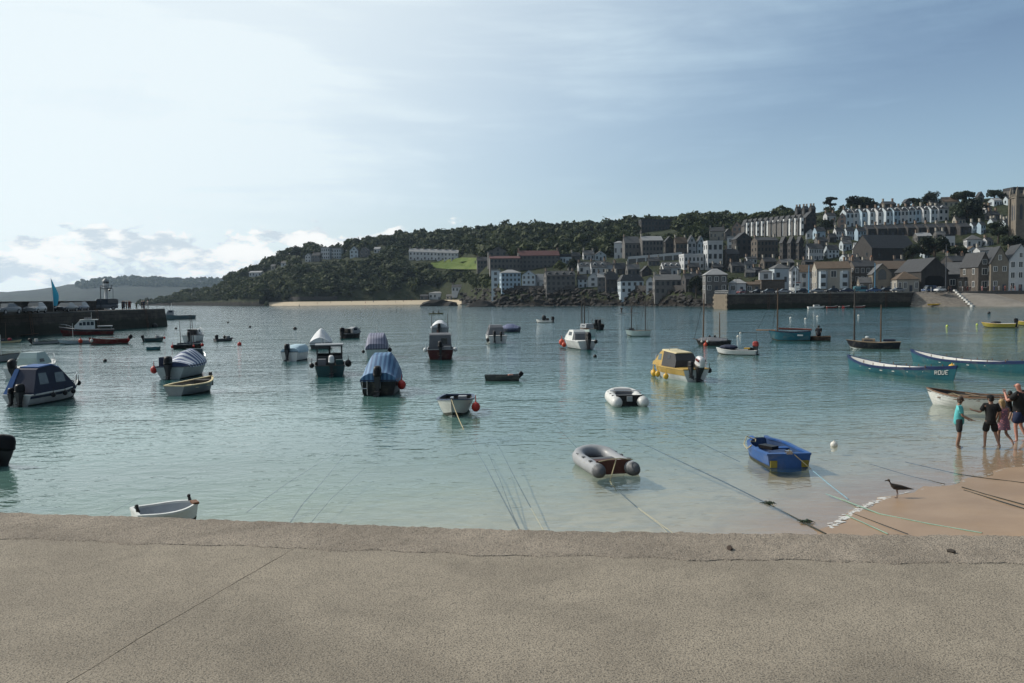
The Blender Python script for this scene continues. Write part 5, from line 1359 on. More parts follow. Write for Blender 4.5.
def hull_parts(r, H, hm, rm=None, im=None, floor=.08, thwarts=(), tm=None, deckm=None, stripem=None, th=.05, railw=.055):
    H.shell().build('hull', hm, r, True)
    if deckm: H.deck().build('deck', deckm, r, True)
    else:
        H.inner(th, floor).build('interior', im or INT, r, True)
        for t in thwarts:
            x = lerp(-H.L/2, H.L/2, t); h = H.hb(t)-th*.9; z = lerp(floor, H.sh(t), .62)
            MB().box((x, 0, z), (.24, h*2, .035)).build('thwart', tm or OLDW, r)
    if rm: H.rail(railw).build('gunwale', rm, r, True)
    def uz(z): return [max(0, (z+q)/(H.sh(.5)+q))**.8 for q in (H.draft,)][0]
    H.stripe(uz(-.06), uz(.055)).build('waterline_weed', WEEDL, r, True)
    if stripem: H.stripe(.80, .93).build('rubbing_strake', stripem, r, True)
def outboard(r, x, y, z, s=1.0, tilt=0, cm=None, rz=0):
    o = link('outboard_motor', None, r, (x, y, z)); o.rotation_euler = (0, math.radians(tilt), rz)
    # an upright cowl over a slim leg with a propeller; z = 0 at the clamp on the transom
    b = MB(); prof = [(.0, .125), (.05, .165), (.10, .178), (.11, .17), (.26, .168), (.36, .145), (.41, .105), (.425, .03)]
    def se(v): return math.copysign(abs(v)**.6, v)
    b.loft([[(-.10*s+q*1.45*s*se(math.cos(a))+.05*zz*s, q*s*.86*se(math.sin(a)), (.02+zz)*s) for a in [2*PI*i/16 for i in range(16)]] for zz, q in prof])
    b.build('cowling', cm or ENG, o, True)
    l = MB(); l.loft([[(-.14*s+w*s*c, d*s*e, zz*s) for c, e in ((-1, -1), (1, -1), (1, 1), (-1, 1))] for zz, w, d in ((.06, .17, .115), (-.10, .155, .10), (-.25, .125, .075), (-.5, .11, .05), (-.62, .12, .05))])
    l.box((-.20*s, 0, -.50*s), (.34*s, .24*s, .02*s)); l.tube([(-.34*s, 0, -.66*s), (.06*s, 0, -.66*s)], [.05*s, .035*s], 8); l.box((.03*s, 0, -.02*s), (.14*s, .2*s, .28*s)); l.build('lower_leg', ENGG, o, True)
    pr = MB()
    for i in range(3):
        a = i*2*PI/3; pr.box((-.37*s, math.cos(a)*.08*s, -.66*s+math.sin(a)*.08*s), (.03*s, .10*s, .10*s), 0, a, .3)
    pr.build('propeller', ENGG, o); return o
def ballbuoy(px, py, r, m, label, z=None, group=None, Y=None, nm='buoy', cat='buoy'):
    p = wl(px, py) if Y is None else at(px, py, Y)
    zz = (r*.35 if z is None else z) if Y is None else p.z
    o = MB().ball((0, 0, 0), r, 12, 8).tube([(0, 0, r*.9), (0, 0, r*1.25)], [r*.22, r*.16], 6).build(nm, m, None, True, (p.x, p.y, zz)); o['ball_radius'] = r
    return tag(o, label, cat, group)
def fender(r, x, y, z, rad, m, label, group=None, nm='fender', cat='fender'):
    """a round fender hanging at a boat's side, given in that boat's own axes; a thing of its own"""
    q = on(r, x, y, z); rad *= max(.75, r.scale.x)
    o = MB().ball((0, 0, 0), rad, 12, 8, (1, 1, 1.12)).tube([(0, 0, rad*1.05), (0, 0, rad*1.4), (0, 0, rad*1.4+.22)], [rad*.2, rad*.13, .012], 6).build(nm, m, None, True, tuple(q))
    return tag(o, label, cat, group)
def mast(r, x, h, rad=.05, m=None, z0=0., y=0., lean=0.):
    return MB().tube([(x, y, z0), (x+lean*.5, y, z0+(h-z0)*.5), (x+lean, y, h)], [rad*.85, rad*.78, rad*.5], 8).build('mast', m or BRASSW, r, True)
def stay(r, a, b, rad=.012, nm='stay', m=None): return MB().tube([a, b], rad, 4).build(nm, m or DSPAR, r)
def cover(r, H, top, m, t0=.02, t1=.97, over=.16, n=22, wr=.03, nm='cover', ridge=.10):
    """tarpaulin tent over the hull: top is a list of (t, height above the rail)"""
    b = MB(); rings = []; K = 7; rr = random.Random(int(H.L*100))
    for i in range(n+1):
        t = lerp(t0, t1, i/n); x = lerp(-H.L/2, H.L/2, t); h = H.hb(t)+.035; zs = H.sh(t)+.03; zt = zs+interp(top, t); w = wr*math.sin(i*2.1)+wr*.6*math.sin(i*4.7+1)
        half = [(x, h, zs-over+w*.6)]
        for k in range(1, K+1):
            u = k/K; half.append((x+w*.3, h*(1-u)**.85+ridge*H.B*.5*u*(h/(H.B/2)), lerp(zs, zt, u**.9)+w*math.sin(u*PI)))
        rings.append(half+[(x_, -y, z+.4*wr*math.sin(i*3.3+2)) for x_, y, z in reversed(half)])
    b.loft(rings, closed=False, caps=False); q = len(rings[0]); b.f.append(tuple(range(q))); b.f.append(tuple(range(len(rings)*q-1, len(rings)*q-q-1, -1)))
    return b.build(nm, m, r, True)
def cabin(r, prof, wb, wt, z0, m, glassm=None, win=(), front=None, roofm=None, nm='cabin'):
    """prof: (x, z) outline seen from the side, lower edge z0; win: (x0, x1, z0, z1) side panes; front: (x, z0, x2, z1, halfwidth)"""
    lo = [(x, z0) for x, _ in prof]; b = MB(); zt = max(z for _, z in prof)
    def yy(z): return lerp(wb, wt, max(0, min(1, (z-z0)/(zt-z0))))
    pl = [(prof[0][0], z0)]+prof+[(prof[-1][0], z0)]
    b.loft([[(x, yy(z), z) for x, z in pl], [(x, -yy(z), z) for x, z in pl]]); c = b.build(nm, m, r, False)
    for (x0, x1, a, d) in win:
        for sd_ in (-1, 1):
            o = MB(); q = [(x0, sd_*(yy(a)+.012), a), (x1, sd_*(yy(a)+.012), a), (lerp(x0, x1, .94), sd_*(yy(d)+.012), d), (lerp(x0, x1, .06), sd_*(yy(d)+.012), d)]
            o.add(q+[(x, y-sd_*.03, z) for x, y, z in q], [(0, 1, 2, 3), (4, 5, 6, 7), (0, 1, 5, 4), (1, 2, 6, 5), (2, 3, 7, 6), (3, 0, 4, 7)]); o.build('window', glassm or GLASS, c)
    if front:
        x, a, x2, d, hw = front; nx = (d-a); nzv = (x-x2); l = math.hypot(nx, nzv); ox, oz = nx/l*.015, nzv/l*.015
        for s_ in (-1, 1):
            q = [(x+ox, s_*.03, a+oz), (x+ox, s_*hw, a+oz), (x2+ox, s_*hw*.9, d+oz), (x2+ox, s_*.03, d+oz)]
            MB().add(q+[(p-ox*2, y, z-oz*2) for p, y, z in q], [(0, 1, 2, 3), (4, 5, 6, 7), (0, 1, 5, 4), (1, 2, 6, 5), (2, 3, 7, 6), (3, 0, 4, 7)]).build('windscreen', glassm or GLASS, c)
    return c
def pulpit(r, H, t0=.72, h=.45, m=None):
    b = MB(); pts = []
    for i in range(7):
        t = lerp(t0, .985, i/6); x, y, z = H.pt(t, 1, 1, .05); pts.append((x, y, z+h*min(1, .5+i*.2)))
    full = pts+[(x, -y, z) for x, y, z in reversed(pts)]
    b.tube(full, .016, 5)
    for i in (0, 3, 6):
        t = lerp(t0, .985, i/6); x, y, z = H.pt(t, 1, 1, .05)
        for s_ in (1, -1): b.tube([(x, s_*y, z), (pts[i][0], s_*pts[i][1], pts[i][2])], .014, 5)
    return b.build('pulpit_rail', m or STEEL, r)
def rope(pts, m, label, r=.012, sag=0.0, group=None, nm='mooring_rope'):
    P = []
    for a, b in zip(pts, pts[1:]):
        a, b = Vector(a), Vector(b)
        for i in range(8):
            t = i/8; q = a.lerp(b, t); q.z -= sag*4*t*(1-t); P.append(q)
    P.append(Vector(pts[-1]))
    return tag(MB().tube(P, r, 6).build(nm, m, None, True), label, 'rope', group)
def on(r, x, y, z): return Matrix.Rotation(r.rotation_euler.z, 4, 'Z') @ (Vector((x, y, z))*r.scale.x) + r.location
# heading: 0 = bow to the right of the picture, 90 = bow away from the camera
# ---- near boats ---------------------------------------------------------------
# blue box dinghy
r = boat('dinghy', 'square bright blue plastic dinghy with two yellow patches on its stern', 773, 459, 110, s=.94); H = Hull(2.5, 1.28, .38, .46, .94, .14, 3.2, .05, .36, .12, bow=.42)
hull_parts(r, H, BB, BB, mat('dark blue interior', (.03, .075, .19), .5, .2, 3), .10, (.25, .62), BB, th=.07, railw=.10)
for y in (-.44, .44): MB().box((-H.L/2-.004, y, .11), (.05, .19, .19)).build('patch', mat('dull yellow patch', (.30, .25, .04), .6), r)
MB().box((.1, .1, .34), (.5, .28, .10), .5).build('fuel_box', BK, r); MB().tube([(.2, .6, .5), (.5, .35, .42), (.9, .2, .42), (1.0, .45, .5), (.6, .66, .34), (.2, .70, .28), (-.1, .66, .44)], .016, 6).build('painter', ROPEM, r, True)
MB().box((-H.L/2+.06, 0, .42), (.14, .16, .1)).build('cleat', STEEL, r)
BLUE = r
# grey inflatable
def inflatable(name, label, px, py, hd, L, B, rad, tm, fm, trm, conem=None, seat=True):
    r = boat(name, label, px, py, hd); w = B/2-rad; z = rad*.72; pts = []
    pts.append((-L/2, -w, z)); pts.append((-L*.2, -w, z)); pts.append((L*.12, -w, z+.01))
    for i in range(9):
        a = -PI/2+PI*i/8; pts.append((L/2-w-rad*.6+.0+math.cos(a)*(w+rad*.1)*.95, math.sin(a)*w, z+.03+.10*math.cos(a)))
    pts += [(L*.12, w, z+.01), (-L*.2, w, z), (-L/2, w, z)]
    MB().tube(pts, rad, 14).build('tube', tm, r, True)
    for s_ in (-1, 1): MB().tube([(-L/2-.20, s_*w, z+.02), (-L/2-.14, s_*w, z), (-L/2+.0, s_*w, z), (-L/2+.05, s_*w, z)], [rad*.35, rad*.72, rad*.985, rad*1.02], 14).build('tube_end', conem or tm, r, True)
    MB().box((.02, 0, .07), (L*.78, w*2, .05)).build('floor', fm, r); MB().box((-L/2+.22, 0, z+.04), (.05, w*2, rad*2.0)).build('transom', trm, r)
    if seat: MB().box((.0, 0, z+rad*.55), (.24, w*2, .03)).build('seat', fm, r)
    b = MB()
    for s_ in (-1, 1):
        for x in (-L*.28, -L*.02, L*.2): b.box((x, s_*(w+rad*.35), z+rad*.92), (.12, .07, .05))
    b.build('rope_fitting', PVCD, r)
    l = MB()
    for s_ in (-1, 1): l.tube([(x, s_*(w+rad*.8), z+rad*.55-.05*math.sin(k*PI/2)**2) for k, x in enumerate([lerp(-L*.28, L*.2, i/8) for i in range(9)])], .010, 5)
    l.build('grab_line', ROPEM, r); return r
GREYI = inflatable('inflatable_dinghy', 'grey inflatable dinghy lying stern to the quay with red boards inside', 602, 467, 110, 2.1, 1.28, .18, PVCG, PVCD, mat('red brown transom', (.11, .035, .025), .6), PVCD)
MB().box((-.3, 0, .22), (.7, .8, .04)).build('floor_board', mat('red brown board', (.10, .03, .02), .6), GREYI)
MB().tube([(-1.0, -.45, .36), (-1.05, -.1, .42), (-1.05, .1, .42), (-1.0, .45, .36)], .014, 6).build('bridle', ROPEM, GREYI, True)
WHI = inflatable('inflatable_dinghy', 'white inflatable dinghy with a dark transom floating stern on', 625, 402.5, 99, 2.6, 1.55, .235, PVCW, PVCG, BK, PVCW)
MB().tube([(-.2, -.65, .52), (-.2, .65, .52)], .03, 6).build('thwart_bar', STEEL, WHI); MB().box((.7, 0, .38), (.6, .7, .22)).build('bow_locker', CANV, WHI); MB().box((-1.20, 0, .30), (.08, .22, .2)).build('pad', BG, WHI)
# white dinghy below the quay
r = boat('dinghy', 'white dinghy with grey inside moored right under the quay edge', 167.5, 525, 12, s=.86); H = Hull(1.42, 1.15, .42, .46, .8, .12, 2.6, .06, .40, .4)
hull_parts(r, H, BW, BW, mat('pale grey interior', (.40, .42, .44), .6, .1, 2), .1, (), th=.06, railw=.07)
for x, y in ((-.64, -.1), (.58, .22)): MB().tube([(x, y, .42), (x-.03, y, .56)], [.045, .03], 6).ball((x-.03, y, .57), .045, 6, 5).build('post', BK, r)
MB().box((.6, -.1, .47), (.14, .3, .05)).build('cleat', mat('rusty fitting', (.22, .10, .05), .8), r)
# white bow-on dinghy with rope
r = boat('dinghy', 'pale dinghy seen bow on with a dark blue rail and yellow rope', 455.5, 412.5, -96, s=1.06); H = Hull(2.7, 1.36, .52, .66, .8, .22, 2.4, .08, .52, .5)
hull_parts(r, H, paint('bone', (.52, .53, .49)), paint('slate blue', (.10, .14, .22)), DINT, .1, (.3, .6), BG, th=.07, railw=.08); MB().box((H.L/2-.25, 0, .66), (.30, .10, .10)).build('bow_roller', STEEL, r); MB().box((-.2, .25, .5), (.4, .3, .2)).build('locker', BG, r)
fender(r, .55, .80, .28, .16, BUOYR, 'dark red ball hanging at the side of the pale bow on dinghy', nm='fender'); BOWON = r
# grey punt
r = boat('punt', 'dark grey flat sided punt with a small outboard at its right end', 502, 380.5, 178, s=.62); H = Hull(3.0, 1.35, .46, .50, .95, .18, 4, .03, .45, .18, bow=.6)
hull_parts(r, H, paint('slate', (.055, .062, .065)), BD, DINT, .08, (.35, .7), OLDW); outboard(r, -H.L/2-.02, 0, .50, .8, -38, ENG); MB().box((-.75, -.15, .48), (.42, .24, .1), .4).build('folded_cloth', mat('pink cloth', (.50, .25, .20), .8), r)
# dark boat at the left edge (only its motor shows)
r = boat('motor_dinghy', 'dark dinghy cut by the left frame edge with a black hooded outboard', -6, 470, 172, s=.8); H = Hull(3.2, 1.5, .46, .6, .85, .2, 2.3, .08); r.location.x -= 1.35
hull_parts(r, H, paint('maroon', (.06, .012, .012)), BK, DINT, .1, (.4,), th=.06); o = outboard(r, -H.L/2-.02, 0, .52, 1.35, -12, ENG); fender(r, -1.5, .55, .22, .09, BUOYW, 'small white float beside the dark dinghy at the left edge')
# ---- left group ------------------------------------------------------------------
r = boat('canopied_boat', 'white motor boat under a large dark blue canopy with clear windows', 49, 400.5, 52, s=.93); H = Hull(4.3, 1.75, .52, .82, .86, .28, 2.3, .1, .55, .5)
hull_parts(r, H, paint('grey white', (.46, .47, .47)), BW, None, deckm=BG, stripem=BN)
cabin(r, [(-1.98, .62), (-1.45, 1.66), (-1.2, 1.74), (-.35, 1.80), (.15, 1.62), (.55, 1.18), (.95, .72)], .80, .50, .5, CANVN, VINYL, win=((-1.45, -.85, .95, 1.48), (-.35, .32, .95, 1.42)), nm='canopy')
MB().loft([[(-1.25, -.52, 1.735), (-1.25, .52, 1.735), (-1.25, .48, 1.78), (-1.25, -.48, 1.78)], [(-.35, -.52, 1.80), (-.35, .52, 1.80), (-.35, .48, 1.85), (-.35, -.48, 1.85)], [(.14, -.54, 1.63), (.14, .54, 1.63), (.14, .5, 1.68), (.14, -.5, 1.68)]]).build('canopy_top', CANVB, r)
MB().loft([[(-2.02, .45, .5), (-2.02, .80, .5), (-2.06, .80, .5), (-2.06, .45, .5)], [(-1.44, .34, 1.68), (-1.44, .56, 1.68), (-1.48, .56, 1.70), (-1.48, .34, 1.70)]]).build('rear_flap', CANVB, r)
outboard(r, -H.L/2-.02, -.28, .62, 1.0, 0, ENG); outboard(r, -H.L/2-.02, .18, .55, .75, 0, ENG); pulpit(r, H, .70, .42); MB().box((1.15, 0, .82), (.7, .6, .12)).build('hatch', CANVN, r)
for i, x in enumerate((-.9, -.1, .6)):
    fender(r, x, -H.hb((x+H.L/2)/H.L)-.10, .40, .11, BK, ('black fender nearest the stern of the canopied boat', 'black fender amidships on the canopied boat', 'black fender below the canopy front on the canopied boat')[i], 'black fenders on the canopied boat')
fender(r, 2.05, -.14, .66, .12, BK, 'black ball hanging at the bow of the canopied boat')
r = boat('motor_boat', 'white open motor boat with a pale green windscreen behind the canopied boat', 36, 375, 62); H = Hull(4.4, 1.7, .6, .85, .85, .28, 2.3, .1)
hull_parts(r, H, BW, BW, None, deckm=BW); cabin(r, [(-.9, 1.1), (-.7, 1.45), (.25, 1.45), (.75, .85)], .62, .48, .7, mat('pale green screen', (.36, .46, .44), .15, .1, 1, spec=.6), GLASS, win=((-.6, -.05, .85, 1.05),), nm='windscreen'); outboard(r, -H.L/2-.02, .1, .66, 1.25, -20, ENG); pulpit(r, H, .7, .4)
r = boat('fishing_dinghy', 'grey white dinghy with a thin mast cut by the left edge', 6, 362, 4, s=.8); H = Hull(5.0, 1.8, .62, .8, .8, .25, 2.2, .1)
r.location.x -= 1.2
hull_parts(r, H, BG, BD, DINT, .1, (.3, .6)); mast(r, .9, 2.6, .05, BW); MB().box((.2, 0, .75), (.8, .7, .4)).build('engine_box', BD, r)
r = boat('dinghy', 'flat dinghy with a short mast and red bundle at far left', 8, 343, 4, s=.6); H = Hull(4.6, 1.6, .42, .62, .8, .2, 2.2, .1)
hull_parts(r, H, BC, BD, DINT, .1, (.4, .7)); mast(r, -.3, 4.0, .05, BRASSW); MB().ball((.3, 0, .65), .38, 8, 6, (1, .8, .8)).build('bundle', mat('red cloth bundle', (.30, .02, .04), .8), r); MB().tube([(1.6, 0, .55), (1.62, 0, 1.5)], .03, 5).build('post', DSPAR, r); MB().box((-.9, 0, .6), (.9, .8, .4)).build('cover', CANVN, r)
r = boat('motor_dinghy', 'pale dinghy with a black outboard and stowed dark oars left of the orange buoys', 47, 344, 8, s=.62); H = Hull(4.6, 1.6, .5, .75, .82, .2, 2.3, .1)
hull_parts(r, H, BG, BD, DINT, .1, (.35, .65)); outboard(r, -H.L/2-.02, .1, .62, 1.3, -30, ENG); MB().box((-1.6, .1, .75), (.45, .5, .5)).build('white_box', BW, r); MB().tube([(-.6, .2, .62), (1.7, .1, .95)], .05, 6).build('oar', DSPAR, r)
r = boat('work_boat', 'pale grey boat with a thin mast and orange buoys along its side', 76, 344, 184, s=.66); H = Hull(5.2, 1.8, .6, .85, .8, .25, 2.2, .1)
hull_parts(r, H, paint('pale blue grey', (.30, .38, .42)), BW, DINT, .1, (.4, .7)); mast(r, .4, 3.4, .045, BW)
for i, x in enumerate((-2.2, -.6)): fender(r, x, .95, .5, .30, BUOYO, ('orange buoy at the stern of the pale grey masted boat', 'orange buoy amidships of the pale grey masted boat')[i], 'orange buoys on the pale grey boat')
r = boat('trip_boat', 'dark red trip boat with a white wheelhouse beside the left pier', 87, 335, 180, s=.78); H = Hull(8.6, 2.9, .95, 1.55, .85, .5, 2.2, .08, 1.0, .5)
hull_parts(r, H, BR, BW, None, deckm=BG, stripem=BD)
cabin(r, [(-1.3, 2.55), (1.0, 2.6), (1.9, 1.7)], 1.15, .95, 1.05, BW, GLASS, win=((-1.15, -.62, 1.72, 2.35), (-.52, .0, 1.72, 2.35), (.1, .6, 1.72, 2.35), (.68, 1.15, 1.72, 2.2)), front=(1.9, 1.75, 1.15, 2.42, .8), nm='wheelhouse')
MB().box((-.4, 0, 2.68), (2.9, 2.2, .12)).build('wheelhouse_roof', BW, r); MB().box((-.2, 0, 2.9), (1.1, .6, .3)).build('radar_box', BG, r); MB().tube([(-.2, -.5, 2.75), (-.2, -.5, 3.1), (-.2, .5, 3.1), (-.2, .5, 2.75)], .03, 5).build('roof_rail', STEEL, r); MB().box((-2.9, 0, 1.5), (2.4, 2.5, .16)).build('aft_canopy', BG, r)
for y in (-1.1, 1.1):
    for x in (-3.9, -1.9): MB().tube([(x, y, 1.0), (x, y, 1.45)], .03, 5).build('canopy_post', STEEL, r)
MB().tube([(-.8, 0, 2.7), (-.8, 0, 4.0)], .03, 5).build('aerial', BW, r); pulpit(r, H, .75, .5)
r = boat('open_boat', 'dark red open boat with an outboard in front of the trip boat', 109, 344, 181, s=.72); r2 = r; H = Hull(5.4, 1.9, .75, 1.05, .85, .3, 2.2, .08, .66, .5)
hull_parts(r, H, BR, paint('dull red', (.26, .05, .04)), DINT, .15, (.3, .5, .72)); outboard(r, -H.L/2-.02, 0, .9, 1.2, -42, ENG)
MB().tube([(-1.4, -.7, .7), (0, -.5, 1.0), (1.2, -.3, 1.0)], .05, 6).build('spar', mat('faded red spar', (.35, .14, .12), .7), r); fender(r, -2.6, .6, .55, .22, BUOYR, 'red buoy at the outboard end of the dark red open boat'); fender(r, 2.3, .55, .6, .22, BUOYW, 'white buoy at the bow of the dark red open boat')
r = boat('dinghy', 'low dark rowing boat tied against the left pier wall', 25, 336.5, 5, s=.7); H = Hull(4.6, 1.5, .35, .55, .8, .2, 2.2, .1); hull_parts(r, H, BK, WOOD, DINT, .08, (.4,))
r = boat('passenger_ferry', 'grey green passenger boat with a rear rail awning off the pier end', 178, 319.2, 180); H = Hull(8.4, 2.7, .95, 1.5, .9, .5, 2.4, .1, .95, .5)
hull_parts(r, H, paint('sea grey', (.13, .22, .25)), BG, None, deckm=BG); cabin(r, [(.9, 2.1), (1.1, 2.3), (2.2, 2.3), (2.7, 1.4)], .9, .75, 1.0, BG, GLASS, win=((1.2, 2.1, 1.7, 2.1),), nm='wheelhouse')
MB().box((-1.2, 0, 2.35), (3.8, 2.2, .10)).build('awning', BW, r)
for x in (-3.0, -1.8, -.6, .6):
    for y in (-1.05, 1.05): MB().tube([(x, y, .95), (x, y, 2.32)], .035, 5).build('awning_post', BW, r)
for y in (-1.2, 1.2): MB().tube([(-4.0, y, 1.55), (.9, y, 1.55)], .03, 5).build('side_rail', BW, r)
MB().tube([(1.4, 0, 2.3), (1.4, 0, 4.0)], .04, 5).build('mast', BW, r)
r = boat('motor_dinghy', 'small teal dinghy with outboard and an orange buoy off the pier', 154, 341.5, 15, s=.68); H = Hull(3.2, 1.5, .6, .75, .85, .2, 2.3, .1); hull_parts(r, H, BT if False else DKT, BG, INT, .1, (.5,)); outboard(r, -H.L/2-.02, 0, .7, 1.0, -15, ENG); MB().box((.5, 0, .8), (.5, .8, .35)).build('bow_cover', BG, r); fender(r, 1.6, -.3, .55, .16, BUOYR, 'red ball at the bow of the small teal dinghy')
r = boat('tender', 'tiny plain teal tender near the two masted boat', 153.5, 350, 3, s=.6); H = Hull(2.1, 1.1, .46, .5, .85, .12, 2.6, .06); hull_parts(r, H, paint('sea green', (.06, .20, .22)), BT, INT, .1, (.5,))
r = boat('motor_boat', 'white motor boat with a dark seat behind the bare masts', 195, 341, 74); H = Hull(4.2, 1.8, .7, .95, .85, .25, 2.3, .1); hull_parts(r, H, BW, BG, None, deckm=BG); cabin(r, [(-.4, 1.3), (.3, 1.35), (.8, .95)], .6, .45, .75, BW, GLASS, win=((-.2, .25, 1.0, 1.25),)); MB().box((-.9, 0, 1.0), (.6, .9, .7)).build('seat_cover', BK, r); pulpit(r, H, .6, .5); outboard(r, -H.L/2-.02, 0, .75, 1, -10, ENG)
r = boat('two_masted_boat', 'low black boat with two bare masts and red fenders', 188, 348.5, 4, s=.68); H = Hull(3.9, 1.5, .55, .65, .8, .2, 2.3, .08); hull_parts(r, H, BK, BN, DINT, .1, (.5,)); mast(r, -.9, 4.0, .055, DSPAR, 0, 0, -.1); mast(r, .5, 4.7, .055, DSPAR, 0, 0, -.12); mast(r, .85, 4.6, .05, DSPAR, 0, .2, -.25)
MB().tube([(-1.4, 0, .7), (1.6, 0, .8)], .10, 8).build('furled_sail', CANVN, r)
fender(r, -2.0, -.3, .35, .22, BUOYR, 'red fender at the left end of the black two masted boat'); fender(r, 1.85, -.35, .45, .2, BUOYR, 'red fender at the right end of the black two masted boat'); fender(r, .7, -.8, .35, .15, BUOYR, 'red fender amidships on the black two masted boat')
r = boat('covered_boat', 'pale motor boat under a blue and white striped cover with an outboard', 187, 375.5, 66); H = Hull(4.6, 1.95, .72, .95, .88, .3, 2.3, .1, .72, .5); hull_parts(r, H, paint('pale grey green', (.38, .43, .43)), BN, DINT, .12, ()); cover(r, H, [(0, .12), (.25, .25), (.45, .75), (.68, .78), (.8, .4), (1, .05)], STR1, .14, .82, .12); outboard(r, -H.L/2-.02, .0, .80, 1.25, 0, ENG)
MB().loft([[(1.15, -.5, 1.55), (1.15, .5, 1.55), (1.65, .36, .95), (1.65, -.36, .95)], [(1.18, -.5, 1.57), (1.18, .5, 1.57), (1.68, .36, .97), (1.68, -.36, .97)]]).build('windscreen', CLEARW, r)
MB().box((-1.7, .5, 1.0), (.6, .5, .5)).build('engine_hatch', CANVN, r); fender(r, -2.2, .95, .55, .2, BUOYR, 'red fender on the far quarter of the striped cover boat'); pulpit(r, H, .8, .4)
r = boat('rowing_boat', 'cream rimmed pale rowing boat with tan inside below the striped boat', 194, 392.5, 52); H = Hull(2.9, 1.62, .48, .70, .72, .2, 2.0, .1, .5, .5); hull_parts(r, H, paint('weathered grey', (.27, .30, .31), ), BC, mat('tan interior', (.24, .21, .17), .8, .2, 2), .1, (.28, .55), BC, th=.07, railw=.11); MB().box((.75, 0, .42), (.6, .7, .3)).build('dark_locker', DINT, r); MB().box((H.L/2-.15, 0, .80), (.12, .12, .16)).build('bow_post', DINT, r)
r = boat('motor_dinghy', 'small dark rubber boat with a silver console out in the middle left', 224, 341, 22, s=.62); H = Hull(3.4, 1.5, .42, .6, .9, .15, 2.4, .1); hull_parts(r, H, PVCD, PVCD, DINT, .1, ()); outboard(r, -H.L/2+.5, 0, .62, 1.2, 0, ENG); MB().box((.7, 0, .65), (.6, .8, .5)).build('console', BG, r); MB().ball((.1, 0, .75), .28, 8, 6).build('bag', BK, r)
# ---- middle group ---------------------------------------------------------------------
r = boat('covered_boat', 'pale boat under a light blue cover left of the dark wheelhouse boat', 297.5, 359.5, 68); H = Hull(3.1, 1.45, .68, .8, .88, .25, 2.5, .08); hull_parts(r, H, BW, BN, DINT, .1, ()); cover(r, H, [(0, .2), (.3, .42), (.7, .42), (1, .1)], CANVL, .02, .97, .1, ridge=.55); outboard(r, -H.L/2-.02, .1, .8, 1.1, 0, ENG); outboard(r, H.L/2+.0, .0, .62, .6, 0, ENG)
r = boat('covered_boat', 'boat hidden under a peaked white tarpaulin behind the wheelhouse boat', 321.5, 347.5, 86); H = Hull(4.6, 2.0, .55, .7, .9, .25, 2.3, .08); hull_parts(r, H, BD, BD, DINT, .1, ()); cover(r, H, [(0, .45), (.4, 1.25), (.6, 1.2), (1, .15)], CANVW, .0, .97, .22, wr=.06, ridge=.03); MB().tube([(-2.3, -.2, .3), (-2.32, -.2, .95)], .05, 6).build('white_post', BW, r)
r = boat('motor_boat', 'small dark motor boat with people sized seats out beyond the white tarpaulin', 352, 338, 40); H = Hull(2.6, 1.4, .55, .8, .85, .2, 2.3, .1); hull_parts(r, H, BK, BG, DINT, .1, ()); outboard(r, -H.L/2-.0, 0, .75, 1.2, 0, ENG); cabin(r, [(-.3, 1.1), (.2, 1.3), (.5, 1.25), (.9, .8)], .55, .4, .6, BG, GLASS, win=((-.1, .4, .9, 1.15),), nm='console'); MB().box((-.75, 0, .8), (.4, .9, .6)).build('seat', BK, r); MB().tube([(1.2, .3, .7), (1.6, .3, 1.2)], .04, 5).build('anchor_arm', DSPAR, r)
r = boat('wheelhouse_boat', 'dark green boat with an open backed wheelhouse and white topped outboard', 330, 373.5, 90, s=.9); H = Hull(4.8, 2.05, .72, 1.0, .9, .35, 2.4, .08); hull_parts(r, H, DKT, BD, DINT, .15, ())
b = MB()
for y in (-.8, .8): b.box((.25, y, 1.25), (1.3, .08, 1.2)); b.box((-.4, y, 1.3), (.1, .1, 1.25))
b.box((.9, 0, 1.0), (.08, 1.6, .65)); b.box((.9, 0, 1.85), (.08, 1.6, .14)); b.box((.9, 0, 1.5), (.08, .12, .6)); b.build('wheelhouse', BD, r); MB().box((.2, 0, 1.95), (1.7, 1.85, .08)).build('wheelhouse_roof', BG, r)
MB().box((-.42, 0, .95), (.08, 1.5, .5)).build('bulkhead', BD, r); outboard(r, -H.L/2-.02, -.1, .85, 1.25, 0, ENGW); MB().box((-1.7, -.62, .85), (.5, .45, .4)).build('fish_box', DKT, r); MB().box((-1.6, .5, .9), (.6, .5, .4)).build('stowage', CANV, r); mast(r, .4, 2.7, .025, BW, 1.9, .3); fender(r, -1.2, -1.2, .75, .22, BK, 'black fender at the right side of the wheelhouse boat'); fender(r, -1.6, 1.15, .7, .16, BK, 'black fender at the left side of the wheelhouse boat')
r = boat('covered_boat', 'pale boat under a purple striped cover above the big blue covered boat', 377.5, 356.5, 88); H = Hull(4.2, 1.75, .72, .85, .9, .25, 2.4, .08); hull_parts(r, H, BP, BD, DINT, .1, ()); cover(r, H, [(0, .35), (.15, .95), (.4, 1.15), (.7, .8), (1, .1)], STR2, .0, .97, .1, ridge=.6); mast(r, .2, 2.5, .03, BW, 1.5); fender(r, -1.6, -1.0, .6, .16, BK, 'dark fender right of the purple striped cover'); fender(r, -1.6, 1.0, .5, .12, BK, 'dark fender left of the purple striped cover')
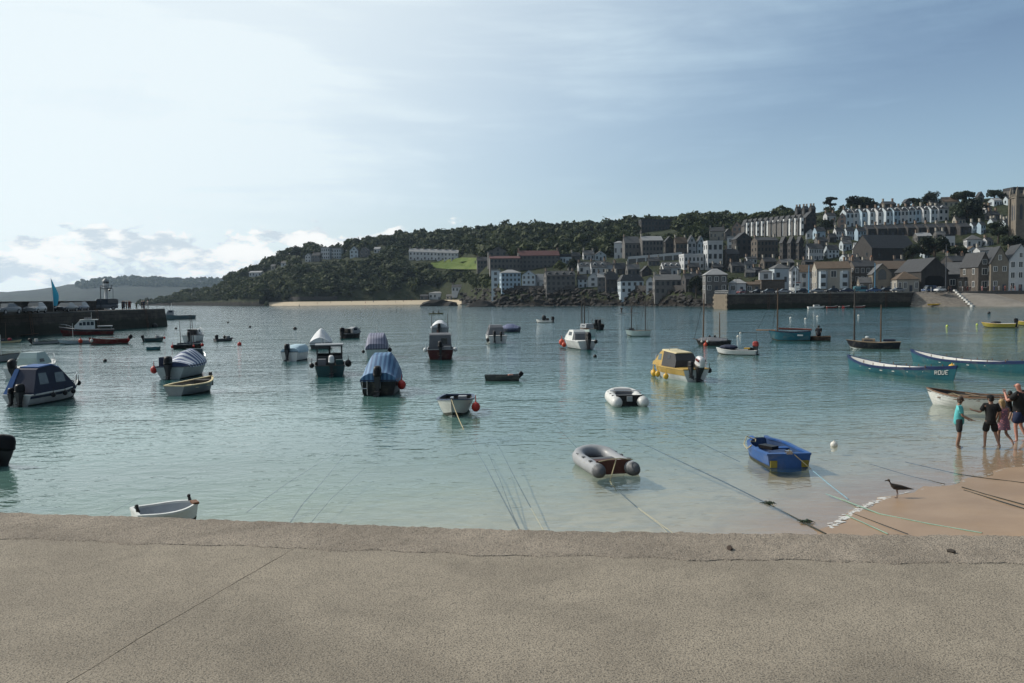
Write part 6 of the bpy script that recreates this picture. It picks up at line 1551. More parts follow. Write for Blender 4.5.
r = boat('covered_boat', 'dark motor boat tented with a shiny blue tarpaulin and big outboard', 384, 390.5, 83); H = Hull(4.4, 1.78, .72, .95, .92, .3, 2.4, .08); hull_parts(r, H, BK, BN, DINT, .1, ()); cover(r, H, [(0, .30), (.12, .42), (.34, 1.12), (.5, 1.15), (.75, .75), (1, .1)], STR3, .0, .97, .10, wr=.035, ridge=.42); outboard(r, -H.L/2-.02, .0, .86, 1.25, 0, ENG); b = MB(); b.tube([(-2.22, .5, .05), (-2.24, .5, .7)], .018, 5); b.tube([(-2.22, .72, .05), (-2.24, .72, .7)], .018, 5); b.tube([(-2.22, .5, .35), (-2.22, .72, .35)], .018, 5); b.build('ladder', STEEL, r); MB().box((-2.25, -.02, .52), (.12, .2, .34)).build('bracket', BG, r)
fender(r, -1.45, -1.02, .42, .2, BUOYR, 'dull red ball at the right side of the blue tarpaulin boat')
r = boat('covered_boat', 'grey boat under a low white cover between two upright poles', 440, 334.5, 90); H = Hull(5.2, 2.2, .95, 1.05, .9, .3, 2.4, .08); hull_parts(r, H, BG, BG, DINT, .1, ()); cover(r, H, [(0, .45), (.3, .85), (.6, .8), (1, .1)], CANVW, .02, .97, .05, ridge=.2); mast(r, -2.4, 2.6, .06, DSPAR, 0, .95); mast(r, -2.4, 2.6, .06, DSPAR, 0, -.95); outboard(r, -H.L/2-.02, .1, .9, 1.3, 0, ENG); MB().box((-2.7, .25, .45), (.2, .3, .5)).build('ladder', mat('reddish ladder', (.3, .16, .13), .7), r)
r = boat('canopied_boat', 'red brown hulled boat with an upright grey canvas wheelhouse', 440.5, 357.5, 90); H = Hull(4.5, 2.0, .75, .95, .92, .3, 2.4, .08); hull_parts(r, H, paint('oxblood', (.085, .018, .018)), BG, DINT, .1, ()); cabin(r, [(-1.1, 1.75), (-.9, 1.85), (.6, 1.85), (1.1, .95)], .85, .78, .7, CANV, GLASS, win=((-.5, .3, 1.2, 1.65),), nm='canvas_wheelhouse'); MB().box((-1.115, -.28, 1.3), (.03, .45, .4)).build('rear_window', GLASS, r); outboard(r, -H.L/2-.02, .0, .88, 1.15, 0, ENG); MB().box((-1.9, -.5, .85), (.4, .5, .22)).build('fish_box', BG, r); fender(r, -1.7, 1.1, .7, .15, BW, 'pale fender left of the canvas wheelhouse boat'); fender(r, -1.7, -1.1, .7, .15, BW, 'pale fender right of the canvas wheelhouse boat')
r = boat('cuddy_boat', 'white cuddy boat with a grey canvas back left of the blue covered dinghy', 495.5, 342, 96); H = Hull(4.6, 2.0, .72, .95, .92, .3, 2.4, .08); hull_parts(r, H, BW, BG, None, deckm=BW); cabin(r, [(-.9, 1.5), (-.6, 1.75), (.4, 1.75), (1.2, 1.0)], .85, .6, .7, CANV, GLASS, win=((-.3, .4, 1.1, 1.5),), nm='canvas_back'); outboard(r, -H.L/2-.02, .35, .8, 1.0, 0, ENG); outboard(r, -H.L/2-.02, -.3, .8, .8, 0, ENG); fender(r, -2.1, .95, .35, .2, BK, 'black fender on the left quarter of the white cuddy boat'); pulpit(r, H, .75, .4)
r = boat('covered_dinghy', 'small dinghy under a lilac blue cover right of the white cuddy boat', 510.5, 332, 165); H = Hull(2.4, 1.6, .5, .62, .85, .2, 2.3, .08); hull_parts(r, H, BN, BN, DINT, .1, ()); cover(r, H, [(0, .15), (.4, .55), (.65, .5), (1, .05)], mat('lilac cover', (.14, .17, .30), .75, .25, .9, .2), .0, .97, .12, ridge=.3)
r = boat('rib_boat', 'small white rib with a dark console and outboard under the rocks', 544.5, 322.5, 160, s=.8); H = Hull(4.0, 1.7, .45, .7, .9, .2, 2.3, .1); hull_parts(r, H, PVCW, PVCW, DINT, .1, ()); MB().ball((.1, 0, 1.0), .55, 10, 7, (.9, .8, 1.2)).build('console_cover', BK, r); outboard(r, -H.L/2+.2, 0, .7, 1.4, 0, ENG); MB().box((-.7, 0, .7), (.4, .8, .5)).build('seat', BK, r)
# cuddy with red buoys
r = boat('cuddy_boat', 'white cuddy boat with red buoys at the bow and a black outboard', 577.5, 348, 112); H = Hull(4.5, 1.95, .70, .95, .9, .3, 2.4, .1, .72, .5); hull_parts(r, H, BW, BW, None, deckm=BW); cabin(r, [(-.55, 1.42), (-.3, 1.62), (.55, 1.58), (1.15, 1.02)], .72, .52, .75, BW, GLASS, win=((-.25, .5, 1.12, 1.42),), front=(1.15, 1.05, .62, 1.52, .45)); outboard(r, -H.L/2-.02, .0, .85, 1.45, 0, ENG); MB().box((-.8, 0, 1.0), (.3, 1.2, .6)).build('canvas_back', CANV, r); pulpit(r, H, .78, .35)
fender(r, 1.75, .78, .45, .26, BUOYO, 'larger orange red buoy at the bow of the white cuddy boat'); fender(r, .35, 1.12, .3, .2, BUOYO, 'smaller orange red buoy amidships of the white cuddy boat'); fender(r, -2.3, -.75, .65, .16, BK, 'black fender at the right stern of the cuddy with red buoys')
# yellow cabin boat
r = boat('cabin_boat', 'yellow cabin boat with a white hull and red and white outboard', 675.5, 378, 120, s=.87); H = Hull(4.9, 1.95, .74, .98, .9, .32, 2.3, .08, .76, .5); H.shell().build('hull', BW, r, True); H.deck().build('deck', BY, r, True); H.stripe(.70, .99).build('topside_band', BY, r, True); H.rail(.06, .06).build('gunwale', BY, r, True)
cabin(r, [(.35, 1.66), (.55, 1.74), (.85, 1.60), (1.35, 1.08), (1.6, .98)], .74, .56, .78, BY, CLEARW, win=((.58, 1.0, 1.12, 1.50),), front=(1.33, 1.12, .92, 1.56, .46)); cabin(r, [(-1.3, 1.2), (-1.05, 1.58), (.36, 1.70)], .80, .60, .78, mat('charcoal canvas', (.06, .062, .068), .8, .15, 1.2, .15), GLASS, win=((-.55, -.2, 1.25, 1.48),), nm='canvas_canopy')
MB().loft([[(-1.05, -.6, 1.60), (-1.05, .6, 1.60), (-1.05, .5, 1.66), (-1.05, -.5, 1.66)], [(.7, -.57, 1.72), (.7, .57, 1.72), (.7, .5, 1.79), (.7, -.5, 1.79)]]).build('cabin_roof', BC, r); MB().tube([(.2, -.3, 1.75), (.2, -.3, 1.95), (.2, .3, 1.95), (.2, .3, 1.75)], .022, 5).build('roof_rail', STEEL, r); outboard(r, -H.L/2-.02, -.1, .92, 1.45, -18, ENGW); MB().box((-H.L/2-.30, -.1, 1.30), (.34, .50, .12), 0, 0, -.3).build('engine_stripe', mat('dark red stripe', (.20, .03, .03), .5), r); outboard(r, -H.L/2-.02, .45, .86, .9, 0, ENG); pulpit(r, H, .78, .38)
for i, x in enumerate((1.95, 1.35, 1.15, .3, -.75)): fender(r, x, H.hb((x+H.L/2)/H.L)+.13, .28 if i % 2 else .22, .17, BUOYY, ('yellow fender nearest the bow of the yellow cabin boat', 'second yellow fender from the bow, in the touching pair', 'third yellow fender from the bow, in the touching pair', 'yellow fender below the canopy of the yellow cabin boat', 'yellow fender nearest the stern of the yellow cabin boat')[i], 'yellow fenders along the cabin boat')
fender(r, -2.3, -.98, .62, .15, BK, 'black fender at the right stern corner of the yellow cabin boat')
# sailing boats
r = boat('yacht', 'pale green two masted yacht beyond the cuddy with red buoys', 587, 335.5, 112); H = Hull(3.4, 1.4, .8, 1.0, .6, .3, 2.0, .1); hull_parts(r, H, BP, WOOD, None, deckm=BG); mast(r, -.0, 4.8, .09, DSPAR, .8, .3); mast(r, 1.55, 4.9, .09, DSPAR, .8); cabin(r, [(-.9, 1.35), (.9, 1.35)], .5, .42, .9, BG, GLASS, win=((-.5, .5, 1.05, 1.22),)); mast(r, .5, 3.4, .03, DSPAR, 1.0, -.4)
stay(r, (1.55, 0, 4.8), (2.25, 0, 1.0)); stay(r, (1.55, 0, 4.8), (-2.2, 0, .9))
r = boat('motor_boat', 'black motor boat with a wire rail behind the pale green yacht', 598, 329.5, 95); H = Hull(3.0, 1.6, .7, .9, .9, .25, 2.3, .08); hull_parts(r, H, BK, BK, DINT, .1, ()); pulpit(r, H, .3, .7, DSPAR); outboard(r, -H.L/2-.02, 0, .85, 1.2, 0, ENG); MB().box((.2, 0, 1.0), (.9, .8, .7)).build('console', BK, r)
r = boat('ketch', 'pale grey two masted ketch standing alone in mid harbour', 638, 336, 176, s=.78); H = Hull(3.6, 1.5, .8, .95, .6, .3, 2.0, .1, .78); hull_parts(r, H, BP, BD, None, deckm=OLDW); mast(r, .95, 4.6, .085, DSPAR, .8, 0, -.12); mast(r, -1.05, 5.6, .08, DSPAR, .8); MB().box((.9, 0, 1.0), (.7, .5, .25)).build('stowed_sail', BD, r); mast(r, .15, 1.6, .04, DSPAR, .8); mast(r, -1.3, 2.2, .03, DSPAR, .8); stay(r, (-.3, 0, .9), (-1.0, 0, 5.4)); stay(r, (1.5, 0, .9), (.84, 0, 4.5)); stay(r, (0, .6, .9), (.84, 0, 4.5))
r = boat('lugger', 'black lugger under a grey cover with a tan mast and bowsprit stay', 713.5, 345.5, 172, s=.56); H = Hull(5.4, 1.9, .85, .9, .7, .35, 2.0, .1, .75); hull_parts(r, H, BK, BK, DINT, .1, ()); cover(r, H, [(0, .1), (.25, .4), (.55, .62), (.8, .4), (1, .08)], CANV, .1, .95, .1, ridge=.2); mast(r, 1.6, 8.2, .14, BRASSW, .8, 0, -.15); mast(r, -.95, 5.2, .11, BRASSW, .8); stay(r, (3.0, 0, 1.0), (1.5, 0, 7.4), .04); MB().tube([(2.4, 0, .95), (3.3, 0, 1.05)], .06, 6).build('bowsprit', BRASSW, r)
for x in (-.2, .6): MB().ball((x, .1, 1.45), .2, 8, 6).build('sail_bundle', BK, r)
fender(r, 1.1, .95, .15, .24, BUOYO, 'orange red buoy beside the black lugger'); fender(r, .8, 1.02, .68, .12, BUOYW, 'white fender at the side of the black lugger'); fender(r, 1.7, .9, .66, .12, BUOYW, 'second white fender, nearer the bow of the black lugger')
r = boat('rib_boat', 'white rib with a red hooded outboard and a thin pole', 736.5, 354.5, 168, s=.82); w = .78; H = Hull(3.7, 1.8, .42, .62, .92, .16, 2.6, .08)
hull_parts(r, H, PVCW, PVCW, DINT, .1, (), railw=.22); MB().ball((.7, 0, .66), .7, 10, 7, (1.2, .85, .35)).build('bow_cover', CANVN, r); outboard(r, -H.L/2+.25, 0, .75, 1.1, 0, ENGR); MB().box((-1.0, .3, .6), (.5, .3, .12)).build('yellow_bag', BUOYY, r); MB().tube([(-1.75, -.1, .4), (-1.75, -.1, 2.0), (-.1, -.1, 2.05)], .022, 5).build('flag_pole', DSPAR, r); MB().box((-1.3, -.5, .5), (.7, .4, .25)).build('black_box', BK, r)
r = boat('sailing_boat', 'turquoise open sailing boat with one mast and an orange bowsprit', 789.5, 340.5, 177); H = Hull(3.9, 1.6, .9, 1.0, .6, .3, 2.0, .12, .8); hull_parts(r, H, BT, BN, DINT, .15, (.3, .5), WOOD, railw=.09); mast(r, 1.1, 5.0, .085, BRASSW, .5); MB().tube([(1.3, 0, .98), (3.1, 0, 1.0)], .05, 6).build('bowsprit', mat('orange varnished spar', (.42, .20, .06), .5), r); MB().tube([(1.0, 0, 1.15), (-2.0, 0, 1.05)], .09, 8).build('furled_sail', mat('tan sail', (.24, .07, .05), .8), r); stay(r, (3.0, 0, 1.0), (1.1, 0, 4.9), .018); stay(r, (1.1, 0, 4.9), (1.6, .7, .9)); stay(r, (1.1, 0, 4.9), (1.6, -.7, .9)); MB().box((-1.0, .85, .55), (.5, .02, .14)).build('name_panel', BW, r)
DARKP = r = boat('dinghy', 'dark wooden dinghy behind the turquoise sailing boat', 819, 340.5, 178, s=.82); H = Hull(2.6, 1.3, .5, .5, .8, .2, 2.4, .08); hull_parts(r, H, paint('dark brown', (.055, .035, .025)), WOOD, DINT, .1, (.45,)); 
r = boat('ketch', 'navy wooden ketch with two tall bare masts on the right', 873, 348.5, 178, s=.75); H = Hull(5.4, 1.9, .75, .95, .6, .35, 2.0, .12, .68); hull_parts(r, H, paint('midnight', (.012, .013, .022)), OLDW, None, deckm=OLDW, railw=.1); mast(r, 1.87, 6.6, .11, DSPAR, .7); mast(r, -.75, 4.7, .1, BRASSW, .7); cabin(r, [(-.2, 1.05), (1.1, 1.05)], .5, .42, .75, OLDW, GLASS, win=((.0, .9, .85, .98),)); MB().ball((.6, 0, 1.2), .22, 8, 6, (1, .8, .6)).build('white_bundle', BW, r); MB().box((-1.6, 0, .92), (1.2, .6, .2)).build('stowed_sail', CANVN, r); H.stripe(.28, .40).build('boot_top', BW, r, True)
# gigs
def gig(label, px0, py0, px1, py1, lettering=False, L=9.7):
    a = wl(px0, py0); b = wl(px1, py1); c = (a+b)/2; d = b-a; hd = math.atan2(d.y, d.x); Lw = min(11, max(8.5, d.length*1.02))
    r = thing('rowing_gig', label, 'rowing gig', (c.x, c.y, 0), hd, 'teal rowing gigs moored on the right')
    H = Hull(Lw, 1.5, .80, .80, .2, .25, 2.3, .035, .42, .3); H.dbl = True; H.p = 2.4
    TE = paint('gig teal', (.012, .115, .15)); H.shell(26, 8).build('hull', TE, r, True); H.inner(.05, .12, 24).build('interior', mat('gig white inside', (.60, .60, .57), .7, .08, 2), r, True); H.rail(.05, .05, 26).build('gunwale', paint('gig blue', (.012, .035, .12)), r, True); H.stripe(.86, 1.0, 26).build('sheer_strake', paint('gig blue', (.012, .035, .12)), r, True)
    for i in range(6):
        t = lerp(.22, .78, i/5); MB().box((lerp(-Lw/2, Lw/2, t), 0, H.sh(t)-.22), (.2, H.hb(t)*2-.12, .03)).build('thwart', mat('gig white inside', (.6, .6, .57)), r)
        for s_ in (-1, 1): MB().tube([(lerp(-Lw/2, Lw/2, t)+.3, s_*(H.hb(t)-.02), H.sh(t)), (lerp(-Lw/2, Lw/2, t)+.3, s_*(H.hb(t)-.02), H.sh(t)+.14)], .022, 5).build('thole_pin', WOOD, r)
    return r, H
G1, GH = gig('teal rowing gig with white painted letters at its right end', 851, 368.5, 952, 381, True)
G2, _ = gig('second teal rowing gig running out of the frame, a yellow float before it', 911.5, 361.5, 1042, 375.5)
# lettering near the right end of the first gig (small white letters, only partly legible)
def strokes(r, H, t, side, word, hgt=.22):
    segs = {'R': [((0, 0), (0, 1)), ((0, 1), (.5, .9)), ((.5, .9), (.5, .55)), ((.5, .55), (0, .5)), ((.15, .5), (.55, 0))], 'O': [((0, 0), (0, 1)), ((0, 1), (.5, 1)), ((.5, 1), (.5, 0)), ((.5, 0), (0, 0))], 'U': [((0, 1), (0, 0)), ((0, 0), (.5, 0)), ((.5, 0), (.5, 1))], 'E': [((0, 0), (0, 1)), ((0, 1), (.5, 1)), ((0, .5), (.4, .5)), ((0, 0), (.5, 0))], 'I': [((.2, 0), (.2, 1))], 'V': [((0, 1), (.25, 0)), ((.25, 0), (.5, 1))]}
    b = MB(); n = len(word)
    for i, ch in enumerate(word):
        for (a, c) in segs[ch]:
            def P(q):
                x = t+(i*.17+q[0]*.22)/H.L if True else 0
                tt = t+(i*.19+q[0]*.26*.9)/H.L; u = .60+q[1]*.20
                v = Vector(H.pt(tt, u, side)); return v+Vector((0, side*.02, 0))
            b.tube([P(a), P(c)], .016, 4)
    return b.build('lettering', BW, r)
strokes(G1, GH, .875, -1, 'ROUE')
# white clinker rowing boat
r = boat('rowing_boat', 'white clinker rowing boat with a dark inside near the paddling children', 966.5, 406.5, 162, s=.80); H = Hull(3.75, 1.95, .64, .80, .6, .2, 2.0, .1, .56, .5)
def clinker(H, n=20, planks=6):
    b = MB(); rings = []
    for i in range(n+1):
        t = i/n; half = []
        for k in range(planks):
            u1, u0 = 1-k/planks, 1-(k+1)/planks
            half.append(Vector(H.pt(t, u1, 1))); q = Vector(H.pt(t, u0, 1)); half.append(q+Vector((0, .022*min(1, H.hb(t)*4), 0)))
        rings.append(half+[Vector((v.x, -v.y, v.z)) for v in reversed(half)])
    b.loft(rings, closed=False, caps=False); b.f.append(tuple(range(len(rings[0])))); return b
clinker(H).build('hull', BW, r, False); H.inner(.05, .1).build('interior', DINT, r, True); H.rail(.06, .06).build('gunwale', WOOD, r, True); H.stripe(.86, .93).build('rubbing_strake', BD, r, True)
for t in (.3, .55, .78): MB().box((lerp(-H.L/2, H.L/2, t), 0, .42), (.22, H.hb(t)*2-.1, .035)).build('thwart', WOOD, r)
MB().tube([(.9, -.3, .5), (-.2, .1, .55), (-1.2, .3, .6)], .022, 6).build('oar', OLDW, r); MB().tube([(.2, -.4, .62), (-.7, .4, .60)], .02, 6).build('oar', OLDW, r); MB().box((-H.L/2-.02, 0, .62), (.06, .1, .30)).build('rudder_post', BK, r); MB().tube([(1.6, 0, .7), (1.0, .2, .5), (.6, .1, .62), (.2, .2, .5)], .015, 5).build('painter', ROPEM, r); CLINK = r
# yellow motor boats far right, pier side craft, haul-out
for (px, py, lab) in ((998.5, 327.5, 'yellow speedboat with a white deck moored off the slipway'), (1031, 325.5, 'second yellow speedboat cut by the right frame edge')):
    r = boat('speedboat', lab, px, py, 176, group='yellow speedboats off the slipway'); H = Hull(3.7, 1.6, .5, .62, .9, .2, 2.3, .12); hull_parts(r, H, paint('mustard', (.40, .34, .05)), BUOYY, None, deckm=BW); MB().ball((.3, 0, .62), .5, 10, 6, (1.2, .7, .35)).build('seat_cover', BK, r); outboard(r, -H.L/2+.1, 0, .72, 1.0, 0, ENG)
for i, (px, py, m1, lab) in enumerate(((827, 309, BW, 'small white boat lying along the west pier wall'), (849, 309, BR, 'red dinghy along the west pier wall next to the white boat'), (858, 308.7, BD, 'dark dinghy with a white top along the west pier wall'), (880, 308.7, BR, 'red dinghy farther right along the west pier wall'))):
    p = wl(px, py); r = thing('dinghy', lab, 'boat', (p.x, at(px, 300, 243).y, 0), rnd.uniform(-.1, .1)); H = Hull(5.0 if i == 0 else 3.2, 1.6, .6, .8, .8, .2, 2.2, .1); hull_parts(r, H, m1, BW, DINT, .1, (.5,))
    if i == 0: cabin(r, [(-.8, 1.1), (.8, 1.1)], .5, .45, .6, BW, GLASS, win=((-.5, .5, .75, 1.0),))
p = wl(843, 309); q = at(843, 306.5, 243); ballbuoy(843, 308, .55, BUOYR, 'large red buoy floating against the west pier wall', Y=242.5)
ty = boat('fishing_boat', 'white fishing boat with a red wheelhouse top hauled out on the quay', 800, 300, 175); pq = at(800, 290, 262); ty.location = (pq.x, pq.y, PTOP+.55); H = Hull(6.0, 2.2, 1.0, 1.5, .85, .55, 2.2, .1); hull_parts(ty, H, BW, BN, None, deckm=BG); cabin(ty, [(.0, 2.6), (1.4, 2.6), (1.7, 1.4)], .8, .7, 1.0, BW, GLASS, win=((.2, 1.2, 1.8, 2.4),), nm='wheelhouse'); MB().box((.7, 0, 2.75), (1.8, 1.7, .25)).build('wheelhouse_roof', BR, ty); mast(ty, -.8, 4.5, .06, BW, 1.0)
for x in (-1.8, 1.5):
    for y in (-.8, .8): MB().tube([(x, y, -.55), (x, y*.7, .1)], .08, 6).build('prop', OLDW, ty)
for i, (px, m1, lab) in enumerate(((934, BUOYY, 'long yellow kayak beached on the rubble'), (944, BUOYL, 'lime kayak lying right of the yellow one'), (949, BR, 'red kayak behind the lime one on the rubble'), (956, BR, 'short red kayak beside the slipway blocks'))):
    p = at(px, 304.5-(i > 1)*1.5, 249+(i > 1)*3); r = thing('kayak', lab, 'kayak', (p.x, p.y, max(.12, p.z-.1)), rnd.uniform(-.1, .1), 'kayaks beached left of the slipway'); H = Hull(4.2 if i == 0 else 3.0, .75, .3, .34, .1, .1, 2.2, .05, .28); H.dbl = True; H.shell(12, 5).build('hull', m1, r, True); H.deck(camber=.1).build('deck', m1, r, True); MB().ball((0, 0, .3), .3, 8, 5, (1.4, .8, .3)).build('cockpit', BK, r)
# ---- buoys -----------------------------------------------------------------------------
ballbuoy(834, 446, .105, BUOYW, 'white round buoy afloat right of the blue dinghy')
ballbuoy(952, 369, .22, BUOYY, 'yellow float in front of the second rowing gig')
for px, py, m, lab, r_ in ((738, 337, BUOYW, 'lower white float near the white rib', .14), (740.5, 333.5, BUOYW, 'upper white float near the white rib', .13), (790.5, 318.5, BUOYW, 'left of three white floats off the west pier', .2), (805.5, 319.5, BUOYW, 'middle of three white floats off the west pier', .2), (817.5, 317, BUOYW, 'right of three white floats off the west pier', .2), (858.5, 316, BUOYW, 'white float by the left mast of the navy ketch', .2), (947, 326.5, BUOYL, 'larger lime float between the ketch and the yellow speedboat', .15), (977, 325, BUOYL, 'smaller lime float left of the yellow speedboat', .15), (239.5, 345, BUOYR, 'red float right of the small dark rubber boat', .22), (105, 361.5, BK, 'small black float on bright water right of the canopied boat', .14), (228, 323, BK, 'tiny black float above the small rubber boat', .22), (176, 329, BK, 'tiny grey float below the passenger boat', .2), (154.5, 327, BK, 'dark mooring float under the left pier end', .5), (295, 329.5, BK, 'dark float in open water left of the white tarpaulin', .3), (250, 327.5, BK, 'dark speck of a float in open water', .22), (595, 357, BK, 'small black float right of the cuddy with red buoys', .14), (989, 313.5, BK, 'dark float near the stone slope', .3)):
    ballbuoy(px, py, r_, m, lab)
# ------------------------------------------------------------------ people
SKIN = mat('skin', (.36, .20, .135), .55, .08, 5); SKINR = mat('sunburnt skin', (.47, .22, .16), .55, .08, 5)
def skin_mesh(name, chains, m, sub=1, root=None):
    """chains of (x, y, z, radius); points that coincide are joined; one continuous grown surface"""
    V = []; E = []; R = []; key = {}
    def vid(p):
        k = tuple(round(c, 4) for c in p[:3])
        if k not in key: key[k] = len(V); V.append(k); R.append(p[3])
        return key[k]
    for ch in chains:
        for a, b in zip(ch, ch[1:]):
            i, j = vid(a), vid(b)
            if i != j and (i, j) not in E and (j, i) not in E: E.append((i, j))
    me = bpy.data.meshes.new(name+'_base'); me.from_pydata(V, E, []); o = bpy.data.objects.new(name+'_base', me); COL.objects.link(o)
    md = o.modifiers.new('s', 'SKIN'); md.use_smooth_shade = True; sv = me.skin_vertices[0].data
    for i, r in enumerate(R): q = r if isinstance(r, tuple) else (r, r); sv[i].radius = q
    sv[vid(root or chains[0][0])].use_root = True
    if sub: o.modifiers.new('u', 'SUBSURF').levels = sub
    dg = bpy.context.evaluated_depsgraph_get(); dg.update(); e = o.evaluated_get(dg)
    out = bpy.data.meshes.new_from_object(e); out.name = name; out.materials.clear(); out.materials.append(m)
    bpy.data.objects.remove(o); bpy.data.meshes.remove(me); return out
def hand(w, d, side, curl=.5):
    """five separate bent fingers rooted in the palm at wrist w, pointing along d"""
    d = Vector(d).normalized(); s_ = d.cross(Vector((0, 0, 1))); s_ = s_.normalized() if s_.length > .1 else Vector((0, 1, 0)); n = d.cross(s_); W = Vector(w)
    palm = W+d*.075; ch = [[(*W, .026), (*palm, (.022))]]
    for i, L in enumerate((.068, .078, .074, .058)):
        b = palm+s_*((i-1.5)*.021)+d*.012; k1 = b+d*L*.5-n*curl*.02; k2 = k1+d*L*.45-n*curl*.04
        ch.append([(*palm, .022), (*b, .0095), (*k1, .0085), (*k2, .0072)])
    tb = W+d*.035+s_*side*.03; ch.append([(*(W+d*.001), .026) if False else (*W, .026), (*tb, .011), (*(tb+d*.035+s_*side*.018), .0095), (*(tb+d*.058+s_*side*.012), .0078)])
    return ch
def person(label, px, py, face, Hm, P, shirt, shorts, hair, skin=SKIN, z=None, cat='person', dress=None, cap=None, haircol=None, long_hair=False, bald=False, slim=1.0):
    """P: joints of a 1.75 m figure that faces +x with its left at +y; face: heading as seen (0 = right, 90 = away)"""
    p = wl(px, py) if z is None else z
    if z is None: p = Vector((p.x, p.y, bed_z(p.x, p.y)))
    r = thing('person', label, cat, p, math.radians(face)-math.atan2(p.x, p.y)); s = Hm/1.75; r.scale = (s, s, s)
    J = dict(pel=(0, 0, .95), spi=(0, 0, 1.13), che=(0, 0, 1.31), nek=(0, 0, 1.47), hed=(.02, 0, 1.60), hipL=(0, .09, .90), hipR=(0, -.09, .90), kneL=(.02, .10, .49), kneR=(.02, -.10, .49), ankL=(0, .10, .08), ankR=(0, -.10, .08),
             shoL=(0, .175, 1.40), shoR=(0, -.175, 1.40), elbL=(-.02, .23, 1.12), elbR=(-.02, -.23, 1.12), wriL=(.05, .23, .87), wriR=(.05, -.23, .87), toeL=None, toeR=None)
    J.update(P); k = slim
    for sd in 'LR':
        if J['toe'+sd] is None: a = J['ank'+sd]; J['toe'+sd] = (a[0]+.17, a[1]*1.15, max(.025, a[2]-.055))
    def v(n, rad): return (*J[n], rad)
    def mid(a, b, t, rad): q = Vector(J[a]).lerp(Vector(J[b]), t); return (*q, rad)
    tk = k*(.80 if shirt else 1.0)      # the trunk stays inside its clothes
    ch = [[v('pel', (.125*tk, .10*tk)), v('spi', (.115*tk, .09*tk)), v('che', (.135*tk, .10*tk)), v('nek', .052), v('hed', .082)]]
    hd = Vector(J['hed']); ch.append([v('hed', .082), (*(hd+Vector((.005, 0, .10))), .075)])
    for sd in 'LR':
        ch.append([v('pel', (.125*tk, .10*tk)), v('hip'+sd, .088*tk), mid('hip'+sd, 'kne'+sd, .5, .072*k), v('kne'+sd, .053), mid('kne'+sd, 'ank'+sd, .35, .052), v('ank'+sd, .034), v('toe'+sd, .028)])
        ch.append([v('che', (.135*tk, .10*tk)), v('sho'+sd, .056*tk), v('elb'+sd, .040), mid('elb'+sd, 'wri'+sd, .3, .038), v('wri'+sd, .026)])
        ch += hand(J['wri'+sd], Vector(J['wri'+sd])-Vector(J['elb'+sd]), 1 if sd == 'L' else -1, P.get('curl', .6))
    body = skin_mesh('body', ch, skin)
    bm = bmesh.new(); bm.from_mesh(body)        # nose, ears and eye sockets added to the same mesh
    fdir = Vector(P.get('look', (1, 0, 0))).normalized(); sdv = Vector((0, 0, 1)).cross(fdir).normalized(); ex = MB()
    ex.ball(tuple(hd+fdir*.088+Vector((0, 0, .015))), .017, 8, 6, (1, .8, 1.5))
    for q in (-1, 1): ex.ball(tuple(hd+sdv*q*.085+Vector((0, 0, .02))), .024, 8, 6, (.6, .45, 1.2)); ex.ball(tuple(hd+fdir*.078+sdv*q*.032+Vector((0, 0, .045))), .011, 6, 5)
    ex.ball(tuple(hd+fdir*.082+Vector((0, 0, -.035))), .02, 8, 5, (.35, 1, .35))
    tmp = ex.mesh('face', None, True); bm.from_mesh(tmp); bm.to_mesh(body); bm.free(); bpy.data.meshes.remove(tmp)
    link('body', body, r)
    if not bald:
        hb = MB(); c = hd+Vector((0, 0, .05))-fdir*.018
        hb.ball(tuple(c), .104, 14, 9, (1, .92, .98))
        for q in range(7):
            a = -1.2+q*.4; hb.ball(tuple(c-fdir*.05*math.cos(a)+sdv*.07*math.sin(a)+Vector((0, 0, -.07))), .045, 8, 6)
        if long_hair:
            for q in range(9):
                a = -1.3+q*.325; b = c-fdir*.06*math.cos(a)+sdv*.075*math.sin(a); hb.tube([tuple(b), tuple(b+Vector((0, 0, -.12))-fdir*.02), tuple(b+Vector((0, 0, -.26))-fdir*.015), tuple(b+Vector((0, 0, -.32)))], [.045, .04, .03, .01], 7)
        me = hb.mesh('hair', mat('hair '+(haircol or 'brown'), {'brown': (.05, .028, .016), 'dark': (.012, .010, .009), 'blond': (.40, .27, .12)}[haircol or 'brown'], .6, .25, 20), True)
        link('hair', me, r)
    if cap:
        cb = MB(); c = hd+Vector((0, 0, .075)); cb.ball(tuple(c), .108, 14, 8, (1, .95, .75)); cb.box(tuple(c+fdir*.13+Vector((0, 0, -.01))), (.12, .14, .014), math.atan2(fdir.y, fdir.x), 0, .12); link('cap', cb.mesh('cap', cap, True), r)
    g = .032
    if shirt:
        c2 = [[(J['pel'][0], J['pel'][1], J['pel'][2]-.20, (.15*k+g, .125*k+g)), v('pel', (.148*k+g, .12*k+g)), v('spi', (.13*k+g, .10*k+g)), v('che', (.142*k+g, .105*k+g)), mid('che', 'nek', .62, .062)]]
        for sd in 'LR': c2.append([v('che', (.142*k+g, .105*k+g)), v('sho'+sd, .068*k+g*.6), mid('sho'+sd, 'elb'+sd, .5, .058*k+g*.6), mid('sho'+sd, 'elb'+sd, .82, .056*k+g*.7)])
        link('shirt', skin_mesh('shirt', c2, shirt), r)
    if shorts:
        c3 = [[mid('pel', 'spi', .6, (.13*k+g*.3, .105*k+g*.3)), v('pel', (.14*k+g*.4, .112*k+g*.4))]]
        for sd in 'LR': c3.append([v('pel', (.14*k+g*.4, .112*k+g*.4)), v('hip'+sd, .098*k+g*.5), mid('hip'+sd, 'kne'+sd, .5, .088*k+g*.6), mid('hip'+sd, 'kne'+sd, .88, .082*k+g*.6)])
        link('shorts', skin_mesh('shorts', c3, shorts, root=c3[0][1]), r)
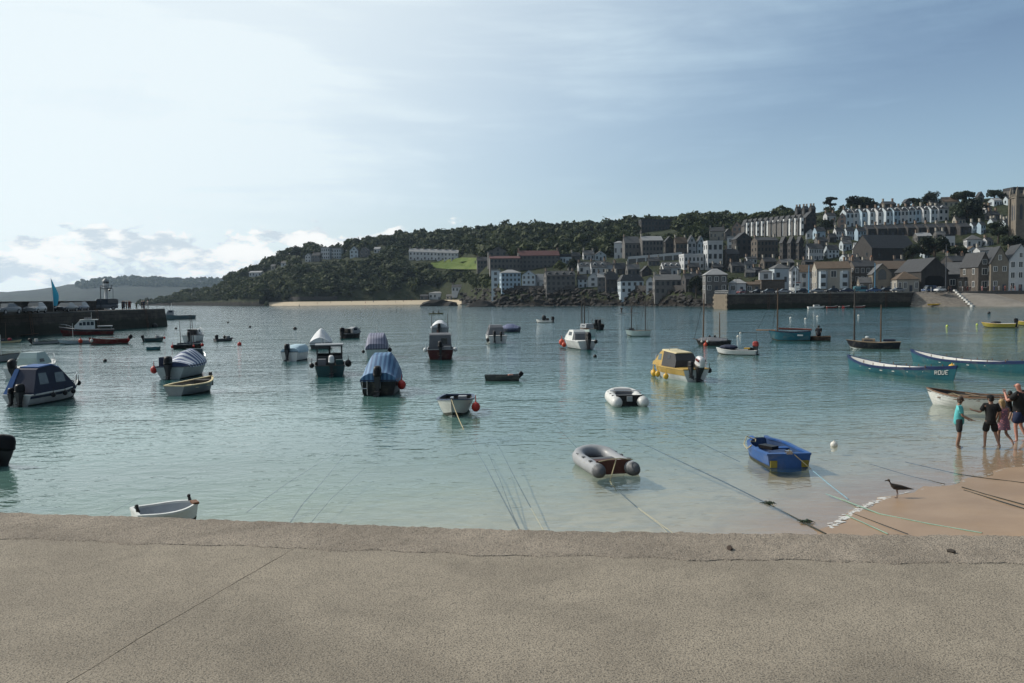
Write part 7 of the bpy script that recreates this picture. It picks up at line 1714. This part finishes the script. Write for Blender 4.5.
    if dress:
        pe, ce, sp = Vector(J['pel']), Vector(J['che']), Vector(J['spi']); d = MB(); rings = []
        for q, zz, w, e in ((ce, .07, .125, .09), (ce, .0, .155, .118), (sp, 0, .135, .108), (pe, .05, .165, .135), (pe, -.12, .20, .165), (pe, -.30, .235, .19), (pe, -.31, .225, .18)):
            rings.append([(q.x+e*math.cos(a)*(1+.05*math.sin(5*a)*(zz < -.05)), q.y+w*math.sin(a)*(1+.05*math.sin(5*a)*(zz < -.05)), q.z+zz) for a in [2*PI*i/20 for i in range(20)]])
        d.loft(rings)
        for q in (-.09, .09): d.tube([(ce.x+.06, q, ce.z+.09), (ce.x, q, ce.z+.15), (ce.x-.06, q, ce.z+.09)], .012, 5)
        link('dress', d.mesh('dress', dress, True), r)
    return r
TEALS = mat('teal t-shirt', (.09, .42, .44), .85, .12, 4, .1); CHARC = mat('charcoal shorts', (.035, .036, .04), .85, .15, 4); BLACKC = mat('black cotton', (.010, .010, .011), .9, .15, 4); NAVYC = mat('dark navy cotton', (.014, .020, .035), .85, .15, 4); BLUEC = mat('bright blue trunks', (.006, .018, .07), .8, .12, 4)
def floral():
    s = NT('pink floral cotton'); tc = s.n('ShaderNodeTexCoord').outputs['Object']; v = s.n('ShaderNodeTexVoronoi', {'Vector': tc, 'Scale': 16.0})
    c = s.mixc(s.ss(v.outputs['Distance'], .25, .4), (.45, .16, .18), (.13, .07, .10)); return s.out(s.n('ShaderNodeBsdfPrincipled', {'Base Color': c, 'Roughness': .85}).outputs[0])
person('boy in a teal t-shirt and charcoal shorts wading with one arm held out', 958.5, 443, 10, 1.58, dict(hed=(.05, 0, 1.59), elbR=(.06, -.22, 1.13), wriR=(.30, -.20, 1.02), elbL=(.05, .22, 1.13), wriL=(.26, .16, .98), kneL=(.06, .11, .49), ankL=(.0, .12, .08), kneR=(.0, -.09, .49), ankR=(-.08, -.10, .08)), TEALS, CHARC, True, haircol='brown', slim=.98)
person('child in black t-shirt, black shorts and dark cap wading with back turned', 990, 445, 108, 1.62, dict(hed=(.03, .01, 1.59), look=(.7, .7, 0), elbL=(.08, .27, 1.17), wriL=(.22, .40, 1.20), elbR=(-.05, -.26, 1.15), wriR=(.06, -.27, .95), kneL=(.02, .14, .49), ankL=(-.02, .16, .08), kneR=(.02, -.16, .49), ankR=(-.10, -.26, .08)), BLACKC, BLACKC, True, haircol='dark', cap=BLACKC, slim=1.15)
person('blond girl in a pink floral sundress stepping through the shallows', 1003, 443.5, 128, 1.46, dict(hed=(.09, .03, 1.57), nek=(.05, .01, 1.46), look=(.8, .5, -.3), kneL=(.10, .10, .50), ankL=(.08, .10, .08), kneR=(.02, -.12, .50), ankR=(-.26, -.14, .28), toeR=(-.33, -.15, .14), elbL=(.03, .22, 1.14), wriL=(.10, .25, .90), elbR=(.04, -.20, 1.14), wriR=(.16, -.16, .95)), None, None, True, haircol='blond', dress=floral(), long_hair=True, slim=.80)
MAN = person('bald man in black shirt and blue trunks holding a child', 1019, 439, 160, 1.88, dict(hed=(.05, .02, 1.60), elbL=(.22, .26, 1.20), wriL=(.36, .06, 1.36), elbR=(.18, -.24, 1.18), wriR=(.38, -.04, 1.20), kneL=(.05, .13, .49), ankL=(.0, .14, .08), kneR=(.02, -.14, .49), ankR=(-.16, -.18, .08), curl=1.2), BLACKC, BLUEC, False, skin=SKINR, bald=True, slim=1.25)
q = Vector(on(MAN, .27, .04, .42)); 
person('dark haired child in black clothes carried against the bald mans chest', 1014, 430, 345, 1.12, dict(hed=(.06, .0, 1.62), kneL=(.18, .24, .72), kneR=(.18, -.24, .72), ankL=(.06, .24, .34), ankR=(.06, -.24, .34), toeL=(.14, .25, .22), toeR=(.14, -.25, .22), elbL=(.18, .24, 1.30), wriL=(.34, .12, 1.42), elbR=(.18, -.24, 1.30), wriR=(.34, -.12, 1.42)), BLACKC, NAVYC, True, z=q, haircol='dark', slim=.95)
# seated figure in the dark dinghy
q = on(DARKP, .05, 0, .20)
person('figure in a dark hooded coat sitting in the dark dinghy, back turned', 821, 334, 95, 1.85, dict(pel=(0, 0, .42), spi=(.02, 0, .62), che=(.04, 0, .80), nek=(.06, 0, .96), hed=(.09, 0, 1.08), hipL=(.03, .10, .40), hipR=(.03, -.10, .40), kneL=(.42, .13, .46), kneR=(.42, -.13, .46), ankL=(.44, .13, .08), ankR=(.44, -.13, .08), shoL=(.04, .19, .89), shoR=(.04, -.19, .89), elbL=(.12, .25, .64), elbR=(.12, -.25, .64), wriL=(.34, .14, .55), wriR=(.34, -.14, .55)), mat('dark coat', (.014, .013, .020), .9, .1, 3), BLACKC, True, z=q, haircol='dark', cap=BLACKC, slim=1.15)
# small far-off people: one low figure, copied with its own clothes
FIGB = skin_mesh('body', [[(0, 0, .95, .12), (0, 0, 1.3, .13), (0, 0, 1.48, .06), (.02, 0, 1.63, .10)], [(0, 0, .95, .12), (.02, .1, .5, .07), (0, .11, .06, .05), (.14, .12, .03, .035)], [(0, 0, .95, .12), (-.02, -.1, .5, .07), (-.05, -.11, .06, .05), (.10, -.12, .03, .035)], [(0, 0, 1.3, .13), (0, .24, 1.35, .06), (.03, .28, 1.1, .045), (.14, .25, .9, .035)], [(0, 0, 1.3, .13), (0, -.24, 1.35, .06), (.03, -.28, 1.1, .045), (.10, -.25, .88, .035)]], SKIN, 1)
FIGC = skin_mesh('clothes', [[(0, 0, .95, .145), (0, 0, 1.3, .155), (0, 0, 1.42, .09)], [(0, 0, .95, .145), (.02, .1, .5, .095), (0, .11, .16, .07)], [(0, 0, .95, .145), (-.02, -.1, .5, .095), (-.045, -.11, .16, .07)], [(0, 0, 1.3, .155), (0, .24, 1.35, .08), (.02, .27, 1.15, .07)], [(0, 0, 1.3, .155), (0, -.24, 1.35, .08), (.02, -.27, 1.15, .07)]], BLACKC, 1)
CL = {'black': (.012, .012, .014), 'navy': (.015, .02, .05), 'white': (.4, .4, .4), 'red': (.16, .02, .02), 'grey': (.15, .15, .16), 'pink': (.42, .2, .2), 'blue': (.05, .12, .3), 'green': (.05, .10, .05)}
def figure(col, loc, label, group, s=1.0, rz=None):
    o = thing('person', label, 'person', loc, rnd.random()*6 if rz is None else rz, group); o.scale = (s, s, s)
    link('body', FIGB, o); me = FIGC.copy(); me.materials.clear(); me.materials.append(mat('cloth '+col, CL[col], .85, .1, 3)); link('clothes', me, o); return o
for i, (px, col, lab) in enumerate(((122.5, 'black', 'black clothed figure at the left of the pier end crowd'), (124, 'navy', 'navy clothed figure just right of the leftmost one on the pier end'), (126.5, 'black', 'dark figure in the middle of the pier end crowd'), (128.5, 'grey', 'grey figure in the middle of the pier end crowd'), (130, 'red', 'red topped figure right of the grey one on the pier end'), (136.5, 'green', 'short dark green figure in the gap on the pier end'), (142, 'black', 'dark figure standing apart near the pier tip'), (144, 'navy', 'navy figure standing at the pier tip'), (148, 'white', 'white topped figure at the very tip of the left pier'), (93, 'black', 'dark figure walking by the lighthouse van'))):
    p = at(px, 309, 145-(i % 3)*1.5 if px < 145 else 147); figure(col, (p.x, p.y, LPT-.04), lab, 'people on the left pier', .8 if px == 136.5 else 1.0)
for i, (px, D, col, lab) in enumerate(((948.5, 262, 'black', 'black clothed figure by the slip head, nearest the white hatchback'), (951, 263, 'navy', 'navy figure beside the black clothed one at the slip head'), (960, 264, 'grey', 'grey figure at the top of the slipway'), (962.5, 264, 'white', 'white topped figure at the top of the slipway'), (965, 263, 'black', 'dark figure crossing the top of the slipway'), (967.5, 264, 'red', 'red topped figure crossing the slipway top'), (970, 264, 'navy', 'navy figure right of the red topped one'), (982, 258, 'pink', 'pink topped figure before the open fronted house'), (988, 257, 'black', 'dark figure before the open fronted house'), (994, 255.5, 'blue', 'blue topped figure outside the sandy gabled shop'), (999, 255.5, 'white', 'white clad figure outside the sandy gabled shop'), (1005, 254.5, 'red', 'red topped figure between the two gabled shops'), (1011, 253.5, 'grey', 'grey figure outside the white gabled shop'), (1015, 253.5, 'pink', 'pink topped figure outside the white gabled shop'), (1020, 253, 'navy', 'navy figure at the right edge outside the white shop'))):
    p = at(px, 291, D); figure(col, (p.x, p.y, PTOP-.06), lab, 'people at the slipway and shops')
rr = random.Random(12)
for i, (px, py, col) in enumerate(((318, 304.6, 'red'), (331, 303.8, 'navy'), (352, 304, 'black'), (366, 303.2, 'pink'), (374, 304, 'blue'), (388, 302.6, 'black'), (396, 303.4, 'white'), (404, 303, 'grey'), (412, 302, 'red'))):
    Y = interp(SHORE, px)+14+(i*7 % 20); X = (px-512)/F*Y; figure(col, (X, Y, terr_py(px, Y)+.1), f'{words(i)} tiny beachgoer from the left on the far sand', 'people on the far beach')
# swimmers: head and shoulders out of the water
SWM = MB().ball((0, 0, .22), .13, 10, 7, (1, 1, 1.15)).ball((0, 0, -.02), .24, 10, 6, (.8, 1.3, .6)).mesh('swimmer', mat('wet dark wetsuit', (.02, .02, .022), .4), True)
for i, (px, py) in enumerate(((361, 312.5), (376, 309.3), (389.5, 308.5), (391, 311.6), (396.5, 310.2), (401, 310.2))):
    p = wl(px, py); o = link('swimmer', SWM, None, (p.x, p.y, 0)); o.scale = (2.2, 2.2, 2.2) if False else (1.25, 1.25, 1.25)
    tag(o, f'{words(i)} dark swimmer from the left off the far beach', 'swimmer', 'swimmers off the far beach')
def board(px, py, label, col): 
    p = wl(px, py); k = MB(); H = Hull(3.3, .8, .12, .16, .1, .05, 2.0, .02, .12); H.dbl = True; H.shell(12, 4).build('tmp', None) if False else None
    r = thing('paddleboard', label, 'paddleboard', (p.x, p.y, .02), .1); H.shell(12, 4).build('board', mat('white board', (.6, .6, .58), .5), r, True); H.deck(camber=.02).build('deck_pad', PVCD, r, True); return p
p = board(621.5, 314, 'white paddleboard carrying one standing paddler below the rocks', 'w'); figure('black', (p.x, p.y, .14), 'dark paddler standing on the left paddleboard', 'paddleboarders', .95)
p = board(631.5, 314, 'second paddleboard right of the first one below the rocks', 'w'); figure('navy', (p.x, p.y, .14), 'navy paddler on the right paddleboard', 'paddleboarders', .8)
p = wl(436, 314.2); r = thing('kayak', 'low olive double kayak out beyond the white covered boat', 'kayak', (p.x, p.y, 0), .05); H = Hull(4.2, .85, .3, .36, .1, .1, 2.2, .05, .28); H.dbl = True; H.shell(12, 5).build('hull', mat('olive kayak', (.13, .13, .05), .5), r, True); H.deck(camber=.08).build('deck', mat('olive kayak', (.13, .13, .05), .5), r, True)
for i, x in enumerate((-.75, .75)):
    o = link('person', MB().ball((0, 0, .62), .15, 9, 7, (1, 1, 1.15)).loft([[(.22*math.cos(a)*w, .28*math.sin(a)*w, z) for a in [2*PI*j/10 for j in range(10)]] for z, w in ((-.02, 1), (.3, .95), (.45, .7), (.52, .3))]).mesh('person', mat('dark paddler jacket', (.03, .035, .03), .8), True), None, (p.x+x, p.y, .30)); tag(o, ('left paddler seated in the low olive double kayak', 'right paddler seated in the low olive double kayak')[i], 'person', 'kayak paddlers')
# ------------------------------------------------------------------ young gull at the water's edge
def gull():
    p = ong(897, 497.2, .03); p.z = bed_z(p.x, p.y)
    r = thing('gull', 'brown young gull standing at the edge of the wet sand', 'bird', p, math.radians(172)); fe = mat('mottled brown feathers', (.085, .065, .048), .8, .45, 18); s = .92
    prof = [(-.30, .225, .006, .004), (-.20, .235, .03, .018), (-.10, .25, .058, .048), (.0, .262, .076, .070), (.08, .278, .07, .068), (.135, .31, .047, .046), (.158, .36, .034, .034), (.170, .405, .036, .036), (.20, .425, .034, .033), (.225, .42, .016, .016)]
    b = MB(); b.loft([[(x*s, w*math.cos(a)*s, (z+h*math.sin(a))*s) for a in [2*PI*i/14 for i in range(14)]] for x, z, w, h in prof])
    for q in (-1, 1): b.ball((.205*s, q*.028*s, .435*s), .006, 6, 5)
    b.build('body', fe, r, True)
    for q in (-1, 1):
        w = MB(); w.loft([[(x*s, (q*y)*s, (z+h*math.sin(a))*s+0) if False else (x*s, (q*(y+.014*math.cos(a)))*s, (z+h*math.sin(a))*s) for a in [2*PI*i/8 for i in range(8)]] for x, y, z, h in ((.09, .058, .28, .03), (.0, .072, .27, .052), (-.12, .060, .255, .042), (-.26, .03, .235, .02), (-.36, .012, .222, .006))]); w.build('wing', mat('dark wing feathers', (.05, .040, .032), .8, .4, 22), r, True)
    k = MB(); k.loft([[(x*s, y*w*s, (z+h*e)*s) for y, e in ((-1, -1), (1, -1), (1, 1), (-1, 1))] for x, z, w, h in ((.222, .42, .011, .012), (.262, .412, .008, .010), (.285, .402, .003, .004))]); k.build('beak', BK, r, True)
    t = MB(); t.loft([[(x*s, w*math.cos(a)*s, (z+.007*math.sin(a))*s) for a in [2*PI*i/8 for i in range(8)]] for x, z, w in ((-.22, .235, .03), (-.31, .226, .035), (-.37, .222, .032), (-.375, .222, .01))]); t.build('tail', mat('dark wing feathers', (.05, .040, .032)), r, True)
    lg = mat('pinkish grey leg', (.25, .17, .14), .7)
    for q in (-1, 1):
        l = MB(); l.tube([(.01*s, q*.032*s, .21*s), (-.012*s, q*.032*s, .10*s), (.0, q*.032*s, .008*s)], [.012, .0065, .006], 6)
        for d in (-.5, 0, .5): l.tube([(.0, q*.032*s, .006), (.05*s*math.cos(d), q*.032*s+.05*s*math.sin(d), .004)], [.005, .003], 5)
        l.build('leg', lg, r, True)
gull()
# ------------------------------------------------------------------ mooring ropes
def S_(px, py, z=None):
    # ropes lie just under the surface, deeper further out
    p = ong(px, py, 0); z = -.012-.008*max(0, min(8, bed_s(p.x, p.y))) if z is None else z
    z = max(z, bed_z(p.x, p.y)+.012); return ong(px, py, z)
def sand_pt(px, py, dz=.012):
    p = ong(px, py, 0)
    for _ in range(6): p = ong(px, py, max(bed_z(p.x, p.y), 0.0)+dz)
    return p
Q = lambda px, py: ong(px, py, .3)
rope([on(BOWON, 1.32, 0, .66), S_(463, 428, .02), S_(468, 436, -.01)], ROPEM, 'yellow rope falling from the bow of the pale bow on dinghy', .016, .06)
rope([S_(468, 436), S_(485, 465), S_(505, 503), S_(519, 529), S_(522, 536)], ROPED, 'long dark rope from the bow on dinghy to the quay', .016)
rope([S_(497, 443), S_(516, 480), S_(531, 508)], ROPED, 'dark sunken rope right of the bow on dinghys rope', .013); rope([S_(531, 508), S_(545, 533)], ROPEM, 'pale yellow rope end reaching the quay left of centre', .012)
rope([S_(489, 455), S_(500, 480), S_(513, 515), S_(519, 528)], ROPED, 'faint dark rope between the two longer ones', .010)
rope([on(GREYI, -1.05, 0, .42), S_(610, 481), S_(612, 485)], ROPEM, 'pale bridle rope hanging behind the grey inflatable', .014); rope([S_(612, 485), S_(625, 497), S_(638, 508)], ROPED, 'dark stretch of the grey inflatables mooring rope', .014)
rope([S_(638, 508), S_(655, 520), S_(674, 534)], ROPEM, 'pale yellow rope from the grey inflatable reaching the quay', .013); rope([S_(640, 510), S_(660, 525), S_(668, 533)], ROPEM, 'second strand of pale rope beside the first at the quay', .009)
rope([S_(610, 429), S_(650, 447), S_(688, 465), S_(722, 481), S_(772, 506), S_(826, 534)], ROPED, 'long weedy rope running diagonally past the grey inflatable to the sand', .017)
rope([S_(656, 422), S_(699, 442), S_(740, 462)], ROPED, 'dark rope slanting towards the blue dinghy', .011); rope([S_(556, 426), S_(566, 436), S_(577, 448)], ROPED, 'short dark rope left of the grey inflatable', .012)
rope([on(BLUE, -1.20, 0, .50), S_(812, 470)], ROPEM, 'white rope stretched from the stern of the blue dinghy', .012); rope([S_(812, 470), S_(830, 485), S_(848, 499)], ROPEB, 'pale blue rope sinking behind the blue dinghy', .013)
rope([S_(826, 494), sand_pt(846, 501), sand_pt(880, 514), sand_pt(930, 524), sand_pt(982, 533)], ROPEG, 'long pale green rope lying across the wet sand', .014)
rope([sand_pt(846, 515), sand_pt(862, 522), sand_pt(888, 534)], ROPEG, 'shorter green rope crossing the foam to the quay', .011); rope([sand_pt(852, 513), sand_pt(876, 522), sand_pt(908, 534)], ROPED, 'thin dark line between the green ropes on the sand', .007)
rope([sand_pt(962, 487), sand_pt(985, 494), sand_pt(1026, 505)], ROPED, 'upper dark rope on the sand at the right edge', .012); rope([sand_pt(964, 490), sand_pt(990, 498), sand_pt(1026, 509)], ROPED, 'lower dark rope on the sand at the right edge', .012)
rope([S_(905, 462), S_(958, 474), sand_pt(985, 478), sand_pt(1026, 483)], ROPED, 'dark rope leaving the water behind the gull', .010); rope([S_(870, 464), S_(910, 476), S_(945, 484)], ROPED, 'thin dark rope in the shallows above the gull', .008)
for pts, lab, r_ in ((((20, 508), (60, 493), (120, 473), (215, 446)), 'faint dark rope in the water at far left', .010), (((108, 514), (150, 492), (200, 470), (270, 444)), 'dark rope left of the small white dinghy running outwards', .011), (((247, 512), (285, 485), (330, 456), (352, 440)), 'dark rope right of the small white dinghy', .013), (((288, 526), (302, 505), (318, 487), (345, 455)), 'dark weedy rope nearest the quay joint', .015), (((310, 524), (330, 500), (365, 468)), 'faint rope right of the weedy one', .008)):
    rope([S_(*q) for q in pts], ROPED, lab, r_)
def weed(px, py, label, s=.16):
    p = S_(px, py); rr = random.Random(int(px)); m = MB()
    for _ in range(26):
        a = rr.random()*6.28; l = s*rr.uniform(.4, 1.2); q = Vector((p.x+rr.gauss(0, s*.3), p.y+rr.gauss(0, s*.2), .004)); m.tube([q, q+Vector((math.cos(a)*l*.6, math.sin(a)*l*.4, rr.uniform(.01, .05))), q+Vector((math.cos(a+.4)*l, math.sin(a+.4)*l*.7, .004))], [.012, .012, .004], 4)
    tag(m.build('weed_clump', mat('green weed', (.035, .06, .03), .8, .3, 8)), label, 'seaweed')
weed(806, 523, 'green weed clump on the diagonal rope near the sand', .15); weed(770, 505, 'smaller dark weed clump halfway along the diagonal rope', .13)
def litter(px, py, label, c, s, nm='stone'):
    p = ong(px, py, QZ); o = link(nm, RM[int(px) % 6].copy(), None, (p.x, p.y, QZ+.012)); o.data.materials.clear(); o.data.materials.append(mat('quay litter '+nm+str(c), c, .9)); o.scale = (s, s*.7, s*.5); o.rotation_euler = (0, 0, px); tag(o, label, nm)
litter(730, 550, 'small dark scrap of dried weed on the quay edge', (.05, .03, .02), .035, 'weed_scrap'); litter(951, 553, 'dark pebble in a pit of the coping at right', (.06, .05, .04), .03, 'pebble')
